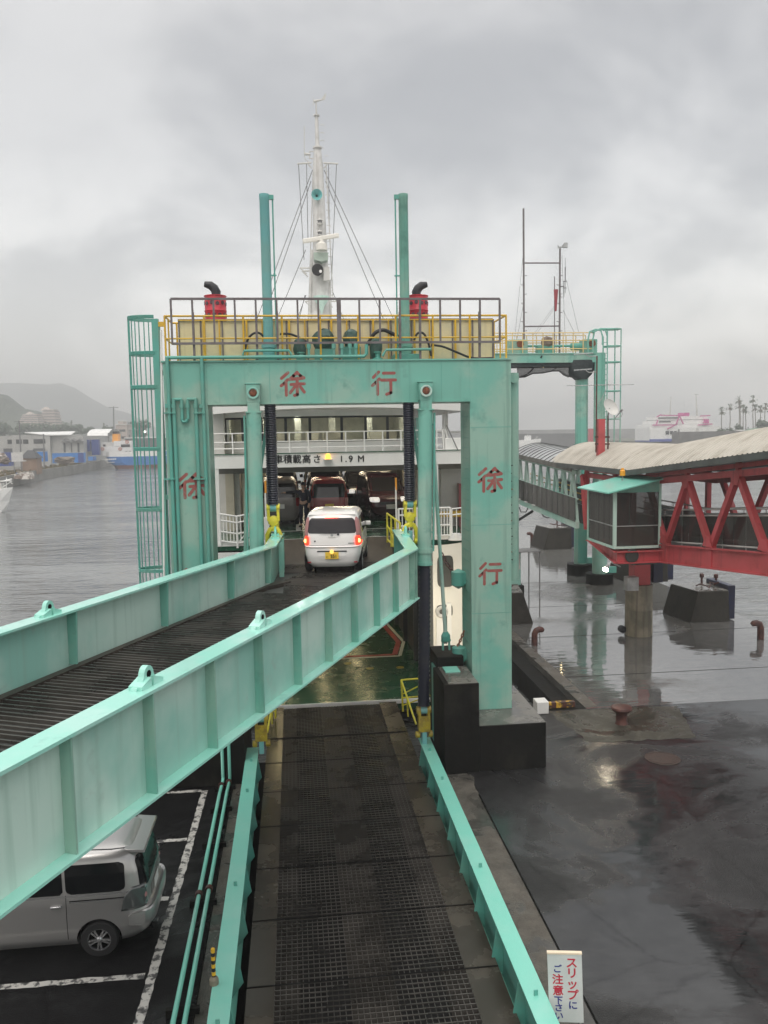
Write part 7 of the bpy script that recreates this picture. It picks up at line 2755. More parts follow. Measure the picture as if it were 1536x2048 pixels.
MB().grid(rows, True).build('windsock', mat('faded_red_sock', (.30, .06, .075), .8), t, smooth=True)
mb = MB()
for x0_, y0_, x1_, y1_ in ((1046, 512, 1028, 690), (1046, 612, 1032, 690), (1110, 610, 1065, 672), (1112, 612, 1070, 672), (1124, 510, 1130, 670), (1133, 560, 1158, 668), (1126, 620, 1150, 668)):
    mb.tube(P(x0_, y0_, YW), P(x1_, y1_, YW), .010, 4)
mb.build('guy_wire', M['dkgal'], t)
mb = MB()
mb.tube(P(1130.5, 516, YW), P(1130.5, 534, YW), .012, 6)
mb.tube(P(1130.5, 534, YW), P(1130.5, 562, YW), .03, 6)
mb.tube(P(1130.5, 562, YW), P(1130.5, 586, YW), .015, 6)
mb.beam(P(1126, 563, YW), P(1133, 563, YW), .05, .04)
mb.beam(P(1126, 576, YW), P(1133, 576, YW), .05, .04)
mb.tube(P(1120, 573, YW), P(1128, 573, YW), .03, 6)
mb.tube(P(1128, 562, YW), P(1128, 587, YW), .02, 6)
mb.pipe([P(1120, 589, YW), P(1123, 595, YW), P(1128, 593, YW), P(1128, 586, YW)], .015, 5)
mb.build('whip_aerial', M['dkgal'], t)

# ------------------------------------------------------------------ far shore on the left
WZ = -1.1
def sea(px, py): return PZ(px, py, WZ)
line = [sea(-60, 1000), sea(10, 977), sea(70, 962), sea(133, 951), sea(200, 937), sea(262, 919), sea(340, 905)]
mb = MB()
topz = 1.35
f = [[p for p in line], [Vector((p.x, p.y, topz)) for p in line]]
mb.grid(f)
back = [Vector((p.x - .5, p.y + .2, topz)) for p in line]
mb.grid([f[1], back])
t = tag(mb.build('quay_wall', M['conc_mid'], fix=False), 'long grey concrete sea wall in front of the warehouse', 'wall')
mb = MB()
far = [Vector((-520, 150, .55)), Vector((-560, 250, .55)), Vector((-600, 320, .55)), Vector((-620, 420, .55)), Vector((-640, 520, .55)), Vector((-660, 640, .55)), Vector((-900, 1650, .55))]
mb.grid([[Vector((p.x - .4, p.y, .55)) for p in line], far])
o = mb.build('far_quay_ground', mat('far_quay_gravel', (.20, .19, .17), .8, col2=(.13, .12, .10), nscale=.12), fix=False)
o['kind'] = 'structure'


def base(px, py, z=.6): return PZ(px, py, z)


# warehouse
def pt(px, py, Y): return P(px, py, Y)
Yw = 262.0
def W2(px, py, Y=Yw): return P(px, py, Y)
t = thing('warehouse', 'long pale grey warehouse with a bright white roof patch behind the sea wall', 'warehouse', (W2(60, 900).x, Yw, .6))
mb = MB()
def wbox(px0, px1, pytop, Y, dep, zb=.55, shear=0.0):
    a, b = W2(px0, pytop, Y), W2(px1, pytop, Y)
    return mb.box(a.x, b.x, Y, Y + dep, zb, (a.z + b.z) / 2)
wbox(-30, 23, 872, Yw + 3, 30)
wbox(23, 99, 869.5, Yw, 40)
wbox(99, 166, 872, Yw + 1.5, 40)
mb.build('wall', M['wallgrey'], t)
mb = MB()
a, b = W2(50, 866, Yw), W2(140, 872, Yw)
mb.extr([(a.x, Yw - .3, a.z), (W2(96, 870).x, Yw - .3, a.z - .9), (b.x, Yw + 1, a.z - .9), (W2(110, 868).x, Yw + 24, a.z + .25), (W2(72, 868).x, Yw + 24, a.z + .2)], (0, 0, .25))
mb.build('white_roof', M['white'], t)
for px0, px1, py0, py1 in ((8, 19, 879.5, 888), (32, 44, 879, 887.5), (46, 57, 879, 887.5), (67, 91, 878.5, 887)):
    a, b = W2(px0, py0, Yw), W2(px1, py1, Yw)
    y = Yw - .08 if px0 > 22 else Yw + 2.92
    MB().box(a.x, b.x, y, y + .06, b.z, a.z).build('window', M['glass'], t)
for px0, px1, py0, py1 in ((0, 24, 897.5, 915), (66, 91, 897, 905)):
    a, b = W2(px0, py0, Yw), W2(px1, py1, Yw)
    y = Yw - .1 if px0 > 22 else Yw + 2.9
    MB().box(a.x, b.x, y, y + .06, max(b.z, .6), a.z).build('shutter', M['walldark'], t)
for px0, px1 in ((124, 129), (139, 142), (152, 157)):
    a, b = W2(px0, 886, Yw), W2(px1, 905, Yw)
    MB().box(a.x, b.x, Yw + 1.42, Yw + 1.48, max(b.z, .6), a.z).build('doorway', M['walldark'], t)
mb = MB()
for px in (129, 145, 158):
    a = W2(px, 878.5, Yw)
    mb.extr([(a.x - 1.2, Yw + 1.4, a.z - .5), (a.x + 1.4, Yw + 1.4, a.z - .5), (a.x, Yw + 1.4, a.z + .3)], (0, -1.2, -.2))
mb.loose('canopy', M['dkgal'], t)


def container(px0, px1, py0, py1, Y, m, label, grp='containers on the far quay'):
    a, b = W2(px0, py0, Y), W2(px1, py1, Y)
    t_ = thing('shipping_container', label, 'container', ((a.x + b.x) / 2, Y, .55), grp)
    z0, z1 = max(b.z, .56), a.z
    mb_ = MB()
    n = max(4, int((b.x - a.x) / .35))
    rows = [[], []]
    for i in range(n * 2 + 1):
        x = lerp(a.x, b.x, i / (n * 2))
        d = -.04 if (i // 1) % 2 else .03
        rows[0].append((x, Y + d, z0)); rows[1].append((x, Y + d, z1))
    mb_.grid(rows)
    mb_.box(a.x, b.x, Y + .06, Y + 2.4, z0, z1)
    mb_.build('corrugated_box', m, t_, fix=False)
    MB().box(a.x - .03, b.x + .03, Y - .06, Y + 2.42, z1, z1 + .12).build('roof', M['gal'] if m == M['contblue'] else m, t_)
    MB().box(b.x - (b.x - a.x) * .18, b.x + .02, Y - .07, Y - .05, z0 + .1, z1 - .1).build('door', M['contnavy'] if m == M['contblue'] else m, t_)
container(68, 91, 903.5, 923, 235, M['contblue'], 'bright blue container standing right of the brown hut')
container(104, 168, 906.5, 925, 246, M['contblue'], 'long bright blue container in front of the warehouse doors')
container(167, 180, 880.5, 903, 268, M['contnavy'], 'tall navy container stack nearer the warehouse doors')
container(182, 198, 880, 910, 268, M['contnavy'], 'tall navy container stack nearer the blue ship')
container(176, 189, 913, 921, 258, M['contblue'], 'small bright blue bin on the wall near the ship stern')
container(-6, 22, 906, 932, 244, M['contnavy'], 'dark navy container behind the brown brick stack')
# hut
a, b = W2(42, 917, 205), W2(74, 938, 205)
t = thing('hut', 'small brown hut with a dark hipped roof on the sea wall', 'hut', ((a.x + b.x) / 2, 205, .55))
MB().box(a.x, b.x, 205, 209, .4, a.z).build('wall', M['brownwall'], t)
xm, w = (a.x + b.x) / 2, (b.x - a.x) / 2 + .3
z = a.z
MB().hexa([(xm - w, 204.6, z), (xm + w, 204.6, z), (xm + w, 209.4, z), (xm - w, 209.4, z), (xm - w * .3, 206.4, z + 1.9), (xm + w * .3, 206.4, z + 1.9), (xm + w * .3, 207.6, z + 1.9), (xm - w * .3, 207.6, z + 1.9)]).build('hipped_roof', M['shedroof'], t)
MB().box(a.x + .4, a.x + 1.2, 204.9, 204.99, a.z - .7, a.z - .4).build('vent', M['offwhite'], t)
# signboard
a, b = W2(22, 905, 200), W2(46, 923, 200)
t = thing('notice_board', 'blank pale notice board on two posts in front of the brown hut', 'board', (a.x, 200, .5))
MB().box(a.x, b.x, 200, 200.15, b.z, a.z).build('board', M['offwhite'], t)
mb = MB()
for px in (26, 42):
    x = W2(px, 905, 200).x
    mb.box(x - .08, x + .08, 200.16, 200.3, .4, a.z)
mb.loose('post', M['dkgal'], t)
for px, pyt, pyb, Y, lab in ((38, 841, 935, 212, 'slanting utility pole with a cross arm in front of the warehouse'), (227, 813, 900, 420, 'distant utility pole with a cross arm above the ship funnel'), (87, 868, 930, 225, 'thin bare pole in front of the bright blue container')):
    t = thing('utility_pole', lab, 'pole', (P(px, 900, Y).x, Y, .5), 'utility poles on the far shore')
    a, b = P(px, pyt, Y), P(px + (5 if px == 38 else 1), pyb, Y)
    k = Y / 1650
    MB().tube((b.x, Y, .4), a, k * 1.5, 8, k * 1.2).build('shaft', M['dkgal'], t)
    if px != 87:
        MB().beam(a + Vector((-9 * k, 0, -2 * k)), a + Vector((9 * k, 0, -2 * k)), k * 1.2, k * 1.2).build('cross_arm', M['dkgal'], t)
# scrub and rubble on the wall head
mb = MB()
rb = random.Random(11)
for k in range(900):
    s_ = rb.uniform(.2, 4.6)
    i = int(s_)
    p = line[i].lerp(line[i + 1], s_ - i)
    p = Vector((p.x - .5 - rb.uniform(0, 6), p.y + rb.uniform(0, 3), 1.0))
    h = rb.uniform(.15, .7)
    a = rb.uniform(0, 6.28)
    d = Vector((math.cos(a), math.sin(a), 0)) * rb.uniform(.2, .6)
    mb.face([p - d, p + d, p + d * .4 + Vector((0, 0, h)), p - d * .3 + Vector((0, 0, h * 1.1))])
o = mb.build('dry_scrub', M['scrub'], fix=False)
o['kind'] = 'stuff'
tag(o, 'dry brown scrub growing along the sea wall', 'scrub')
mb = MB()
for k in range(160):
    p = W2(rb.uniform(-10, 60), rb.uniform(930, 962), rb.uniform(180, 215))
    s_ = rb.uniform(.3, 1.0)
    c = Vector((p.x, p.y, .6 + s_ * .3))
    q = [c + Vector((rb.uniform(-1, 1), rb.uniform(-1, 1), rb.uniform(-.5, .6))) * s_ for _ in range(8)]
    mb.hexa([c + Vector((-s_, -s_, -s_ * .5)), c + Vector((s_ * rb.uniform(.6, 1), -s_, -s_ * .5)), c + Vector((s_, s_, -s_ * .5)), c + Vector((-s_, s_, -s_ * .5)), c + Vector((-s_ * .6, -s_ * .6, s_ * .5)), c + Vector((s_ * .5, -s_ * .7, s_ * .6)), c + Vector((s_ * .6, s_ * .6, s_ * .4)), c + Vector((-s_ * .7, s_ * .6, s_ * .5))])
o = mb.build('rubble', M['clearsheet'], fix=False)
o['kind'] = 'stuff'
tag(o, 'pale rubble and scrap heaped at the left border', 'rubble')
for px0, px1, py0, py1, Y, lab in ((0, 20, 917, 926, 208, 'brown brick stack on the far quay before the navy container'), (-8, 12, 908, 917, 212, 'pale bundle on top of the brown brick stack'), (112, 150, 916, 926, 232, 'heap of brown timber and nets in front of the long blue container')):
    a, b = W2(px0, py0, Y), W2(px1, py1, Y)
    z0 = max(.5, b.z)
    o = lump(((a.x + b.x) / 2, Y, (z0 + a.z) / 2), (b.x - a.x) / 2, 1.6, (a.z - z0) / 2 + .25, int(px1), M['stone'] if 'bundle' not in lab else M['clearsheet'], 'material_pile', None, .45)
    tag(o, lab, 'pile')
o = lump((W2(12, 942, 196).x, 196, .75), 3.4, 2.0, .5, 3, M['tarpblue'], 'blue_sheet', None)
tag(o, 'crumpled blue sheet lying on the far quay near the brick stack', 'sheet')

# blue coaster
c0, c1 = sea(200, 937), sea(305, 922)
Ys = 272.0
t = thing('coaster_ship', 'small blue and white cargo ship with an orange funnel moored at the far quay', 'ship', (P(245, 930, Ys).x, Ys, WZ))
xs0, xs1 = P(203, 915, Ys).x, P(300, 915, Ys).x
zdk = P(240, 916, Ys).z
def hull_mesh(z_list, inset):
    rows = []
    for z, k in zip(z_list, inset):
        a, b = xs0 + k, xs1 + 14 - k
        rows.append([(a + 1.2, Ys + 1, z), (a + 2.5, Ys - .6, z), (a + 6, Ys - 1.5, z), ((a + b) / 2, Ys - 1.8, z), (b - 6, Ys + 1.0, z), (b, Ys + 5, z), (b - 5, Ys + 8.5, z), ((a + b) / 2, Ys + 9, z), (a + 3, Ys + 8.5, z), (a + .6, Ys + 5, z)])
    return MB().grid(rows, True)
zw = WZ
z2 = P(250, 925, Ys).z
z3 = P(250, 913, Ys).z
hull_mesh([zw - .4, zw + 1.1], [3.0, 2.2]).build('boot_top', M['bootred'], t, fix=False)
hull_mesh([zw + 1.1, (zw + z3) / 2, z3], [2.2, .8, 0]).build('hull', M['boatblue'], t, fix=False)
mb = hull_mesh([z3, z3 + 1.6], [0, .1])
mb.build('white_bulwark', M['white'], t, fix=False)
mb = MB().face([(xs0 + 1, Ys, z3 + .3), (xs1 + 12, Ys + 2, z3 + .3), (xs1 + 12, Ys + 7, z3 + .3), (xs0 + 1, Ys + 7.5, z3 + .3)])
mb.build('deck', M['holdgrey'], t, fix=False)
def sbox(px0, px1, py0, zb, y0=.8, y1=7.5):
    a, b = P(px0, py0, Ys), P(px1, py0, Ys)
    return (a.x, b.x, Ys + y0, Ys + y1, zb, a.z)
zz1 = P(240, 893, Ys).z
MB().box(*sbox(203, 262, 893, z3 + .3)).build('superstructure', M['white'], t)
MB().box(*sbox(226, 262, 882, zz1)).build('superstructure', M['white'], t)
MB().box(*sbox(200, 226, 885, zz1, 1.2, 7)).build('superstructure', M['offwhite'], t)
mb = MB()
for px0, px1, py0, py1 in ((220, 246, 904, 908), (250, 254, 902, 906), (257, 261, 902, 906), (241, 259, 889, 894), (205, 210, 889, 893)):
    a, b = P(px0, py0, Ys), P(px1, py1, Ys)
    MB().box(a.x, b.x, Ys + .70, Ys + .78, b.z, a.z).build('window', M['glass'], t)
for px, py in ((205, 898), (240, 898), (254, 884)):
    q = P(px, py, Ys + .6)
    MB().pipe([(q.x + .42 * math.cos(a), Ys + .65, q.z + .42 * math.sin(a)) for a in [2 * PI * i / 12 for i in range(12)]], .12, 6, True).build('lifebuoy', M['bootorange'], t)
a, b = P(221, 868, Ys), P(233, 886, Ys)
MB().hexa([(a.x, Ys + 2, b.z), (b.x, Ys + 2, b.z), (b.x, Ys + 6, b.z), (a.x, Ys + 6, b.z), (a.x + .1, Ys + 2.3, a.z), (b.x + .2, Ys + 2.3, a.z), (b.x + .2, Ys + 5.7, a.z), (a.x + .1, Ys + 5.7, a.z)]).build('funnel', M['orange'], t)
a2_, b2_ = P(222, 860, Ys), P(232, 868, Ys)
MB().box(a2_.x, b2_.x, Ys + 2.5, Ys + 5.5, a.z, P(225, 863, Ys).z).build('funnel_cap', M['ink'], t)
mb = MB()
mb.tube(P(216, 910, Ys + 2), P(217, 866, Ys + 2), .22, 8)
mb.tube(P(217, 872, Ys + 2), P(222, 868, Ys + 2), .15, 8)
mb.tube(P(226, 860, Ys + 4), P(226, 856, Ys + 4), .3, 8)
mb.build('derrick_post', M['dkgal'], t)
mb = MB()
for i in range(6):
    q = P(210 + i * 3.9, 919.6 - i * .3, Ys - 1.6)
    mb.box(q.x, q.x + .42, Ys - 1.75, Ys - 1.62, q.z - .2, q.z + .25)
for i in range(5):
    q = P(215 + i * 3.0, 925.3 - i * .2, Ys - 1.6)
    mb.box(q.x, q.x + .30, Ys - 1.75, Ys - 1.62, q.z - .1, q.z + .15)
mb.loose('white_letter_mark', M['white'], t)
a, b = P(262, 900, Ys), P(300, 926, Ys)
MB().box(P(285, 900, Ys).x, b.x + 13, Ys - .2, Ys + 7, z3 + .3, P(290, 903, Ys).z).build('hatch_coaming', M['boatblue'], t)

# sheds and buildings behind
def building(px0, px1, pyt, Y, dep, m, roofm, label, cat='building', nwin=0, name='building', gable=False):
    a, b = P(px0, pyt, Y), P(px1, pyt, Y)
    t_ = thing(name, label, cat, ((a.x + b.x) / 2, Y, .5))
    MB().box(a.x, b.x, Y, Y + dep, .4, a.z).build('wall', m, t_)
    h = (a.z - .5)
    if gable:
        rows = [[(a.x - .3, Y - .3 + dep * .5 * (1 - math.cos(PI * i / 8)), a.z + h * .30 * math.sin(PI * i / 8)) for i in range(9)], [(b.x + .3, Y - .3 + dep * .5 * (1 - math.cos(PI * i / 8)), a.z + h * .30 * math.sin(PI * i / 8)) for i in range(9)]]
        MB().grid(rows).build('barrel_roof', roofm, t_, fix=False)
    else:
        MB().box(a.x - .3, b.x + .3, Y - .3, Y + dep + .3, a.z, a.z + .4).build('roof', roofm, t_)
    for k in range(nwin):
        z = lerp(1.2, a.z - 1.0, (k + .5) / nwin)
        MB().box(a.x + .6, b.x - .6, Y - .06, Y - .02, z - .5, z + .5).build('window_band', M['glass'], t_)
    return t_
building(176, 216, 872, 330, 25, M['offwhite'], M['white'], 'low shed with a long white barrel roof behind the ship', 'shed', 0, 'boat_shed', True)
building(231, 253, 850, 380, 14, M['hotel'], M['offwhite'], 'pale five storey block behind the ship funnel', 'building', 4)
building(253, 262, 860, 385, 14, M['wallgrey'], M['offwhite'], 'lower grey wing of the pale block behind the ship', 'building', 3)
building(236, 246, 843, 384, 8, M['hotel'], M['offwhite'], 'rooftop plant room of the pale block behind the ship', 'building', 0)
building(250, 345, 877, 345, 18, M['walldark'], M['white'], 'long low shed with a white roof edge seen through the ladder cage', 'shed', 1, 'quay_shed')
for px, lab in ((270, 'white van on the far quay, nearest the blue ship'), (292, 'white van parked on the far quay below the lit lamp'), (306, 'white van parked on the far quay by the portal ladder')):
    q = P(px, 896, 330)
    t = thing('parked_van', lab, 'van', (q.x, 330, .5), 'white vans on the far quay')
    MB().hexa([(q.x - 2.1, 330, .9), (q.x + 2.2, 330, .9), (q.x + 2.2, 331.8, .9), (q.x - 2.1, 331.8, .9), (q.x - 2.0, 330.1, 2.7), (q.x + 1.3, 330.1, 2.7), (q.x + 1.3, 331.7, 2.7), (q.x - 2.0, 331.7, 2.7)]).build('body', M['white'], t, bevel=.15)
    MB().box(q.x - 1.6, q.x + 1.2, 329.96, 330.02, 1.75, 2.4).build('window', M['glass'], t)
    for dx_ in (-1.3, 1.4):
        MB().tube((q.x + dx_, 329.98, .85), (q.x + dx_, 330.2, .85), .35, 12).build('wheel', M['tyre'], t)
q = P(289, 863.5, 300)
t = thing('street_lamp', 'single lit lamp on a thin pole seen through the ladder cage', 'lamp', (q.x, 300, .5))
MB().lathe([(.001, -.4), (.45, -.2), (.55, 0), (.45, .2), (.001, .35)], q, n=12).build('lit_globe', emis('lit_globe', (1, .96, .85), 4.0), t, smooth=True)
MB().tube((q.x, 300.3, .4), (q.x, 300.3, q.z), .09, 6).build('pole', M['dkgal'], t)


def tree(px, pyt, w, h, Y, label, seed, m='leaf2', grp='trees on the far shore'):
    """tapered trunk, limbs, and a crown of leaf clumps"""
    r_ = random.Random(seed)
    k = Y / 1650
    top = P(px, pyt, Y)
    W_, H_ = w * k, h * k
    t_ = thing('tree', label, 'tree', (top.x, Y, .5), grp)
    mb_ = MB().tube((top.x, Y, .3), (top.x, Y, top.z - H_ * .35), W_ * .05 + .12, 7, W_ * .025 + .05)
    lobes = []
    for i in range(9):
        a = r_.uniform(0, 2 * PI)
        q = Vector((top.x + math.cos(a) * W_ * r_.uniform(.1, .36), Y + math.sin(a) * W_ * .3, top.z - H_ * r_.uniform(.14, .85)))
        lobes.append((q, W_ * r_.uniform(.2, .34)))
        mb_.tube((top.x, Y, lerp(.5, top.z, .45)), q, .08, 5, .03)
    lobes.append((Vector((top.x, Y, top.z - W_ * .2)), W_ * .2))
    mb_.build('trunk', M['bark'], t_)
    mb_ = MB()
    for q, rad in lobes:
        for _ in range(70):
            d = Vector((r_.gauss(0, 1), r_.gauss(0, 1), r_.gauss(0, .8))).normalized() * rad * r_.uniform(.55, 1.08)
            c = q + d
            s_ = rad * r_.uniform(.16, .34)
            n_ = (d.normalized() + Vector((r_.uniform(-.6, .6), r_.uniform(-.6, .6), r_.uniform(-.3, .8)))).normalized()
            u_ = n_.orthogonal().normalized()
            v_ = n_.cross(u_)
            mb_.face([c + u_ * s_, c + v_ * s_ * .8, c - u_ * s_, c - v_ * s_ * .8])
    mb_.build('crown', M[m], t_, fix=False)
TL = [(266, 841, 22, 40, 400, 'tall dark tree next to the pale five storey block'), (284, 841, 28, 40, 405, 'broad dark tree behind the lit lamp beyond the ladder cage'),
      (180, 853, 24, 20, 420, 'low round tree above the barrel roofed shed'), (208, 852, 20, 22, 425, 'round tree between the barrel roofed shed and the ship funnel'), (225, 852, 14, 22, 430, 'small tree right behind the ship funnel'),
      (160, 848, 18, 24, 460, 'round tree at the right end of the hillside above the warehouse'), (143, 850, 20, 26, 455, 'tree above the warehouse doorways'), (5, 846, 34, 34, 420, 'dense tree above the single window end of the warehouse'),
      (38, 848, 36, 32, 430, 'dense tree above the warehouse windows'), (70, 850, 34, 28, 440, 'dense tree between the warehouse windows and its white roof patch'), (100, 848, 34, 30, 450, 'dense tree at the foot of the taller hillside hotel'), (122, 848, 28, 28, 452, 'tree between the hotels and the warehouse doorways')]
for i, a in enumerate(TL):
    tree(*a, 40 + i)


def palm(px, pyt, pyb, Y, label, seed, wpx=20):
    r_ = random.Random(seed)
    k = Y / 1650
    top, bot = P(px + r_.uniform(-1, 1), pyt, Y), P(px - r_.uniform(-1, 2), pyb, Y)
    t_ = thing('palm_tree', label, 'palm', (bot.x, Y, 1), 'palm trees on the far shore')
    head = top + Vector((0, 0, -wpx * .42 * k))
    MB().pipe([(bot.x, Y, bot.z), bot.lerp(head, .5) + Vector((r_.uniform(-.3, .3), 0, 0)), head], [.95 * k, .8 * k, .7 * k], 8).build('trunk', M['bark'], t_, smooth=True)
    mb_ = MB()
    for i in range(34):
        az = r_.uniform(0, 2 * PI)
        el_ = r_.uniform(-.75, 1.35)
        L_ = wpx * k * r_.uniform(.42, .6)
        d = Vector((math.cos(az) * math.cos(el_), math.sin(az) * math.cos(el_), math.sin(el_)))
        s_ = d.cross(Vector((0, 0, 1))).normalized()
        p0 = head
        p1 = head + d * L_ * .6
        p2 = head + d * L_ + Vector((0, 0, -.25 * L_))
        for j in range(5):
            a_ = (j - 2) * .28
            tip = p1 + (d * math.cos(a_) + s_ * math.sin(a_)) * L_ * .5 + Vector((0, 0, -.12 * L_))
            w_ = s_ * L_ * .05
            mb_.face([p1 - w_, p1 + w_, tip])
        mb_.face([p0 - s_ * .03, p0 + s_ * .03, p1 + s_ * .08, p1 - s_ * .08])
    mb_.build('fronds', M['palmleaf'], t_, fix=False)
    mb_ = MB()
    for i in range(26):
        az = r_.uniform(0, 2 * PI)
        q = head + Vector((math.cos(az), math.sin(az), 0)) * wpx * k * .16
        mb_.face([head + Vector((0, 0, .3)), q + Vector((.15, 0, -wpx * k * .1)), q + Vector((-.1, .1, -wpx * k * r_.uniform(.2, .42)))])
    mb_.build('dead_skirt', M['palmdead'], t_, fix=False)
palm(143, 841, 870, 455, 'single palm rising above the trees over the warehouse', 3, 8)
palm(208, 846, 870, 426, 'single palm rising beside the ship funnel', 4, 6)

# hillside hotels and hills
def hill(prof, Y, dep, m, name):
    mb_ = MB()
    rows = []
    r_ = random.Random(int(Y))
    xs_, zs_ = [], []
    for i in range(len(prof) - 1):
        for k in range(14):
            s_ = k / 14
            q = P(lerp(prof[i][0], prof[i + 1][0], s_), lerp(prof[i][1], prof[i + 1][1], s_), Y)
            xs_.append(q.x); zs_.append(q.z + r_.uniform(-.25, .35) * min(Y, 1200) / 900)
    for j in range(9):
        f_ = j / 8
        h = math.sin(f_ * PI)
        rows.append([(x, Y - dep * .5 + dep * f_, -2 + (z + 2) * h * (1 + (.05 * math.sin(x * .02 + j * 1.7) if j != 4 else 0))) for x, z in zip(xs_, zs_)])
    mb_.grid(rows)
    o_ = mb_.build(name, m, smooth=True, fix=False)
    o_['kind'] = 'structure'
hill([(-300, 782), (-80, 772), (-10, 785), (18, 792), (34, 805), (50, 818), (80, 823), (110, 838), (150, 850), (168, 860), (185, 872)], 650, 160, M['hillmat'], 'near_hill')
hill([(-420, 740), (-200, 772), (-40, 768), (30, 766), (75, 768), (95, 769), (120, 766), (150, 776), (175, 793), (200, 808), (225, 818), (255, 826), (300, 850), (330, 868)], 1620, 350, M['hillmat'], 'far_hill')


def hotel(px0, px1, pyt, pyb, Y, label, tower):
    a, b = P(px0, pyt, Y), P(px1, pyb, Y)
    t_ = thing('hillside_hotel', label, 'hotel', ((a.x + b.x) / 2, Y, b.z), 'hotels on the hillside')
    n = 5
    h = (a.z - b.z) / n
    for i in range(n):
        ins = (b.x - a.x) * .03 * i
        MB().box(a.x + ins, b.x - ins, Y + i * .8, Y + 16, b.z + h * i - (4 if i == 0 else 0), b.z + h * (i + 1) - h * .3).build('storey', M['hotel'], t_)
        MB().box(a.x + ins + .5, b.x - ins - .5, Y + i * .8 + .5, Y + 15, b.z + h * (i + 1) - h * .3, b.z + h * (i + 1)).build('window_band', M['walldark'], t_)
    MB().box(a.x + 2, b.x - 2, Y + 4, Y + 14, a.z, a.z + .8).build('roof', M['hotel'], t_)
    q = P(tower, pyt - 8, Y)
    MB().hexa([(q.x - 3.2, Y + 5, a.z), (q.x + 3.2, Y + 5, a.z), (q.x + 3.2, Y + 11, a.z), (q.x - 3.2, Y + 11, a.z), (q.x - .8, Y + 7, q.z), (q.x + .8, Y + 7, q.z), (q.x + .8, Y + 9, q.z), (q.x - .8, Y + 9, q.z)]).build('tower', M['hotel'], t_)
hotel(34, 78, 831, 850, 548, 'stepped hotel with a pointed tower on the wooded hillside', 52)
hotel(77, 112, 821, 850, 562, 'taller stepped hotel with a roof box on the wooded hillside', 85)

# white boat at the left border
c = sea(8, 1000)
Yb = 118.0
q0, q1 = P(-30, 985, Yb), P(24, 985, Yb)
t = thing('fishing_boat', 'white fishing boat with a gantry by the near end of the sea wall', 'boat', (q0.x, Yb, WZ))
mb = MB()
xa, xb = q0.x - 4, P(25, 982, Yb).x
zt2 = P(20, 981, Yb).z
rows = []
for z, bow in ((WZ - .2, -1.3), ((WZ + zt2) / 2, -.6), (zt2, 0)):
    rows.append([(xa, Yb - 1.2, z), (lerp(xa, xb, .5), Yb - 1.3, z), (lerp(xa, xb, .8), Yb - .9, z + (.2 if bow == 0 else 0)), (xb + bow, Yb + .3, z + (.45 if bow == 0 else 0)), (lerp(xa, xb, .8), Yb + 1.4, z + (.2 if bow == 0 else 0)), (lerp(xa, xb, .5), Yb + 1.7, z), (xa, Yb + 1.6, z)])
mb.grid(rows)
mb.face(rows[-1])
mb.build('hull', M['white'], t, fix=False)
a, b = P(-30, 962, Yb), P(14, 962, Yb)
MB().box(a.x, P(4, 962, Yb).x, Yb - .4, Yb + .9, zt2, P(4, 967, Yb).z).build('cabin', M['offwhite'], t)
mb = MB().tube(P(-5, 965, Yb), P(24, 958, Yb), .09, 6).tube(P(4, 975, Yb), P(24, 962, Yb), .06, 6).tube(P(12, 985, Yb), P(13, 955, Yb), .06, 6)
mb.tube(P(17, 960, Yb), P(25, 968, Yb), .05, 6)
mb.box(P(0, 960, Yb).x - 3, P(20, 960, Yb).x, Yb - .3, Yb + .6, P(10, 962, Yb).z - .05, P(10, 962, Yb).z + .05)
mb.build('gantry', M['white'], t)
MB().box(P(-14, 985, Yb).x, P(5, 985, Yb).x, Yb - 1.37, Yb - 1.25, P(0, 990, Yb).z, P(0, 982, Yb).z).build('rubbing_strake', M['dkgal'], t)

# ------------------------------------------------------------------ far side on the right
def wall_far(px0, py0, px1, py1, Y0_, Y1_, zt0, th, m, name, label):
    a, b = P(px0, py0, Y0_), P(px1, py1, Y1_)
    mb_ = MB().hexa([(a.x, Y0_, WZ - .5), (b.x, Y1_, WZ - .5), (b.x, Y1_ + th, WZ - .5), (a.x, Y0_ + th, WZ - .5), (a.x, Y0_, a.z), (b.x, Y1_, b.z), (b.x, Y1_ + th, b.z), (a.x, Y0_ + th, a.z)])
    return tag(mb_.build(name, m), label, 'breakwater')
wall_far(560, 866, 1300, 857, 660, 640, 0, 12, M['conc_mid'], 'breakwater', 'long far breakwater along the horizon')
wall_far(1020, 868, 1175, 866.5, 420, 415, 0, 10, mat('dark_breakwater', (.13, .13, .13), .8, col2=(.10, .10, .10), nscale=.2), 'breakwater', 'nearer dark breakwater ending behind the octagonal column')
a = P(1185, 858, 430)
t = thing('beacon', 'short red harbour beacon beside the octagonal column', 'beacon', (a.x, 430, 2))
MB().box(a.x - 2.2, a.x + 2.2, 429, 432, 2, a.z + .2).build('beacon_tower', M['drum'], t)
MB().box(a.x - 2.6, a.x + 2.6, 428.6, 432.4, WZ, 2).build('beacon_base', M['conc_mid'], t)
Yb = 330
q = P(1060, 883, Yb)
t = thing('fishing_boat', 'small white fishing boat off the nearer breakwater', 'boat', (q.x, Yb, WZ))
xa, xb = P(1038, 880, Yb).x, P(1083, 879, Yb).x
zz = P(1060, 880, Yb).z
rows = []
for z, k in ((WZ, .8), (zz, 0)):
    rows.append([(xa + k, Yb, z), (lerp(xa, xb, .5), Yb - 1.1, z), (xb - k * 1.5, Yb + .4, z + (.5 if k == 0 else 0)), (lerp(xa, xb, .5), Yb + 1.6, z), (xa + k, Yb + 1.2, z)])
mb = MB().grid(rows, True); mb.face(rows[1])
mb.build('hull', M['white'], t, fix=False)
MB().box(P(1050, 875, Yb).x, P(1062, 875, Yb).x, Yb - .2, Yb + 1, zz, P(1055, 871, Yb).z).build('cabin', M['white'], t)
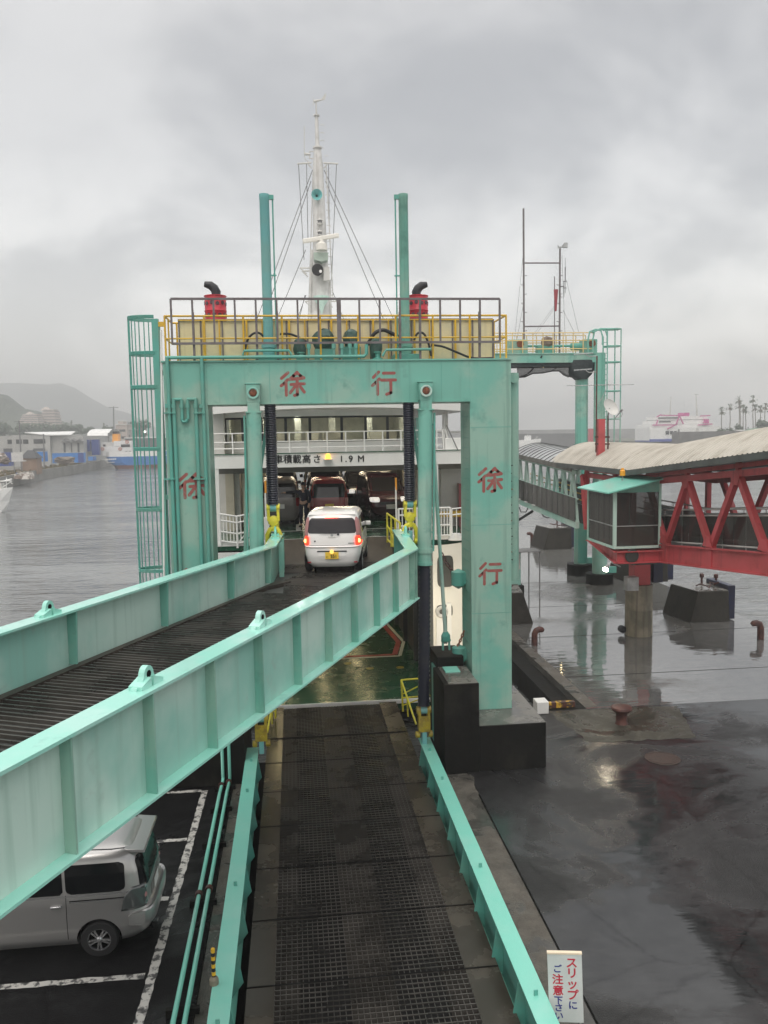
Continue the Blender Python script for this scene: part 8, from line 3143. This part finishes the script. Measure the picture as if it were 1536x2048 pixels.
mb = MB().tube(P(1056, 872, Yb), P(1055, 868, Yb), .08, 6).tube(P(1068, 879, Yb), P(1076, 873, Yb), .1, 6).tube(P(1074, 880, Yb), P(1073, 872, Yb), .08, 6)
mb.loose('deck_gear', M['offwhite'], t)

# big white and magenta ferry
Yf = 360.0
def FP(px, py): return P(px, py, Yf)
def fbox(mb_, px0, px1, py0, py1, dy0=0, dy1=16):
    a, b = FP(px0, py0), FP(px1, py1)
    mb_.box(a.x, b.x, Yf + dy0, Yf + dy1, b.z, a.z)
t = thing('passenger_ferry', 'large white ferry with magenta rails and two masts moored behind a dark jetty', 'ferry', (FP(1360, 870).x, Yf, WZ))
mb = MB(); fbox(mb, 1299, 1440, 855, 878.5); fbox(mb, 1301, 1330, 858, 880, -.4, 0); mb.build('hull', M['white'], t)
mb = MB(); fbox(mb, 1299, 1360, 878.5, 882.5, -.5, 16); mb.build('blue_stripe', M['shipblue'], t)
mb = MB()
fbox(mb, 1304, 1430, 849.5, 855, 1); fbox(mb, 1311, 1425, 841, 847, 2, 14); fbox(mb, 1316, 1420, 833, 838, 3, 13); fbox(mb, 1300, 1328, 851, 862, .5)
fbox(mb, 1398, 1428, 847, 857, .4)
mb.loose('deck_house', M['white'], t)
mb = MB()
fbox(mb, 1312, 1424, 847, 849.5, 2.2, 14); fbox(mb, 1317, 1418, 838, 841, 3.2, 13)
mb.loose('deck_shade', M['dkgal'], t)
for px0, px1 in ((1330, 1338), (1340, 1346), (1348, 1353)):
    mb = MB(); fbox(mb, px0, px1, 862, 869, -.1, 0); mb.build('window', M['glass'], t)
for px0, px1, py0, py1 in ((1322, 1362, 834.5, 837), (1322, 1345, 842, 844.5), (1364, 1372, 850, 853)):
    mb = MB(); fbox(mb, px0, px1, py0, py1, 1.8 if py0 > 840 else 2.9, 3); mb.build('window', M['walldark'], t)
mb = MB()
for a, b in (((1313, 834), (1322, 829)), ((1322, 831), (1362, 831)), ((1304, 850), (1352, 850)), ((1334, 858), (1354, 848)), ((1358, 832), (1352, 848)), ((1400, 832), (1420, 831)), ((1405, 845), (1417, 842)), ((1315, 840), (1312, 849)), ((1362, 832), (1368, 831)), ((1395, 850), (1424, 848)), ((1366, 848), (1359, 833))):
    mb.beam(FP(*a) + Vector((0, -.3, 0)), FP(*b) + Vector((0, -.3, 0)), .4, .45)
mb.loose('magenta_rail', M['magenta'], t)
mb = MB(); fbox(mb, 1376, 1387, 825, 838, 4, 10); mb.build('funnel', M['magenta'], t)
mb = MB(); fbox(mb, 1412, 1420, 838, 849, 1, 3); mb.build('magenta_panel', M['magenta'], t)
mb = MB()
mb.tube(FP(1340, 830), FP(1342, 793), .35, 8, .15)
mb.tube(FP(1394, 832), FP(1392, 790), .45, 8, .18)
mb.beam(FP(1388, 789.5), FP(1397, 789), .2, .3)
mb.tube(FP(1368, 830), FP(1368, 800), .06, 5)
mb.build('mast', M['offwhite'], t)
mb = MB(); fbox(mb, 1341, 1350, 827, 832, 5, 8); fbox(mb, 1392, 1396, 856, 872, -.6, -.2); mb.loose('deck_gear', M['offwhite'], t)
mb = MB(); fbox(mb, 1356, 1358, 858, 882, -.5, .5); mb.build('side_fender', M['dkgal'], t)
# dark jetty in front of it
a, b = P(1358, 864, 300), P(1480, 866, 300)
mb = MB().box(a.x, b.x + 30, 300, 306, WZ - .5, a.z)
tag(mb.build('jetty', mat('dark_jetty_concrete', (.15, .14, .135), .8, col2=(.09, .085, .08), nscale=.3)), 'dark jetty wall in front of the moored white and magenta ferry', 'jetty')
MB_ = MB()
a, b = P(1440, 868, 320), P(1640, 868, 320)
mb = MB().box(a.x, b.x + 200, 310, 520, WZ - .5, 2.5)
o = mb.build('far_right_land', mat('far_land_ground', (.10, .11, .08), .9, col2=(.14, .13, .10), nscale=.1)); o['kind'] = 'structure'
# shrubs
for i, (px, pyt, w, h) in enumerate(((1444, 857, 22, 20), (1462, 855, 24, 22), (1478, 849, 20, 24), (1492, 858, 20, 18), (1508, 862, 24, 14), (1430, 866, 14, 10))):
    tree(px, pyt, w, h, 318 + i, ['round shrub at the end of the dark jetty', 'broad shrub below the leftmost palm', 'taller shrub below the leftmost pair of palms', 'shrub at the foot of the clustered palms', 'low shrub beside the pale green dome', 'small shrub growing over the dark jetty wall'][i], 90 + i, 'leaf')
tree(1529, 841, 36, 24, 330, 'dark round tree above the pale green dome', 120, 'leaf')
a = P(1522, 856, 300)
t = thing('dome_shelter', 'pale green domed roof below the dark round tree', 'dome', (a.x, 300, 2.5))
MB().lathe([(6.0, -2.0), (5.6, -.6), (4.2, .6), (2.2, 1.3), (.01, 1.5)], (a.x, 303, a.z - 1.4), n=24).build('dome', mat('pale_green_dome', (.14, .22, .15), .6), t, smooth=True)
MB().lathe([(5.4, 0), (5.4, a.z - 3)], (a.x, 303, 1), n=20).build('dome_wall', M['offwhite'], t)
PL = [(1444, 815, 856, 'leftmost palm of the row at the right'), (1460, 807, 858, 'second palm from the left in the row at the right'), (1477, 792, 862, 'tall palm with a double head in the left cluster'), (1480, 803, 862, 'palm standing just behind the tall double headed palm'),
      (1487, 810, 862, 'palm right of the tall double headed palm'), (1491, 813, 862, 'lower palm at the right of the left cluster'), (1507, 791, 858, 'tallest lone palm in the right cluster'), (1511, 808, 858, 'palm just right of the tallest lone palm'),
      (1521, 811, 856, 'third palm from the right border'), (1530, 806, 850, 'second palm from the right border'), (1538, 810, 850, 'palm cut by the right border')]
for i, (px, pt_, pb, lab) in enumerate(PL):
    palm(px, pt_, pb + 6, 325 + i * 1.5, lab, 60 + i)
q = P(1484, 866, 312)
t = thing('white_hut', 'tiny pale hut among the shrubs below the palms', 'hut', (q.x, 312, 2))
MB().box(q.x - 1.6, q.x + 1.6, 312, 315, 2, q.z + .6).build('wall', M['white'], t)
MB().hexa([(q.x - 1.9, 311.7, q.z + .6), (q.x + 1.9, 311.7, q.z + .6), (q.x + 1.9, 315.3, q.z + .6), (q.x - 1.9, 315.3, q.z + .6), (q.x - 1.9, 313.3, q.z + 1.3), (q.x + 1.9, 313.3, q.z + 1.3), (q.x + 1.9, 313.7, q.z + 1.3), (q.x - 1.9, 313.7, q.z + 1.3)]).build('roof', M['wallgrey'], t)

# ------------------------------------------------------------------ the rainy air
HAZE = 0.0012
mb = MB().box(-1900, 900, -60, 1950, -4, 120)
hz = bpy.data.materials.new('rain_haze')
hz.use_nodes = True
tt_ = hz.node_tree
for n in list(tt_.nodes):
    tt_.nodes.remove(n)
ho = nn(tt_, 'ShaderNodeOutputMaterial')
pv = nn(tt_, 'ShaderNodeVolumePrincipled')
pv.inputs['Color'].default_value = (.955, .975, .985, 1)
pv.inputs['Density'].default_value = HAZE
pv.inputs['Anisotropy'].default_value = 0.2
tt_.links.new(pv.outputs[0], ho.inputs['Volume'])
o = mb.build('haze', hz)
o['kind'] = 'stuff'
o['label'] = 'pale rainy haze over the harbour'
